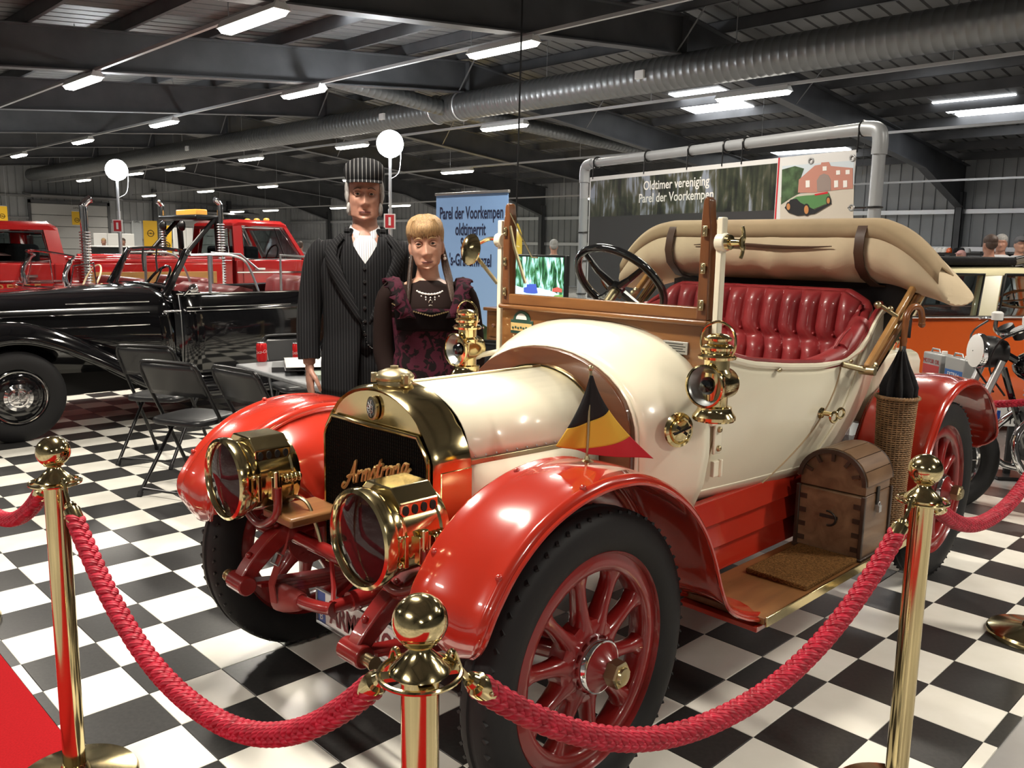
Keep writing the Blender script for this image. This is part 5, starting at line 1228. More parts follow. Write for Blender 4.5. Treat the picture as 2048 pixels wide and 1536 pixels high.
def head_mb(W, chin, crown, jaw, nose, male):
    """head about the eye line, facing -y; W half width of the cranium"""
    mb = MB(); rows = []; NL, NP = 60, 72
    def g(x, z, cx_, cz, sx, sz): return math.exp(-((x - cx_) / sx) ** 2 - ((z - cz) / sz) ** 2)
    for i in range(NL + 1):
        t = i / NL; z = -chin + (chin + crown) * t
        if z < 0:
            q = -z / chin; hw = W * (.93 - (.93 - jaw) * q ** 2.0) * sqrt(max(.0, 1 - max(0, (q - .80) / .205) ** 2.2)); fy = -.086 + .006 * q; by = .095 - .06 * q
        else:
            q = z / crown; hw = W * (.93 + .07 * sin(min(1, q * 1.6) * pi / 2)) * sqrt(max(0.0, 1 - q ** 2.6)); fy = -.088 * sqrt(max(0, 1 - q ** 2.8)); by = .105 * sqrt(max(0, 1 - q ** 3.2)) + .0
            if q > .99: hw = max(hw, .004); by = max(by, .004); fy = min(fy, -.004)
        hw = max(hw, .004); row = []
        cy_ = (fy + by) / 2; ry = (by - fy) / 2
        for k in range(NP):
            a = 2 * pi * k / NP; c, s = cos(a), sin(a); x = hw * (abs(c) ** .88) * (1 if c >= 0 else -1); y = cy_ + ry * (abs(s) ** .92) * (1 if s >= 0 else -1)
            if s < 0:
                f = min(1, -s * 1.6); d = 0
                d -= nose * .028 * g(x, z, 0, -.044, .012, .016) + nose * .018 * g(x, z, 0, -.020, .009, .024) + .009 * (g(x, z, .013, -.048, .008, .008) + g(x, z, -.013, -.048, .008, .008))
                d += .016 * (g(x, z, .032, .001, .018, .012) + g(x, z, -.032, .001, .018, .012))                       # sockets
                d -= (.013 if male else .006) * (g(x, z, .03, .022, .022, .008) + g(x, z, -.03, .022, .022, .008))   # brow
                d -= .008 * (g(x, z, .045, -.03, .02, .02) + g(x, z, -.045, -.03, .02, .02))                          # cheeks
                d -= .005 * g(x, z, 0, -.077, .024, .007) + .006 * g(x, z, 0, -.089, .020, .007)                      # lips
                d += .006 * g(x, z, 0, -.0825, .028, .0025) + .004 * g(x, z, 0, -.066, .006, .006) + .007 * g(x, z, 0, -.099, .025, .006)
                d -= .010 * g(x, z, 0, -.112, .022, .012)                                                             # chin
                for sx_ in (-1, 1):                                                                                     # folds beside the mouth
                    d += (.0065 if male else .0045) * g(x - sx_ * (.026 + .25 * (-.06 - z)), z, 0, -.066, .004, .018)
                y += d * f
            row.append((x, y, z))
        rows.append(row)
    mb.loft(rows)
    for s in (-1, 1):                                                          # ears
        mb.ball((s * W * .97, .018, -.022), (.011, .018, .032), 12, 8, Matrix.Rotation(s * .25, 3, 'Z') @ Matrix.Rotation(-.15, 3, 'X'))
        mb.ball((s * W * .965, .012, -.050), (.008, .010, .011), 8, 6)
    return mb
def hand_mb(mb, wrist, down, out, palm_n, curl=.5, sc=1.0):
    """hand hanging from the wrist: down = finger direction, out = thumb side, palm_n = palm normal"""
    d, o, n = Vector(down).normalized(), Vector(out).normalized(), Vector(palm_n).normalized(); w_ = Vector(wrist)
    R = Matrix((o, n, d)).transposed()
    mb.ball(w_ + d * .052 * sc, (.042 * sc, .017 * sc, .056 * sc), 14, 10, R); mb.ball(w_ + d * .008 * sc, (.030 * sc, .020 * sc, .03 * sc), 12, 8, R)
    for k, (off, ln) in enumerate(((.030, .073), (.010, .082), (-.010, .076), (-.029, .060))):
        b = w_ + o * off * sc + d * .095 * sc; c1 = curl * (.8 + .12 * k)
        p1 = b + (d * cos(c1 * .3) + n * sin(c1 * .3)) * ln * .45 * sc; p2 = p1 + (d * cos(c1) + n * sin(c1)) * ln * .33 * sc; p3 = p2 + (d * cos(c1 * 1.7) + n * sin(c1 * 1.7)) * ln * .26 * sc
        mb.tube([b - d * .02 * sc, b, p1, p2, p3], [.0095 * sc, .0095 * sc, .009 * sc, .0085 * sc, .0065 * sc], 10); mb.ball(p3, .0068 * sc, 8, 6)
    b = w_ + o * .034 * sc + d * .03 * sc; p1 = b + (o * .62 + d * .7 + n * .3).normalized() * .035 * sc; p2 = p1 + (o * .25 + d * .92 + n * .3).normalized() * .032 * sc; p3 = p2 + (d * .95 + n * .25).normalized() * .022 * sc
    mb.tube([w_ + d * .015 * sc + o * .018 * sc, b, p1, p2, p3], [.012 * sc, .013 * sc, .0105 * sc, .0098 * sc, .0075 * sc], 10); mb.ball(p3, .0078 * sc, 8, 6)
def face_details(root, hc, R, brow, W, lipw, male):
    """eyes, brows, lips at head centre hc turned by R"""
    def at(p): return hc + R @ Vector(p)
    for s in (-1, 1):
        mb = MB(); mb.ball(at((s * .032, -.0715, -.001)), (.0135, .0105, .0085), 14, 10, R); e = mb.build('eye', 'eye_white', root)
        mb = MB(); mb.ball(at((s * .032, -.0802, -.001)), (.0064, .0034, .0064), 12, 8, R); mb.build('iris', 'eye_dark', e)
        mb = MB(); mb.tube([at((s * (.032 + .0135 * cos(a)), -.0800 - .003 * sin(a), -.001 + .0080 * sin(a))) for a in [pi * i / 8 for i in range(9)]], .0026, 6); mb.build('upper_lid', 'skin_man' if male else 'skin_woman', e)
        mb = MB(); mb.tube([at((s * (.032 + .0135 * cos(a)), -.0800 - .002 * abs(sin(a)), -.001 + .0070 * sin(a))) for a in [-pi * i / 8 for i in range(9)]], .002, 6); mb.build('lower_lid', 'skin_man' if male else 'skin_woman', e)
        mb = MB(); mb.tube([at((s * (.014 + .038 * t), -.0925 + .016 * t * t, .021 + .007 * sin(pi * t) - .004 * t)) for t in [i / 8 for i in range(9)]], [.0015] + [.0034] * 5 + [.0026, .0018, .001], 6); mb.build('eyebrow', brow, root)
    mb = MB()
    for zc, dp in ((-.0795, -.0885), (-.0872, -.0880)):
        mb.tube([at((lipw * (-1 + 2 * i / 10), dp + .0075 * (-1 + i / 5) ** 2, zc + (.003 if not male else .0) * (-1 + i / 5) ** 2)) for i in range(11)], [.0008, .0016, .0022, .0027, .0029, .0028, .0029, .0027, .0022, .0016, .0008], 8)
    lp = mb.build('lips', 'lip', root)
    mb = MB(); mb.tube([at((lipw * 1.12 * (-1 + 2 * i / 10), -.0905 + .009 * (-1 + i / 5) ** 2, -.0835 + (.0045 if not male else .0005) * (-1 + i / 5) ** 2)) for i in range(11)], .0013, 6); mb.build('mouth_line', 'lip_line', lp)

def person_at(pxx, pyy, depth):
    d = ray(pxx, pyy); h = d.x * sin(YAW) + d.y * cos(YAW); return CAM + d * (depth / h)
# ---------------- the man
P = person_at(729, 388, 4.12); EZ = P.z
rz = atan2(CAM.x - P.x, -(CAM.y - P.y))
K = EZ / 1.71
Rh = Matrix.Rotation(.05, 3, 'X')
mb = MB(); hm = head_mb(.078, .120, .118, .82, 1.0, True); hm.v = [Rh @ v_ + Vector((0, 0, 1.71)) for v_ in hm.v]; mb.add(hm.v, hm.f)
mb.loft([ell(0, .012, z, rx, ry) for z, rx, ry in ((.88, .15, .10), (.98, .158, .105), (1.1, .142, .095), (1.25, .158, .105), (1.38, .175, .108), (1.46, .168, .095), (1.50, .12, .08), (1.54, .066, .064), (1.58, .058, .060), (1.66, .056, .058))])
for s in (-1, 1):
    mb.tube(smooth_path([(s * .085, .01, .95), (s * .09, 0, .72), (s * .092, -.005, .5), (s * .095, .015, .3), (s * .095, .02, .09)], 4), [.088, .085, .082, .078, .074, .068, .062, .056, .053, .054, .056, .056, .052, .046, .042, .04, .038], 14)
    mb.ball((s * .10, -.06, .045), (.042, .12, .042), 14, 8)
armR = smooth_path([(-.17, .01, 1.455), (-.225, .015, 1.38), (-.262, .02, 1.18), (-.272, -.005, 1.04), (-.268, -.03, .905)], 4)
armL = smooth_path([(.17, .01, 1.455), (.225, .03, 1.38), (.285, .10, 1.19), (.34, .17, 1.10), (.42, .175, 1.07)], 4)
rad = [.058, .056, .054, .052, .05, .047, .045, .044, .043, .043, .041, .038, .036, .034, .032, .030, .029]
mb.tube(armR, rad, 14); mb.tube(armL, rad, 14)
hand_mb(mb, (-.267, -.032, .895), (.02, -.10, -1), (.35, -.93, .0), (.93, .35, .1), .45, 1.05)
hand_mb(mb, (.42, .175, 1.07), (1, -.1, -.1), (0, 0, 1), (0, -1, 0), .4, 1.0)
me = remeshed(mb, 'person', 'skin_man', .0042, 2)
man = bpy.data.objects.new('person', me); COL.objects.link(man); man.location = (P.x, P.y, 0); man.rotation_euler = (0, 0, rz); man.scale = (K, K, K)
tag(man, 'tall person in dark pinstripe suit and striped flat cap standing by the car', 'person')
hc = Vector((0, 0, 1.71)); face_details(man, hc, Rh, 'brow_brown', .078, .026, True)
# hair at the sides and sideburns
for s in (-1, 1):
    mb = MB(); mb.ball(hc + Vector((s * .073, .02, .022)), (.020, .056, .052), 16, 12); mb.ball(hc + Vector((s * .078, -.012, -.012)), (.011, .022, .042), 12, 8); mb.ball(hc + Vector((s * .073, -.022, -.072)), (.012, .022, .032), 12, 8); mb.ball(hc + Vector((s * .05, .075, .0)), (.045, .04, .06), 14, 10)
    mb.build('side_hair', 'hair_grey', man)
# cap: dome with a short peak
mb = MB(); rows = []
for z, rx, fy, by in ((.048, .083, -.092, .105), (.062, .086, -.10, .108), (.085, .094, -.108, .115), (.11, .096, -.104, .118), (.132, .090, -.090, .112), (.15, .074, -.066, .095), (.162, .048, -.036, .065), (.167, .012, -.005, .02)):
    rows.append([hc + Vector((rx * cos(a), (fy + by) / 2 + (by - fy) / 2 * sin(a), z)) for a in [2 * pi * k / 40 for k in range(40)]])
mb.loft(rows); cp = mb.build('flat_cap', 'cap_cloth', man, angle=80)
mb = MB(); rows = []
for k in range(17):
    a = pi + pi * (.10 + .80 * k / 16); rows.append([hc + Vector((.086 * cos(a), .0065 + .098 * sin(a), .062)), hc + Vector((.090 * cos(a), -.012 + .118 * sin(a), .054)), hc + Vector((.086 * cos(a), -.018 + .124 * sin(a) * (1.0), .046)), hc + Vector((.084 * cos(a), .0065 + .096 * sin(a), .050))])
mb.loft(rows); mb.build('cap_peak', 'cap_cloth', cp, angle=70)
mb = MB(); mb.ball(hc + Vector((0, .01, .170)), (.008, .008, .004), 10, 6); mb.build('cap_button', 'cap_cloth', cp)
# shirt front and collar
mb = MB(); rows = []
for z, rx, ry in ((1.28, .12, .118), (1.36, .13, .125), (1.43, .12, .118), (1.48, .09, .098), (1.515, .070, .078)):
    rows.append([(rx * sin(a), .012 - ry * cos(a), z) for a in [-.75 + 1.5 * k / 16 for k in range(17)]])
mb.loft(rows, closed=False, cap=False); mb.build('shirt_front', 'shirt', man, solid=.004)
for s in (-1, 1):
    mb = MB(); rows = []
    for t in [i / 8 for i in range(9)]:
        a = s * (.34 + 2.5 * t); r = .064 + .003 * (1 - t); z = 1.525 + .040 * min(1, .2 + t * 1.6)
        top = Vector((r * sin(a), .012 - r * cos(a) * 1.05, z)); bot = Vector(((r + .012 - .008 * t) * sin(a) + s * .014 * (1 - t), .012 - (r + .026 - .02 * t) * cos(a), z - .038 + .008 * t - .020 * (1 - t)))
        rows.append([top, bot])
    mb.loft(rows, closed=False, cap=False); mb.build('collar', 'shirt', man, solid=.004)
# waistcoat: V opening
mb = MB(); rows = []; VT = {0: 1.30}
for j in range(19):
    t = j / 18; a = -1.5 + 3.0 * t; row = []
    top = 1.385 + .125 * min(1, abs(a) / .50) ** 1.0
    for k in range(12):
        z = .985 + (top - .985) * k / 11; f = interp([(.98, .152), (1.1, .152), (1.25, .168), (1.38, .182), (1.46, .172), (1.52, .12)], z); ry = interp([(.98, .122), (1.1, .114), (1.25, .122), (1.38, .126), (1.46, .112), (1.52, .10)], z)
        row.append((f * sin(a), .012 - ry * cos(a), z - (.03 * (1 - abs(a) / .3) if k == 0 and abs(a) < .3 else 0)))
    rows.append(row)
mb.loft(rows, closed=False, cap=False); vs_ = mb.build('waistcoat', 'suit', man, solid=.008)
for k in range(6):
    z = 1.365 - .062 * k; ry = interp([(.98, .122), (1.1, .114), (1.25, .122), (1.38, .126)], z); mb = MB(); mb.lathe([(.008, 0), (.008, .003), (.003, .004)], 14, (-.004, .010 - ry - .004, z), (0, -1, 0)); mb.build('button', 'black_plastic', vs_)
mb = MB(); pts = smooth_path([(-.012, -.116, 1.115), (.004, -.122, 1.02), (.04, -.124, .99), (.075, -.116, 1.03), (.088, -.108, 1.085)], 8)
for i, p in enumerate(pts): mb.torus(p, (1, 0, 0) if i % 2 else (0, .3, 1), .0035, .001, 8, 4)
mb.build('watch_chain', 'silver', vs_)['kind'] = 'stuff'
# trousers
mb = MB(); mb.loft([ell(0, .015, z, rx, ry) for z, rx, ry in ((.80, .16, .12), (.9, .175, .125), (1.0, .165, .12), (1.06, .155, .112))])
for s in (-1, 1): mb.tube([(s * .085, .01, .9), (s * .092, 0, .5), (s * .098, .02, .06)], [.105, .085, .088], 18)
o = bpy.data.objects.new('trousers', remeshed(mb, 'trousers', 'suit', .008, 2)); COL.objects.link(o); o.parent = man
for s in (-1, 1):
    mb = MB(); mb.ball((s * .10, -.06, .042), (.05, .145, .042), 16, 10); mb.b2((s * .10 - .045, -.19, 0), (s * .10 + .045, .06, .016)); mb.build('shoe', 'black_paint', man, angle=60)
# jacket: open shell with sleeves
mb = MB(); rows = []
for j in range(49):
    t = j / 48; a = .28 + (2 * pi - .62) * t          # from the left-front edge round the back to the right-front edge
    row = []
    for k in range(22):
        z = .76 + (1.525 - .76) * k / 21
        rx = interp([(.76, .215), (.9, .212), (1.05, .192), (1.2, .198), (1.36, .215), (1.42, .205), (1.465, .165), (1.50, .118), (1.525, .088)], z); ry = interp([(.76, .165), (.9, .16), (1.05, .142), (1.25, .148), (1.38, .150), (1.45, .132), (1.50, .108), (1.53, .088)], z)
        # the front edges part downwards from the button point
        gap = interp([(.76, .16), (1.0, .08), (1.12, .05), (1.3, .36), (1.45, .62), (1.53, .70)], z); aa = a
        lo, hi = gap + .06, 2 * pi - gap - .10; aa = lo + (hi - lo) * t
        fold = .004 * sin(a * 9 + z * 4) * (1 if z < 1.1 else .4)
        row.append(((rx + fold) * -sin(aa), .015 - (ry + fold) * cos(aa), z))
    rows.append(row)
mb.loft(rows, closed=False, cap=False); jk = mb.build('jacket', 'suit', man, solid=.012, angle=70)
for nm, path, rr in (('sleeve', armR[:-1], .018), ('sleeve', armL, .018)):
    mb = MB(); n = len(path); pts = [Vector(p) for p in path]
    mb.tube(pts, [.066, .069, .070, .068, .066, .063, .061, .060, .059, .059, .058, .057, .055, .054, .053, .052, .052][:n], 20); mb.ball(pts[0] + Vector((.01 if pts[0].x < 0 else -.01, 0, -.02)), (.075, .078, .062), 16, 10); mb.build(nm, 'suit', jk, angle=80)
for s in (-1, 1):
    mb = MB(); rows = []
    for i in range(11):
        t = i / 10; z = 1.505 - .40 * t; gap = interp([(1.0, .08), (1.12, .05), (1.3, .36), (1.45, .62), (1.53, .70)], z)
        rx = interp([(1.05, .196), (1.2, .202), (1.36, .229), (1.44, .226), (1.49, .17), (1.525, .10)], z) + .007; ry = interp([(1.05, .146), (1.25, .152), (1.38, .154), (1.45, .136), (1.50, .112), (1.53, .092)], z) + .010
        wd = .50 * sin(min(1, (t + .10) * 1.5) * pi / 2) * (1 - t) ** .55 + .02 - (.10 if .14 < t < .2 else 0)
        a0, a1 = s * (gap + .02), s * (gap + .02 + wd)
        rows.append([(rx * sin(a0 + (a1 - a0) * q), .012 - ry * cos(a0 + (a1 - a0) * q) - .004 * sin(pi * q), z + .02 * q * (1 - t)) for q in (0, .33, .66, 1)])
    mb.loft(rows, closed=False, cap=False); mb.build('lapel', 'suit_lapel', jk, solid=.006, angle=70)
mb = MB(); mb.tube([(.086 * sin(a), .014 - .086 * cos(a), 1.535 + .012 * (abs(a - pi) < 1.5)) for a in [.8 + (2 * pi - 1.6) * i / 24 for i in range(25)]], .014, 8); mb.build('jacket_collar', 'suit', jk)

# ---------------- the woman
P = person_at(856, 486, 3.92); EZ = P.z; K = EZ / 1.50
rz = atan2(CAM.x - P.x, -(CAM.y - P.y)) + .10
Rw = Matrix.Rotation(-.10, 3, 'Y') @ Matrix.Rotation(.04, 3, 'X') @ Matrix.Rotation(-.12, 3, 'Z')
hc = Vector((-.01, -.01, 1.50))
mb = MB(); hm = head_mb(.074, .113, .108, .66, .8, False); hm.v = [Rw @ v_ + hc for v_ in hm.v]; mb.add(hm.v, hm.f)
mb.loft([ell(0, .012, z, rx, ry) for z, rx, ry in ((.78, .165, .115), (.88, .165, .115), (1.0, .130, .095), (1.12, .142, .108), (1.2, .155, .125), (1.28, .150, .100), (1.315, .115, .075), (1.34, .058, .055), (1.38, .049, .052), (1.46, .047, .05))])
for s in (-1, 1):
    mb.tube(smooth_path([(s * .08, .01, .85), (s * .08, 0, .62), (s * .08, 0, .42), (s * .08, .02, .25), (s * .08, .02, .07)], 4), [.088, .085, .08, .075, .07, .063, .057, .053, .05, .05, .052, .052, .048, .043, .039, .036, .035], 14); mb.ball((s * .08, -.05, .04), (.036, .10, .036), 14, 8)
aR = smooth_path([(-.145, .01, 1.28), (-.19, .02, 1.22), (-.205, .03, 1.03), (-.19, .0, .92), (-.15, -.06, .82)], 4)
aL = smooth_path([(.145, .01, 1.28), (.192, .015, 1.22), (.225, .025, 1.03), (.225, .0, .90), (.20, -.05, .80)], 4)
rad = [k * .86 for k in rad]
mb.tube(aR, rad, 14); mb.tube(aL, rad, 14)
hand_mb(mb, (-.15, -.06, .82), (.2, -.3, -.93), (.6, -.8, .0), (.8, .4, .2), .5, .9); hand_mb(mb, (.20, -.05, .80), (-.1, -.3, -.95), (-.5, -.85, 0), (-.85, .5, .1), .5, .9)
wo = bpy.data.objects.new('person', remeshed(mb, 'person', 'skin_woman', .0042, 2)); COL.objects.link(wo); wo.location = (P.x, P.y, 0); wo.rotation_euler = (0, 0, rz); wo.scale = (K, K, K)
tag(wo, 'smiling blond person in burgundy and black velvet dress with pearl necklace', 'person')
face_details(wo, hc, Rw, 'hair_blond', .074, .024, False)
def H(x, y, z): return hc + Rw @ Vector((x, y, z))
mb = MB(); rows = []      # short hair with a straight fringe
for z, rx, fy, by in ((-.03, .077, .0, .105), (.0, .081, -.03, .112), (.03, .084, -.072, .116), (.045, .086, -.095, .118), (.06, .086, -.098, .118), (.08, .083, -.090, .116), (.10, .073, -.074, .102), (.117, .054, -.048, .078), (.128, .022, -.015, .035)):
    rows.append([H(rx * cos(a) * (1 + .012 * sin(a * 17 + z * 60)), (fy + by) / 2 + (by - fy) / 2 * sin(a) * (1 + .012 * sin(a * 23)), z + .003 * sin(a * 15)) for a in [2 * pi * k / 60 for k in range(60)]])
mb.loft(rows); hr = mb.build('hair', 'hair_blond', wo, angle=80)
mb = MB()
for i in range(23):
    x = -.062 + .124 * i / 22; yy = -.098 + 9 * x * x * 1.2; mb.tube(smooth_path([H(x * .7, -.070, .105), H(x * .95, yy - .004, .072), H(x, yy - .001, .046), H(x * 1.02, yy + .005, .026 + .007 * sin(i * 2.3) + 1.4 * x * x)], 3), [.006, .0065, .0065, .0065, .006, .006, .0055, .005, .003, .002], 6)
mb.build('fringe', 'hair_blond', hr)
mb = MB()
for k in range(3): mb.tube(smooth_path([H(.072, .02, -.03), (.075 + .006 * k, -.0, 1.40), (.088 + .006 * k, -.06, 1.32), (.098 + .006 * k, -.112, 1.24 - .01 * k)], 5), [.012] * 10 + [.010, .009, .008, .007, .005, .003], 8)
for k in range(2): mb.tube(smooth_path([H(-.068, .02, -.04), (-.085, -.03, 1.36), (-.095, -.085, 1.29), (-.10, -.115, 1.22)], 5), [.011] * 10 + [.010, .009, .008, .007, .005, .003], 8)
mb.build('dark_tresses', 'hair_brown', hr)
for s in (-1, 1):
    mb = MB(); mb.ball(H(s * .078, .006, -.062), .006, 10, 6); mb.ball(H(s * .079, .004, -.077), .008, 12, 8); mb.build('earring', 'pearl', wo)
# dress: velvet bodice and skirt, sheer yoke and sleeves
def shell_z(z, tb): return interp(tb, z)
RX = [(.0, .21), (.3, .205), (.6, .20), (.8, .188), (.9, .182), (1.0, .146), (1.12, .160), (1.2, .174), (1.26, .170)]
RY = [(.0, .18), (.3, .165), (.6, .15), (.8, .138), (.9, .132), (1.0, .110), (1.12, .126), (1.2, .146), (1.26, .130)]
mb = MB(); rows = []
for k in range(26):
    z = .03 + (1.19 - .03) * k / 25; row = []
    for a in [2 * pi * i / 56 for i in range(56)]:
        fo = .02 * sin(a * 11) * max(0, (.75 - z)) ; zz = z + (.018 * cos(a - 3 * pi / 2) * 1.0 if k == 25 else 0)
        row.append(((shell_z(z, RX) + fo) * cos(a), .012 + (shell_z(z, RY) + fo) * sin(a), zz))
    rows.append(row)
mb.loft(rows, cap=False); dr = mb.build('dress', 'velvet', wo, solid=.006, angle=80)
mb = MB(); rows = []      # black bust panel
for k in range(8):
    z = 1.105 + .10 * k / 7; rows.append([((shell_z(z, RX) + .006) * sin(a), .012 - (shell_z(z, RY) + .010 + .010 * sin(pi * k / 7) * (abs(sin(a * 1.6)))) * cos(a), z - .03 * (1 - abs(a) / 1.1) * (k / 7 > .9) + .018 * abs(a) * (k / 7)) for a in [-1.1 + 2.2 * i / 24 for i in range(25)]])
mb.loft(rows, closed=False, cap=False); mb.build('bust_panel', 'lace', dr, solid=.004)
mb = MB()
for i in range(40):
    a = -1.1 + 2.2 * i / 39; z = 1.207 - .03 * (1 - abs(a) / 1.1) + .018 * abs(a); mb.ball(((shell_z(1.2, RX) + .012) * sin(a), .012 - (shell_z(1.2, RY) + .014) * cos(a), z), (.005, .003, .004), 6, 4)
mb.build('neckline_trim', 'dull_brass', dr)['kind'] = 'stuff'
mb = MB(); rows = []
for z, rx, ry in ((1.17, .172, .142), (1.22, .176, .138), (1.27, .166, .112), (1.305, .128, .086), (1.33, .07, .064)):
    rows.append(ell(0, .012, z, rx, ry, 44))
mb.loft(rows, cap=False); mb.build('yoke', 'sheer', dr, solid=.003, angle=80)
for pth in (aR, aL):
    mb = MB(); mb.tube(pth[:-1], [k * .86 + .010 for k in (.058, .058, .056, .053, .05, .047, .045, .044, .043, .043, .041, .038, .036, .034, .032, .032)], 18); mb.ball(Vector(pth[0]), (.058, .058, .05), 14, 8); mb.build('sleeve', 'sheer', dr, angle=80)
for s in (-1, 1):         # ruffled velvet straps
    mb = MB(); rows = []
    base = smooth_path([(s * .085, -.128, 1.16), (s * .115, -.118, 1.23), (s * .140, -.065, 1.305), (s * .150, .02, 1.335), (s * .14, .09, 1.28)], 6)
    for i, p in enumerate(base):
        w_ = .050 + .012 * sin(i * 1.7); rows.append([p + Vector((-s * .018, -.006, .004)), p + Vector((s * .012, -.012, .010 + .004 * sin(i * 1.7))), p + Vector((s * w_, -.014 + .012 * sin(i * 1.7), -.004 + .010 * cos(i * 1.7)))])
    mb.loft(rows, closed=False, cap=False); mb.build('ruffle_strap', 'velvet', dr, solid=.005, angle=80)
nk = wo
mb = MB(); md_ = []
for i in range(33):
    a = -1.25 + 2.5 * i / 32; md_.append(Vector((.088 * sin(a), .012 - .112 * cos(a) - .006, 1.315 - .052 * cos(a) ** 1.0 + .008)))
for i, p in enumerate(md_): mb.ball(p, .0058 if i % 2 else .0042, 8, 6)
for i in range(4, 29, 3): mb.ball(md_[i] + Vector((0, -.006, -.014)), .004, 8, 5); mb.ball(md_[i] + Vector((0, -.008, -.026)), (.003, .003, .006), 8, 5)
nl = mb.build('necklace', 'pearl', wo); nl['kind'] = 'stuff'
mb = MB()
for k, r in enumerate((.008, .013, .006)): mb.torus((0, -.118 - .004 * k, 1.238 - .022 * k - (.004 if k else 0)), (0, 1, .2), r, .0025, 16, 6)
mb.build('pendant', 'silver', wo)
# ------------------------------------------------------------------ other vehicles
def plain_wheel(parent, x, y, z, R, w, side, rim='steel', cap='chrome', hubr=.45):
    """road wheel as one part with rim and cap below it; side -1 shows its face to -y"""
    mb = MB(); prof = [(R * .62, -w / 2), (R * .75, -w / 2 - .008), (R * .92, -w / 2 + .004), (R, -w * .32), (R, w * .32), (R * .92, w / 2 - .004), (R * .75, w / 2 + .008), (R * .62, w / 2)]
    n = 40; mb.loft([[(r * cos(2 * pi * k / n), y_, r * sin(2 * pi * k / n)) for r, y_ in prof] for k in range(n)], True, False, True)
    o = mb.build('wheel', 'rubber', parent, loc=(x, y, z))
    mb = MB(); mb.lathe([(R * .64, w * .36), (R * .62, w * .42), (R * .56, w * .30), (R * .42, w * .26), (R * .2, w * .32), (.004, w * .34)], 32, (0, 0, 0), (0, side, 0)); mb.build('rim', rim, o)
    mb = MB(); mb.lathe([(R * hubr, w * .36), (R * hubr * .95, w * .42), (R * hubr * .6, w * .46), (.004, w * .5)], 32, (0, 0, 0), (0, side, 0)); mb.build('hub_cap', cap, o)
    return o
# --- black cabriolet (nose to -x, near side at y = -.75)
bc = thing('black_cabriolet', 'long black open-topped vintage cabriolet parked behind the folding chairs', 'car', (1.8, 5.15, 0))
def Lb(x, z): return x - 1.8
for (x, R) in ((.47, .335), (3.35, .335)):
    for s in (-1, 1):
        wl_ = plain_wheel(bc, x - 1.8, s * .66, R, R, .16, s, 'black_paint', 'black_paint', .62)
        mb = MB(); mb.torus((0, s * .088, 0), (0, 1, 0), .19, .006, 36, 6); mb.build('chrome_ring', 'chrome', wl_)
        mb = MB(); mb.lathe([(.10, .07), (.098, .084), (.075, .09), (.07, .085), (.05, .088), (.004, .089)], 28, (0, 0, 0), (0, s, 0)); mb.build('centre_cap', 'chrome', wl_)
        mb = MB()
        for k in range(3): mb.bar((0, s * .092, 0), (.05 * cos(pi / 2 + k * 2 * pi / 3), s * .092, .05 * sin(pi / 2 + k * 2 * pi / 3)), .008, .006)
        mb.torus((0, s * .092, 0), (0, 1, 0), .055, .004, 24, 5); mb.build('star_emblem', 'chrome', wl_)
# bonnet and scuttle
mb = MB(); rows = []
for x, hw, zt in ((-2.35, .20, .98), (-2.2, .27, 1.0), (-1.6, .34, 1.03), (-1.0, .44, 1.065), (-.55, .55, 1.10), (-.25, .64, 1.115), (-.12, .68, 1.10)):
    row = [(x, hw * 1.06, .45), (x, hw * 1.04, .75)]
    for i in range(17):
        a = pi * i / 16; row.append((x, hw * (abs(cos(a)) ** .7) * (1 if cos(a) >= 0 else -1), .86 + (zt - .86) * sin(a) ** .6))
    row += [(x, -hw * 1.04, .75), (x, -hw * 1.06, .45)]; rows.append(row)
mb.loft(rows, closed=False, cap=False); mb.build('bonnet', 'black_paint', bc, solid=.01, angle=60)
for s in (-1, 1):
    for z, x0 in ((.985, -.9), (.90, -1.9), (.80, -1.9)):
        pts = [(x, s * (interp([(-2.2, .285), (-1.6, .36), (-1.0, .46), (-.55, .57), (-.25, .66)], x) + .006), z + .02 * (x + 1)) for x in [x0 + (-.32 - x0) * i / 10 for i in range(11)]]
        mb = MB(); mb.tube(pts, .006, 6); mb.build('chrome_strip', 'chrome', bc)
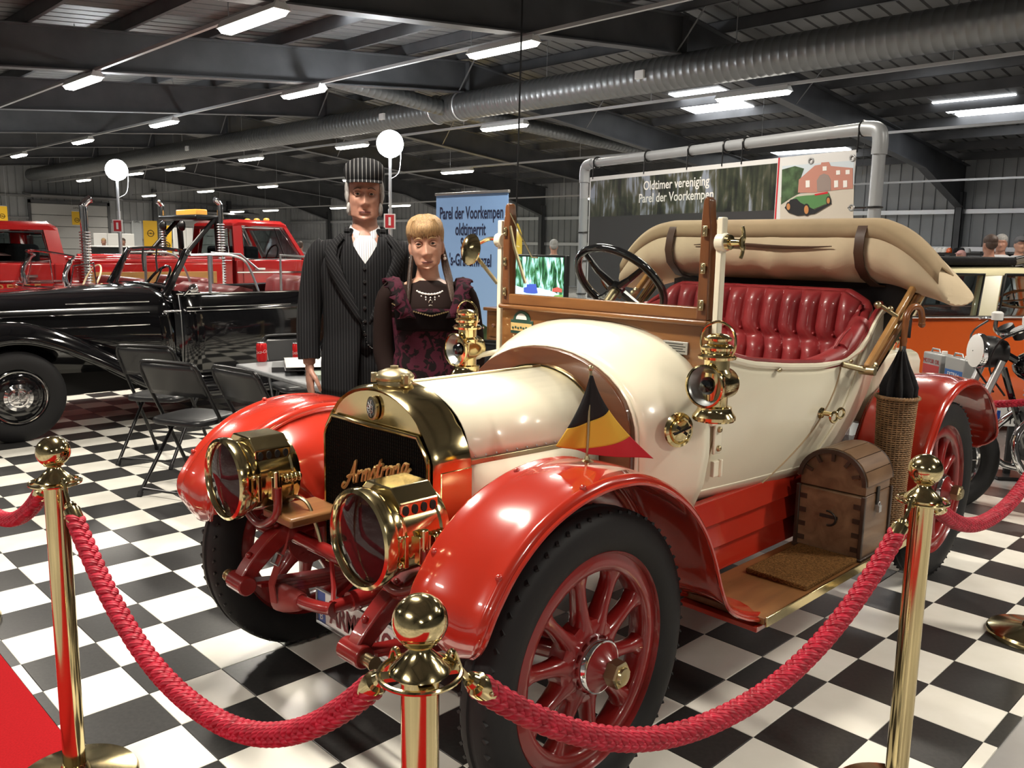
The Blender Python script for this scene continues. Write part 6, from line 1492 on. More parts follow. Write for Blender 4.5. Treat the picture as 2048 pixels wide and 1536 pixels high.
# doors and rear body
for s in (-1, 1):
    mb = MB(); rows = []
    for x, zt, yo in ((-.14, 1.075, .70), (.1, 1.055, .72), (.5, 1.05, .735), (.9, 1.05, .74), (1.4, 1.06, .735), (1.9, 1.06, .70), (2.25, 1.0, .6), (2.4, .85, .5)):
        rows.append([(x, s * (yo - .10), .28), (x, s * (yo - .03), .42), (x, s * yo, .65), (x, s * (yo - .01), .88), (x, s * (yo - .04), zt - .03), (x, s * (yo - .06), zt)])
    mb.loft(rows, closed=False, cap=False); bd_ = mb.build('body_side', 'black_paint', bc, solid=.03, angle=60)
    for x0 in (-.10, .93):
        mb = MB(); mb.tube([(x0, s * .712, .34), (x0, s * .742, .65), (x0, s * .73, .88), (x0, s * .69, 1.05)], .004, 6); mb.build('door_seam', 'steel', bd_)
    mb = MB(); mb.tube([(x, s * (.695), 1.055) for x in (-.12, .4, .9, 1.4)], .007, 6); mb.build('waist_trim', 'chrome', bd_)
    for z in (.945, .915):
        mb = MB(); mb.tube([(x, s * (.728 + .01 * min(1, x + .2)), z) for x in (-.05, .3, .6, .9)], .004, 6); mb.build('chrome_strip', 'chrome', bd_)
    mb = MB(); mb.cyl((-.25, s * .745, .92), (-.25, s * .775, .92), .014, n=10); mb.tube([(-.26, s * .775, .922), (-.12, s * .778, .926)], [.013, .007], 8); mb.build('door_handle', 'chrome', bd_)
    # mudguards sweeping into the running board
    gp = [(-1.85, .50), (-1.72, .68), (-1.5, .79), (-1.28, .81), (-1.05, .75), (-.75, .60), (-.45, .42), (-.25, .32), (0, .285), (1.0, .275)]
    P = smooth_path([(a, 0, b) for a, b in gp], 4); mb = MB(); rows = []
    for i, p in enumerate(P):
        t = (P[min(i + 1, len(P) - 1)] - P[max(i - 1, 0)]).normalized(); nn = Vector((-t.z, 0, t.x))
        if nn.z < 0: nn = -nn
        rows.append([p + nn * h + Vector((0, s * y, 0)) for y, h in ((.42, .0), (.5, .045), (.6, .06), (.70, .045), (.755, .01), (.775, -.04), (.775, -.085))])
    mb.loft(rows, closed=False, cap=False); mb.build('front_wing', 'black_paint', bc, solid=.008, angle=70)
    gp = [(.95, .275), (1.1, .45), (1.3, .70), (1.55, .78), (1.8, .74), (2.05, .6), (2.3, .42)]
    P = smooth_path([(a, 0, b) for a, b in gp], 4); mb = MB(); rows = []
    for p in P: rows.append([p + Vector((0, s * y, h)) for y, h in ((.42, .04), (.56, .06), (.70, .04), (.77, -.03), (.775, -.10))])
    mb.loft(rows, closed=False, cap=False); mb.build('rear_wing', 'black_paint', bc, solid=.008, angle=70)
mb = MB(); mb.b2((-1.8, -.4, .26), (2.3, .4, .5)); mb.b2((-.3, -.62, .24), (2.2, .62, .34)); mb.build('underbody', 'black_matte', bc, smooth=False)
mb = MB(); mb.b2((2.2, -.45, .4), (2.42, .45, .85)); mb.build('tail', 'black_paint', bc, bev=.05)
# windscreen, leaning back
wsb = MB(); wsb.loft([[(-.12 + .12 * z_, y * (1 - .04 * z_), 1.09 + .31 * z_ + .02 * (1 - (y / .62) ** 2)) for y in [-.62 + 1.24 * i / 12 for i in range(13)]] for z_ in (0, 1)], closed=False, cap=False); wso = wsb.build('windscreen', 'pane', bc)
mb = MB(); ring = [(-.12, y, 1.09 + .02 * (1 - (y / .62) ** 2)) for y in [-.62 + 1.24 * i / 12 for i in range(13)]] + [(0.0, y * .96, 1.40 + .02 * (1 - (y / .62) ** 2)) for y in [.62 - 1.24 * i / 12 for i in range(13)]]
mb.tube(ring, .016, 8, True); mb.build('screen_frame', 'chrome', wso)
for s in (-1, 1):
    mb = MB(); mb.bar((-.20, s * .66, 1.03), (.02, s * .625, 1.415), .045, .05); mb.build('screen_pillar', 'black_paint', wso, bev=.01)
for y in (-.1, .2):
    mb = MB(); mb.tube([(-.02, y, 1.41), (-.05, y - .05, 1.33), (-.07, y - .12, 1.22)], .008, 6); mb.build('wiper', 'black_plastic', wso)
for s in (-1, 1):
    mb = MB(); arcp = [(.02, s * .68, 1.37), (.30, s * .68, 1.375), (.42, s * .68, 1.36), (.50, s * .68, 1.32), (.56, s * .68, 1.22), (.62, s * .68, 1.06)]
    mb.tube(smooth_path(arcp, 4), .011, 8); mb.tube([(.18, s * .68, 1.06), (.18, s * .68, 1.375)], .014, 8); wf_ = mb.build('side_window_frame', 'steel', bc)
    mb = MB(); mb.loft([[(x, s * .68, 1.06) for x, z in ((-.1, 0), (.1, 0), (.3, 0), (.45, 0), (.6, 0))], [(.02, s * .68, 1.37), (.16, s * .68, 1.37), (.30, s * .68, 1.375), (.45, s * .68, 1.34), (.585, s * .68, 1.14)]], closed=False, cap=False); mb.build('side_glass', 'pane', wf_)
    mb = MB(); mb.tube([(.84, s * .68, 1.06), (.84, s * .68, 1.375), (1.15, s * .68, 1.36), (1.35, s * .68, 1.2)], .012, 8); wf2 = mb.build('rear_window_frame', 'steel', bc)
    mb = MB(); mb.loft([[(.84, s * .68, 1.06), (1.1, s * .68, 1.06), (1.35, s * .68, 1.06)], [(.84, s * .68, 1.37), (1.1, s * .68, 1.365), (1.34, s * .68, 1.2)]], closed=False, cap=False); mb.build('rear_glass', 'pane', wf2)
for nm, x0, x1, z0, z1 in (('front_seat', .38, .62, .55, 1.10), ('rear_seat', 1.35, 1.65, .55, 1.16)):
    mb = MB(); rows = []
    for y in [-.58 + 1.16 * i / 30 for i in range(31)]:
        b = .03 * abs(sin(y * 14)) ** .5; rows.append([(x0 - .35, y, z0), (x0 - .35, y, z0 + .2), (x0 - b, y, z0 + .22), (x0 + .06 - b, y, z1 - .05), (x0 + .12, y, z1), (x1, y, z1 - .03), (x1, y, z0)])
    mb.loft(rows); mb.build(nm, 'maroon_leather', bc, angle=60)
mb = MB(); mb.torus((.12, .30, 1.10), (-.8, 0, .6), .19, .013, 36, 8); mb.cyl((.12, .3, 1.10), (-.12, .3, .9), .014, n=8)
for a in (.5, 2.6, 4.7): mb.cyl((.12, .3, 1.1), Vector((.12, .3, 1.1)) + Vector((0, 0, 1)).rotation_difference(Vector((-.8, 0, .6))).to_matrix() @ Vector((.19 * cos(a), .19 * sin(a), 0)), .008, n=6)
mb.build('steering_wheel', 'bakelite', bc)
mb = MB(); mb.lathe([(.01, 0), (.035, .01), (.04, .05), (.03, .07), (.004, .075)], 16, (-.02, -.715, 1.09), (.9, -.3, .2)); mb.cyl((-.06, -.70, 1.04), (-.02, -.715, 1.09), .008, n=8); mb.build('door_mirror', 'chrome', bc)
# --- maroon convertible with a chrome wrap-round windscreen
mc = thing('maroon_convertible', 'maroon open car with a chrome-framed windscreen behind the black cabriolet', 'car', (1.5, 7.45, 0))
mb = MB(); rows = []
for x, hw, zt in ((-2.2, .5, .62), (-2.0, .68, .78), (-1.2, .74, .86), (-.5, .76, .93), (-.1, .76, .96), (.9, .77, .97), (1.6, .77, .99), (2.1, .70, .86), (2.3, .55, .6)):
    rows.append([(x, -hw * .9, .25), (x, -hw, .45), (x, -hw, .75 * zt), (x, -hw * .93, zt - .06), (x, -hw * .8, zt), (x, 0, zt + .03), (x, hw * .8, zt), (x, hw * .93, zt - .06), (x, hw, .75 * zt), (x, hw, .45), (x, hw * .9, .25)])
mb.loft(rows); mb.build('body', 'maroon_paint', mc, angle=50)
for x in (-1.4, 1.45):
    for s in (-1, 1): plain_wheel(mc, x, s * .70, .32, .32, .17, s)
mb = MB(); ww = [(-.18 + .20 * abs(y / .7) ** 3, y) for y in [-.7 + 1.4 * i / 20 for i in range(21)]]
mb.loft([[(x, y, 1.0) for x, y in ww], [(x + .14, y * .93, 1.36 - .05 * abs(y / .7) ** 3) for x, y in ww]], closed=False, cap=False); wg = mb.build('windscreen', 'pane', mc)
mb = MB(); mb.tube([(x + .14, y * .93, 1.36 - .05 * abs(y / .7) ** 3) for x, y in ww], .012, 8); mb.tube([(x, y, 1.0) for x, y in ww], .014, 8); mb.build('screen_frame', 'chrome', wg)
for s in (-1, 1):
    mb = MB(); mb.tube(smooth_path([(.16, s * .65, 1.31), (.10, s * .69, 1.25), (.04, s * .71, 1.12), (.06, s * .71, .98)], 4), [.014] * 4 + [.024] * 5 + [.03] * 4, 10); mb.build('screen_pillar', 'chrome', wg)
    mb = MB(); mb.tube([(.08, s * .71, .99), (.13, s * .70, 1.22), (.32, s * .70, 1.25), (.34, s * .70, .99)], .010, 8, True); qv = mb.build('quarter_light', 'chrome', mc)
    mb = MB(); mb.loft([[(.08, s * .705, .99), (.34, s * .705, .99)], [(.13, s * .70, 1.22), (.32, s * .70, 1.25)]], closed=False, cap=False); mb.build('quarter_glass', 'pane', qv)
mb = MB(); mb.b2((.3, -.62, .9), (1.5, .62, .985)); mb.build('cockpit', 'maroon_leather', mc, bev=.03)
for nm, x in (('front_seat', .75), ('rear_seat', 1.45)):
    mb = MB(); mb.b2((x, -.60, .8), (x + .16, .60, 1.08)); mb.build(nm, 'maroon_leather', mc, bev=.05)
mb = MB(); mb.torus((.42, -.3, 1.05), (-.9, 0, .45), .19, .010, 36, 8); mb.build('steering_wheel', 'ivory_paint', mc)
# --- white convertible with half-folded top
wc = thing('white_convertible', 'white open car with its dark folding top half raised', 'car', (6.05, 7.9, 0), radians(2))
mb = MB(); rows = []
for x, hw, zt in ((-2.1, .45, .66), (-1.95, .66, .80), (-1.2, .74, .90), (-.4, .78, 1.0), (.3, .78, 1.03), (1.2, .78, 1.02), (1.8, .74, .96), (2.1, .6, .7)):
    rows.append([(x, -hw * .9, .25), (x, -hw, .45), (x, -hw, .75 * zt), (x, -hw * .9, zt - .05), (x, -hw * .7, zt), (x, 0, zt + .04), (x, hw * .7, zt), (x, hw * .9, zt - .05), (x, hw, .75 * zt), (x, hw, .45), (x, hw * .9, .25)])
mb.loft(rows); mb.build('body', 'white_paint', wc, angle=50)
for x in (-1.35, 1.35):
    for s in (-1, 1): plain_wheel(wc, x, s * .71, .31, .31, .17, s)
mb = MB(); rows = []
for y in [-.66 + 1.32 * i / 12 for i in range(13)]:
    c = .05 * (1 - (y / .66) ** 2); rows.append([(-.35, y, 1.02), (.0, y, 1.24 + c), (.5, y, 1.40 + c), (1.1, y, 1.40 + c), (1.14, y, 1.36 + c), (.5, y, 1.33 + c), (.02, y, 1.18 + c), (-.3, y, 1.0)])
mb.loft(rows); mb.build('folding_top', 'ivory_paint', wc, angle=50)
mb = MB(); mb.prism([(-.12, 1.04), (.12, 1.22), (.55, 1.32), (1.05, 1.33), (1.2, 1.06)], 'y', -.672, -.666); mb.build('side_opening', 'black_cloth', wc, smooth=False)
mb = MB(); mb.tube([(-.1, -.68, 1.05), (.14, -.68, 1.22), (.55, -.68, 1.32), (1.05, -.68, 1.33)], .02, 8); mb.tube([(-.06, -.685, 1.05), (.3, -.685, 1.10), (.7, -.685, 1.2)], .015, 8); mb.build('top_frame', 'black_plastic', wc)
# --- pickups
def pickup(label, loc, flip, roof, bedlen, wood_panel, stacks, rollbar, L=1.0):
    """near side at y = 0; cab ahead of the bed (cab towards -x unless flip)"""
    f = -1 if flip else 1
    t = thing('red_pickup', label, 'pickup truck', loc)
    def X(x): return x * f
    W = 1.75
    mb = MB(); rows = []       # cab shell with sides: greenhouse built from pillars and roof
    cab0, cab1 = -1.35, 0.0
    for x, z in ((-2.9, 1.02), (-2.8, 1.10), (-1.5, 1.20), (cab0, 1.22)):
        rows.append([(X(x), .06, .45), (X(x), .0, .7), (X(x), .02, z - .08), (X(x), .12, z), (X(x), W - .12, z), (X(x), W - .02, z - .08), (X(x), W, .7), (X(x), W - .06, .45)])
    mb.loft(rows); mb.build('bonnet', 'pickup_red', t, angle=50)
    mb = MB(); mb.prism([(0.02, .45), (0, .7), (.01, 1.2), (W - .01, 1.2), (W, .7), (W - .02, .45)], 'x', X(cab0), X(cab1)); mb.build('cab_body', 'pickup_red', t, bev=.02)
    rf = [(.14, roof - .05), (.20, roof), (W - .20, roof), (W - .14, roof - .05), (W - .14, roof - .10), (.14, roof - .10)]
    mb = MB(); mb.loft([[(X(cab0 + .32), y, z - .05) for y, z in rf], [(X(cab0 + .42), y, z) for y, z in rf], [(X(cab1 - .12), y, z + .01) for y, z in rf], [(X(cab1 - .02), y, z - .05) for y, z in rf]]); mb.build('cab_roof', 'pickup_red', t, angle=50)
    for s, y0, y1 in ((0, .02, .15), (1, W - .02, W - .15)):
        for nm, xa, xb, w_ in (('front_pillar', cab0 + .02, cab0 + .38, .07), ('rear_pillar', cab1 - .06, cab1 - .10, .16)):
            mb = MB(); mb.loft([[(X(xa - w_ / 2), y0, 1.18), (X(xa + w_ / 2), y0, 1.18), (X(xa + w_ / 2), y0 + (.05 if s == 0 else -.05), 1.18), (X(xa - w_ / 2), y0 + (.05 if s == 0 else -.05), 1.18)], [(X(xb - w_ / 2), y1, roof - .06), (X(xb + w_ / 2), y1, roof - .06), (X(xb + w_ / 2), y1 + (.05 if s == 0 else -.05), roof - .06), (X(xb - w_ / 2), y1 + (.05 if s == 0 else -.05), roof - .06)]]); mb.build(nm, 'pickup_red', t, smooth=False)
        yy = y0 + (.02 if s == 0 else -.02); y2 = y1 + (.02 if s == 0 else -.02)
        mb = MB(); mb.tube([(X(cab0 + .12), yy, 1.21), (X(cab1 - .16), yy, 1.21), (X(cab1 - .19), y2, roof - .12), (X(cab0 + .45), y2, roof - .12)], .014, 6, True); wf_ = mb.build('side_window', 'chrome', t)
        mb = MB(); mb.loft([[(X(cab0 + .12), yy, 1.21), (X(cab1 - .16), yy, 1.21)], [(X(cab0 + .45), y2, roof - .12), (X(cab1 - .19), y2, roof - .12)]], closed=False, cap=False); mb.build('side_glass', 'dark_pane', wf_)
        mb = MB(); mb.bar((X(cab0 + .42), yy, 1.21), (X(cab0 + .55), y2, roof - .12), .015, .02); mb.build('quarter_bar', 'black_plastic', wf_)
    mb = MB(); mb.loft([[(X(cab0 + .0), .1, 1.22), (X(cab0 + .0), W - .1, 1.22)], [(X(cab0 + .34), .2, roof - .10), (X(cab0 + .34), W - .2, roof - .10)]], closed=False, cap=False); mb.build('windscreen', 'dark_pane', t)
    mb = MB(); mb.tube([(X(cab1 - .01), .28, 1.26), (X(cab1 - .01), W - .28, 1.26), (X(cab1 - .04), W - .34, roof - .14), (X(cab1 - .04), .34, roof - .14)], .018, 6, True); rw_ = mb.build('rear_window', 'chrome', t)
    mb = MB(); mb.loft([[(X(cab1 - .01), .28, 1.26), (X(cab1 - .01), W - .28, 1.26)], [(X(cab1 - .04), .34, roof - .14), (X(cab1 - .04), W - .34, roof - .14)]], closed=False, cap=False); mb.build('rear_glass', 'dark_pane', rw_)
    for x0 in (cab0 + .05, cab1 - .12):
        mb = MB(); mb.tube([(X(x0), -.004, .5), (X(x0), -.004, 1.19)], .006, 6); mb.build('door_seam', 'maroon_paint', t)
    mb = MB(); mb.bar((X(cab1 - .32), -.02, 1.05), (X(cab1 - .5), -.02, 1.05), .03, .03); mb.build('door_handle', 'chrome', t)
    mb = MB(); mb.b2((min(X(-2.9), X(cab1)), -.012, .98), (max(X(-2.9), X(cab1)), .0, 1.0)); mb.build('side_trim', 'chrome', t, smooth=False)
    # bed
    for y in (0, W):
        s = 1 if y == 0 else -1
        mb = MB(); mb.b2((X(.06), y + s * .02, .55), (X(bedlen), y + s * .10, 1.2)); bs_ = mb.build('bed_side', 'pickup_red', t, bev=.015)
        mb = MB(); mb.cyl((X(.06), y + s * .06, 1.22), (X(bedlen), y + s * .06, 1.22), .035, n=10); mb.build('bed_rail', 'pickup_red', bs_)
        if wood_panel:
            for k in range(2):
                mb = MB(); mb.b2((X(.25), y + s * .02 - s * .03, .74 + .19 * k), (X(bedlen - .1), y + s * .02, .90 + .19 * k)); mb.build('wood_plank', 'pale_wood', bs_, bev=.005)
    mb = MB(); mb.b2((X(.06), .05, .5), (X(bedlen), W - .05, .62)); mb.build('bed_floor', 'maroon_paint', t, smooth=False)
    mb = MB(); mb.b2((X(.06), .05, .55), (X(.10), W - .05, 1.2)); mb.b2((X(bedlen - .05), .05, .55), (X(bedlen), W - .05, 1.2)); mb.build('bed_ends', 'pickup_red', t, smooth=False)
    for x in (-2.15, bedlen * .55):
        for y, s in ((.12, -1), (W - .12, 1)): plain_wheel(t, X(x), y, .36, .36, .22, s)
    for (x, y, zt) in stacks:
        mb = MB(); mb.tube(smooth_path([(X(x), y, .7), (X(x), y, 1.2), (X(x), y, zt - .12), (X(x), y, zt - .03), (X(x + .05), y, zt + .03), (X(x + .09), y, zt + .05)], 3), [.045] * 15 + [.05], 12); st_ = mb.build('exhaust_stack', 'chrome', t)
        mb = MB()
        for k in range(26): mb.torus((X(x), y, .72 + (zt - .35 - .72) * k / 25), (0, 0, 1), .058, .008, 14, 5)
        mb.build('heat_shield', 'steel', st_)['kind'] = 'stuff'
    if rollbar:
        for y in (.15, W - .15):
            mb = MB(); mb.tube(smooth_path([(X(.22), y, .7), (X(.24), y, 1.5), (X(.26), y, roof + .02)], 4), .05, 10); mb.tube([(X(.28), y, roof), (X(1.15), y, .9)], .04, 10); mb.build('roll_bar', 'black_plastic', t)
        mb = MB(); mb.b2((X(.12), .12, roof - .02), (X(.62), W - .12, roof + .06)); mb.build('roll_bar_top', 'black_plastic', t, bev=.03)
        for y in (.5, W - .5):
            mb = MB(); mb.lathe([(.08, 0), (.09, .03), (.05, .08), (.004, .09)], 16, (X(.66), y, roof - .12), (X(1), 0, 0)); mb.build('work_lamp', 'black_plastic', t)
        mb = MB(); mb.b2((X(.25), W / 2 - .4, roof + .061), (X(.45), W / 2 + .4, roof + .16)); mb.build('beacon_bar', 'lamp_amber', t, bev=.02)
    for y in (W * .3, W * .5, W * .7):
        mb = MB(); mb.ball((X(cab0 + .5), y, roof + .03), (.06, .04, .03), 10, 6); mb.build('marker_lamp', 'lamp_amber', t)
    mb = MB(); mb.torus((X(cab0 + .45), .45, 1.28), (X(1), 0, .4), .18, .014, 28, 6); mb.build('steering_wheel', 'black_plastic', t)
    mb = MB(); mb.b2((X(cab1 - .5), .15, .9), (X(cab1 - .22), W - .15, 1.42)); mb.build('bench_seat', 'black_cloth', t, bev=.05)
    return t
mat('lamp_amber', (0.75, 0.28, 0.03), 0.3, emit=(1.0, .55, .12), es=.5)
pk = pickup('red pickup with wood-lined load bed and ribbed chrome exhaust stack', (2.15, 8.7, 0), False, 1.68, 2.0, True, [(.22, -.06, 1.92)], False)
text_mb('CLTI RERRE', .17, .004, frame((-.72, -.010, .84), (1, 0, 0), (0, 0, 1)), sx=1.0).build('door_lettering', 'pale_wood', pk, smooth=False)
text_mb('S E R V I C E', .09, .004, frame((-.72, -.010, .70), (1, 0, 0), (0, 0, 1))).build('door_lettering', 'pale_wood', pk, smooth=False)
mb = MB(); mb.loft([[(-1.0, .3, 1.3), (-.5, .3, 1.28), (-.3, .6, 1.3)], [(-.9, 1.0, 1.36), (-.5, 1.1, 1.33), (-.25, 1.2, 1.34)]], closed=False, cap=False); mb.build('paper_sheet', 'pink_card', pk, solid=.01) if mat('pink_card', (.6, .34, .32), .7) else None
pickup('red pickup with black roll bar and tall chrome stacks facing right', (5.5, 11.0, 0), True, 1.86, 1.95, False, [(.25, .02, 2.12), (.55, 1.6, 2.12)], True)
mat('cloth_trim', (.20, .18, .15), .8)
# --- orange and cream microcar at the right
U = Vector((.845, -.53, 0)); oc = thing('orange_car', 'small orange and cream car with black sunroof behind the rear mudguard', 'car', (6.93, .08, 0), atan2(U.y, U.x))
mb = MB(); rows = []
for x, hw, zb, zt in ((-1.45, .35, .40, .80), (-1.38, .58, .3, .92), (-1.0, .70, .22, .99), (0, .72, .2, 1.0), (.8, .72, .2, 1.0), (1.2, .68, .25, .98), (1.42, .5, .35, .9)):
    rows.append([(x, -hw * .85, zb), (x, -hw, zb + .18), (x, -hw * 1.02, .62), (x, -hw * .95, .70), (x, -hw * .97, zt - .06), (x, -hw * .93, zt), (x, hw * .93, zt), (x, hw, .62), (x, hw * .85, zb)])
mb.loft(rows); mb.build('body', 'orange_paint', oc, angle=40)
mb = MB(); rows = []
for x, hw, zt in ((-1.02, .46, 1.30), (-.7, .54, 1.385), (0, .56, 1.40), (.6, .55, 1.385), (.95, .5, 1.33)):
    rows.append([(x, -hw, zt - .07), (x, -hw * .93, zt - .02), (x, -hw * .6, zt), (x, hw * .6, zt), (x, hw * .93, zt - .02), (x, hw, zt - .07)])
mb.loft(rows); mb.build('roof', 'ivory_paint', oc, angle=50)
for s in (-1, 1):
    for nm, xa, xb, w_ in (('rear_pillar', -1.25, -.98, .16), ('middle_pillar', -.45, -.30, .10), ('front_pillar', 1.15, .92, .06)):
        mb = MB(); mb.loft([[(xa - w_, s * .66, .99), (xa + w_, s * .68, .99), (xa + w_, s * .62, .99), (xa - w_, s * .60, .99)], [(xb - w_, s * .53, 1.34), (xb + w_, s * .55, 1.34), (xb + w_, s * .48, 1.34), (xb - w_, s * .47, 1.34)]]); mb.build(nm, 'ivory_paint', oc, bev=.02)
    for nm, xa, xb, xc, xd in (('quarter_window', -1.08, -.54, -.84, -.40), ('door_window', -.34, 1.08, -.20, .86)):
        mb = MB(); mb.tube([(xa, s * .685, 1.0), (xb, s * .685, 1.0), (xd, s * .56, 1.33), (xc, s * .56, 1.33)], .012, 6, True); q = mb.build(nm, 'black_plastic', oc)
        mb = MB(); mb.loft([[(xa, s * .685, 1.0), (xb, s * .685, 1.0)], [(xc, s * .56, 1.33), (xd, s * .56, 1.33)]], closed=False, cap=False); mb.build('glass', 'dark_pane', q)
    mb = MB(); mb.tube([(-1.38, s * .60, .985), (-1.0, s * .70, 1.0), (1.1, s * .70, 1.0)], .012, 8); mb.build('belt_trim', 'chrome', oc)
    mb = MB(); mb.ball((1.02, s * .70, .86), (.05, .03, .035), 12, 8); mb.build('indicator', 'lamp_amber', oc)
    for x in (-.95, .9): plain_wheel(oc, x, s * .6, .26, .26, .13, s)
mb = MB(); mb.b2((-.75, -.44, 1.40), (.25, .44, 1.47)); mb.build('folded_sunroof', 'black_cloth', oc, bev=.03)
for dz, w_, mt in ((0, .014, 'black_plastic'), (-.03, .028, 'cloth_trim'), (-.065, .012, 'black_plastic')):
    mb = MB(); mb.tube(smooth_path([(.0, -.42, 1.46 + dz), (.4, -.43, 1.53 + dz), (.9, -.43, 1.57 + dz), (1.5, -.42, 1.59 + dz)], 4), w_, 8); mb.build('raised_frame', mt, oc)
mb = MB(); mb.torus((.30, -.25, 1.12), (-.3, -.2, .95), .19, .011, 36, 8)
for a in (0, 2.1, 4.2): mb.cyl((.30, -.25, 1.11), Vector((.30, -.25, 1.12)) + Vector((.19 * cos(a), .19 * sin(a), .06 * cos(a))), .006, n=6)
mb.cyl((.30, -.25, 1.12), (.5, -.2, .8), .02, n=8); mb.build('steering_wheel', 'ivory_paint', oc)
mb = MB(); mb.tube([(-1.2, -.76, .45), (-1.5, -.5, .45), (-1.55, 0, .45), (-1.5, .5, .45), (-1.2, .76, .45)], .045, 10); mb.build('bumper', 'white_paint', oc)
# --- motorcycle at the right edge
mo = thing('motorcycle', 'black motorcycle with round chrome headlamp at the right edge', 'motorcycle', (4.42, -1.30, 0), atan2(.72, -.69))
HL = Vector((.52, .0, .945))
for x in (.72, -.70):
    mb = MB(); mb.torus((x, 0, .31), (0, 1, 0), .255, .055, 36, 12); o = mb.build('wheel', 'rubber', mo)
    mb = MB(); mb.torus((x, 0, .31), (0, 1, 0), .20, .014, 36, 8); mb.lathe([(.05, -.05), (.06, 0), (.05, .05)], 16, (x, 0, .31), (0, 1, 0)); mb.build('rim', 'chrome', o)
    for k in range(12):
        a = 2 * pi * k / 12; m2 = MB(); m2.cyl((x, .03 * (-1) ** k, .31), (x + .2 * cos(a), 0, .31 + .2 * sin(a)), .0025, n=4); m2.build('spoke', 'chrome', o)
for s in (-1, 1):
    mb = MB(); mb.cyl((.72, s * .09, .31), (.50, s * .09, .90), .021, n=10); mb.cyl((.72, s * .09, .31), (.63, s * .09, .55), .028, n=10); mb.build('fork_leg', 'steel', mo)
mb = MB(); mb.lathe([(.095, 0), (.10, -.01), (.10, -.03), (.092, -.034)], 28, HL + Vector((.09, 0, 0)), (1, 0, .05)); hl = mb.build('headlamp_rim', 'chrome', mo)
mb = MB(); mb.lathe([(.004, .012), (.06, .008), (.094, 0)], 24, HL + Vector((.09, 0, 0)), (1, 0, .05), False); mb.build('lens', 'white_plastic', hl)
mb = MB(); mb.lathe([(.09, -.03), (.09, -.10), (.07, -.16), (.03, -.18), (.004, -.182)], 24, HL + Vector((.09, 0, 0)), (1, 0, .05)); mb.build('headlamp_shell', 'black_plastic', hl)
mb = MB(); mb.tube(smooth_path([(.30, -.36, 1.10), (.38, -.24, 1.12), (.46, -.08, 1.05), (.46, .08, 1.05), (.38, .24, 1.12), (.30, .36, 1.10)], 5), .012, 8); hb = mb.build('handlebar', 'chrome', mo)
for s in (-1, 1):
    mb = MB(); mb.cyl((.37, s * .26, 1.12), (.28, s * .38, 1.10), .017, n=10); mb.build('grip', 'rubber', hb)
    mb = MB(); mb.tube([(.42, s * .2, 1.12), (.44, s * .3, 1.11), (.42, s * .36, 1.10)], .006, 6); mb.build('lever', 'chrome', hb)
    mb = MB(); mb.lathe([(.03, 0), (.032, .04), (.02, .05)], 14, (.42, s * .16, 1.11)); mb.build('reservoir', 'white_plastic', hb)
    mb = MB(); mb.lathe([(.045, 0), (.045, -.05), (.03, -.06)], 16, (.42, s * .07, 1.08), (.5, 0, .8)); mb.build('instrument', 'black_plastic', hb)
    mb = MB(); mb.tube(smooth_path([(.44, s * .22, 1.10), (.56, s * .16, 1.02), (.56, s * .08, .85), (.45, s * .06, .7)], 4), .006, 6); mb.build('cable', 'black_plastic', hb)
mb = MB(); mb.ball((.12, 0, .86), (.27, .14, .12), 18, 12); mb.build('fuel_tank', 'black_paint', mo)
mb = MB(); mb.ball((-.36, 0, .80), (.32, .13, .06), 16, 10); mb.build('saddle', 'black_cloth', mo)
mb = MB(); mb.b2((-.2, -.14, .3), (.28, .14, .62)); en = mb.build('engine', 'black_plastic', mo, bev=.04)
for k in range(6):
    mb = MB(); mb.b2((-.02, -.13, .56 + .028 * k), (.24, .13, .568 + .028 * k)); mb.build('cooling_fin', 'steel', en, smooth=False)
for s in (-1, 1):
    mb = MB(); mb.tube(smooth_path([(.28, s * .08, .6), (.40, s * .12, .45), (.30, s * .16, .25), (-.2, s * .17, .22), (-.8, s * .18, .28)], 4), [.022] * 10 + [.035] * 7, 10); mb.build('exhaust', 'chrome', mo)
mb = MB(); mb.tube([(.48, 0, .95), (.1, 0, .75), (-.65, 0, .72)], .022, 8); mb.tube([(.44, 0, .85), (.25, 0, .35), (-.25, 0, .3), (-.70, 0, .31)], .02, 8); mb.build('frame_tubes', 'black_paint', mo)
mb = MB(); rows = [[(.72 + .30 * cos(a), y, .31 + .33 * sin(a)) for y in (-.06, 0, .06)] for a in [radians(30 + 110 * i / 12) for i in range(13)]]; mb.loft(rows, closed=False, cap=False); mb.build('front_mudguard', 'black_paint', mo, solid=.006)
mb = MB(); mb.cyl((-.05, .1, .3), (-.1, .26, .0), .014, n=8); mb.build('side_stand', 'black_plastic', mo)
# small number plate on a stand behind the motorcycle
q0 = px(2028, 828, 'x', 5.1); pb = thing('number_plate_stand', 'white two-line number plate with blue band low at the right edge', 'number plate', (q0.x, q0.y, 0), radians(-52))
mb = MB(); mb.b2((-.11, -.004, q0.z - .085), (.11, .004, q0.z + .085)); mb.build('plate', 'plate_white', pb, bev=.003)
mb = MB(); mb.b2((-.11, -.0055, q0.z - .08), (-.088, -.004, q0.z + .02)); mb.build('blue_band', 'plate_blue', pb, smooth=False)
text_mb('U-E', .085, .001, frame((0.0, -.0055, q0.z + .012), (1, 0, 0), (0, 0, 1)), sx=.8).build('upper_lettering', 'black_plastic', pb, smooth=False)
text_mb('182', .085, .001, frame((0.015, -.0055, q0.z - .068), (1, 0, 0), (0, 0, 1)), sx=.8).build('lower_lettering', 'black_plastic', pb, smooth=False)
mb = MB(); mb.b2((-.02, .0045, 0), (.02, .03, q0.z)); mb.b2((-.1, -.1, 0), (.1, .12, .02)); mb.build('support', 'black_plastic', pb, smooth=False)
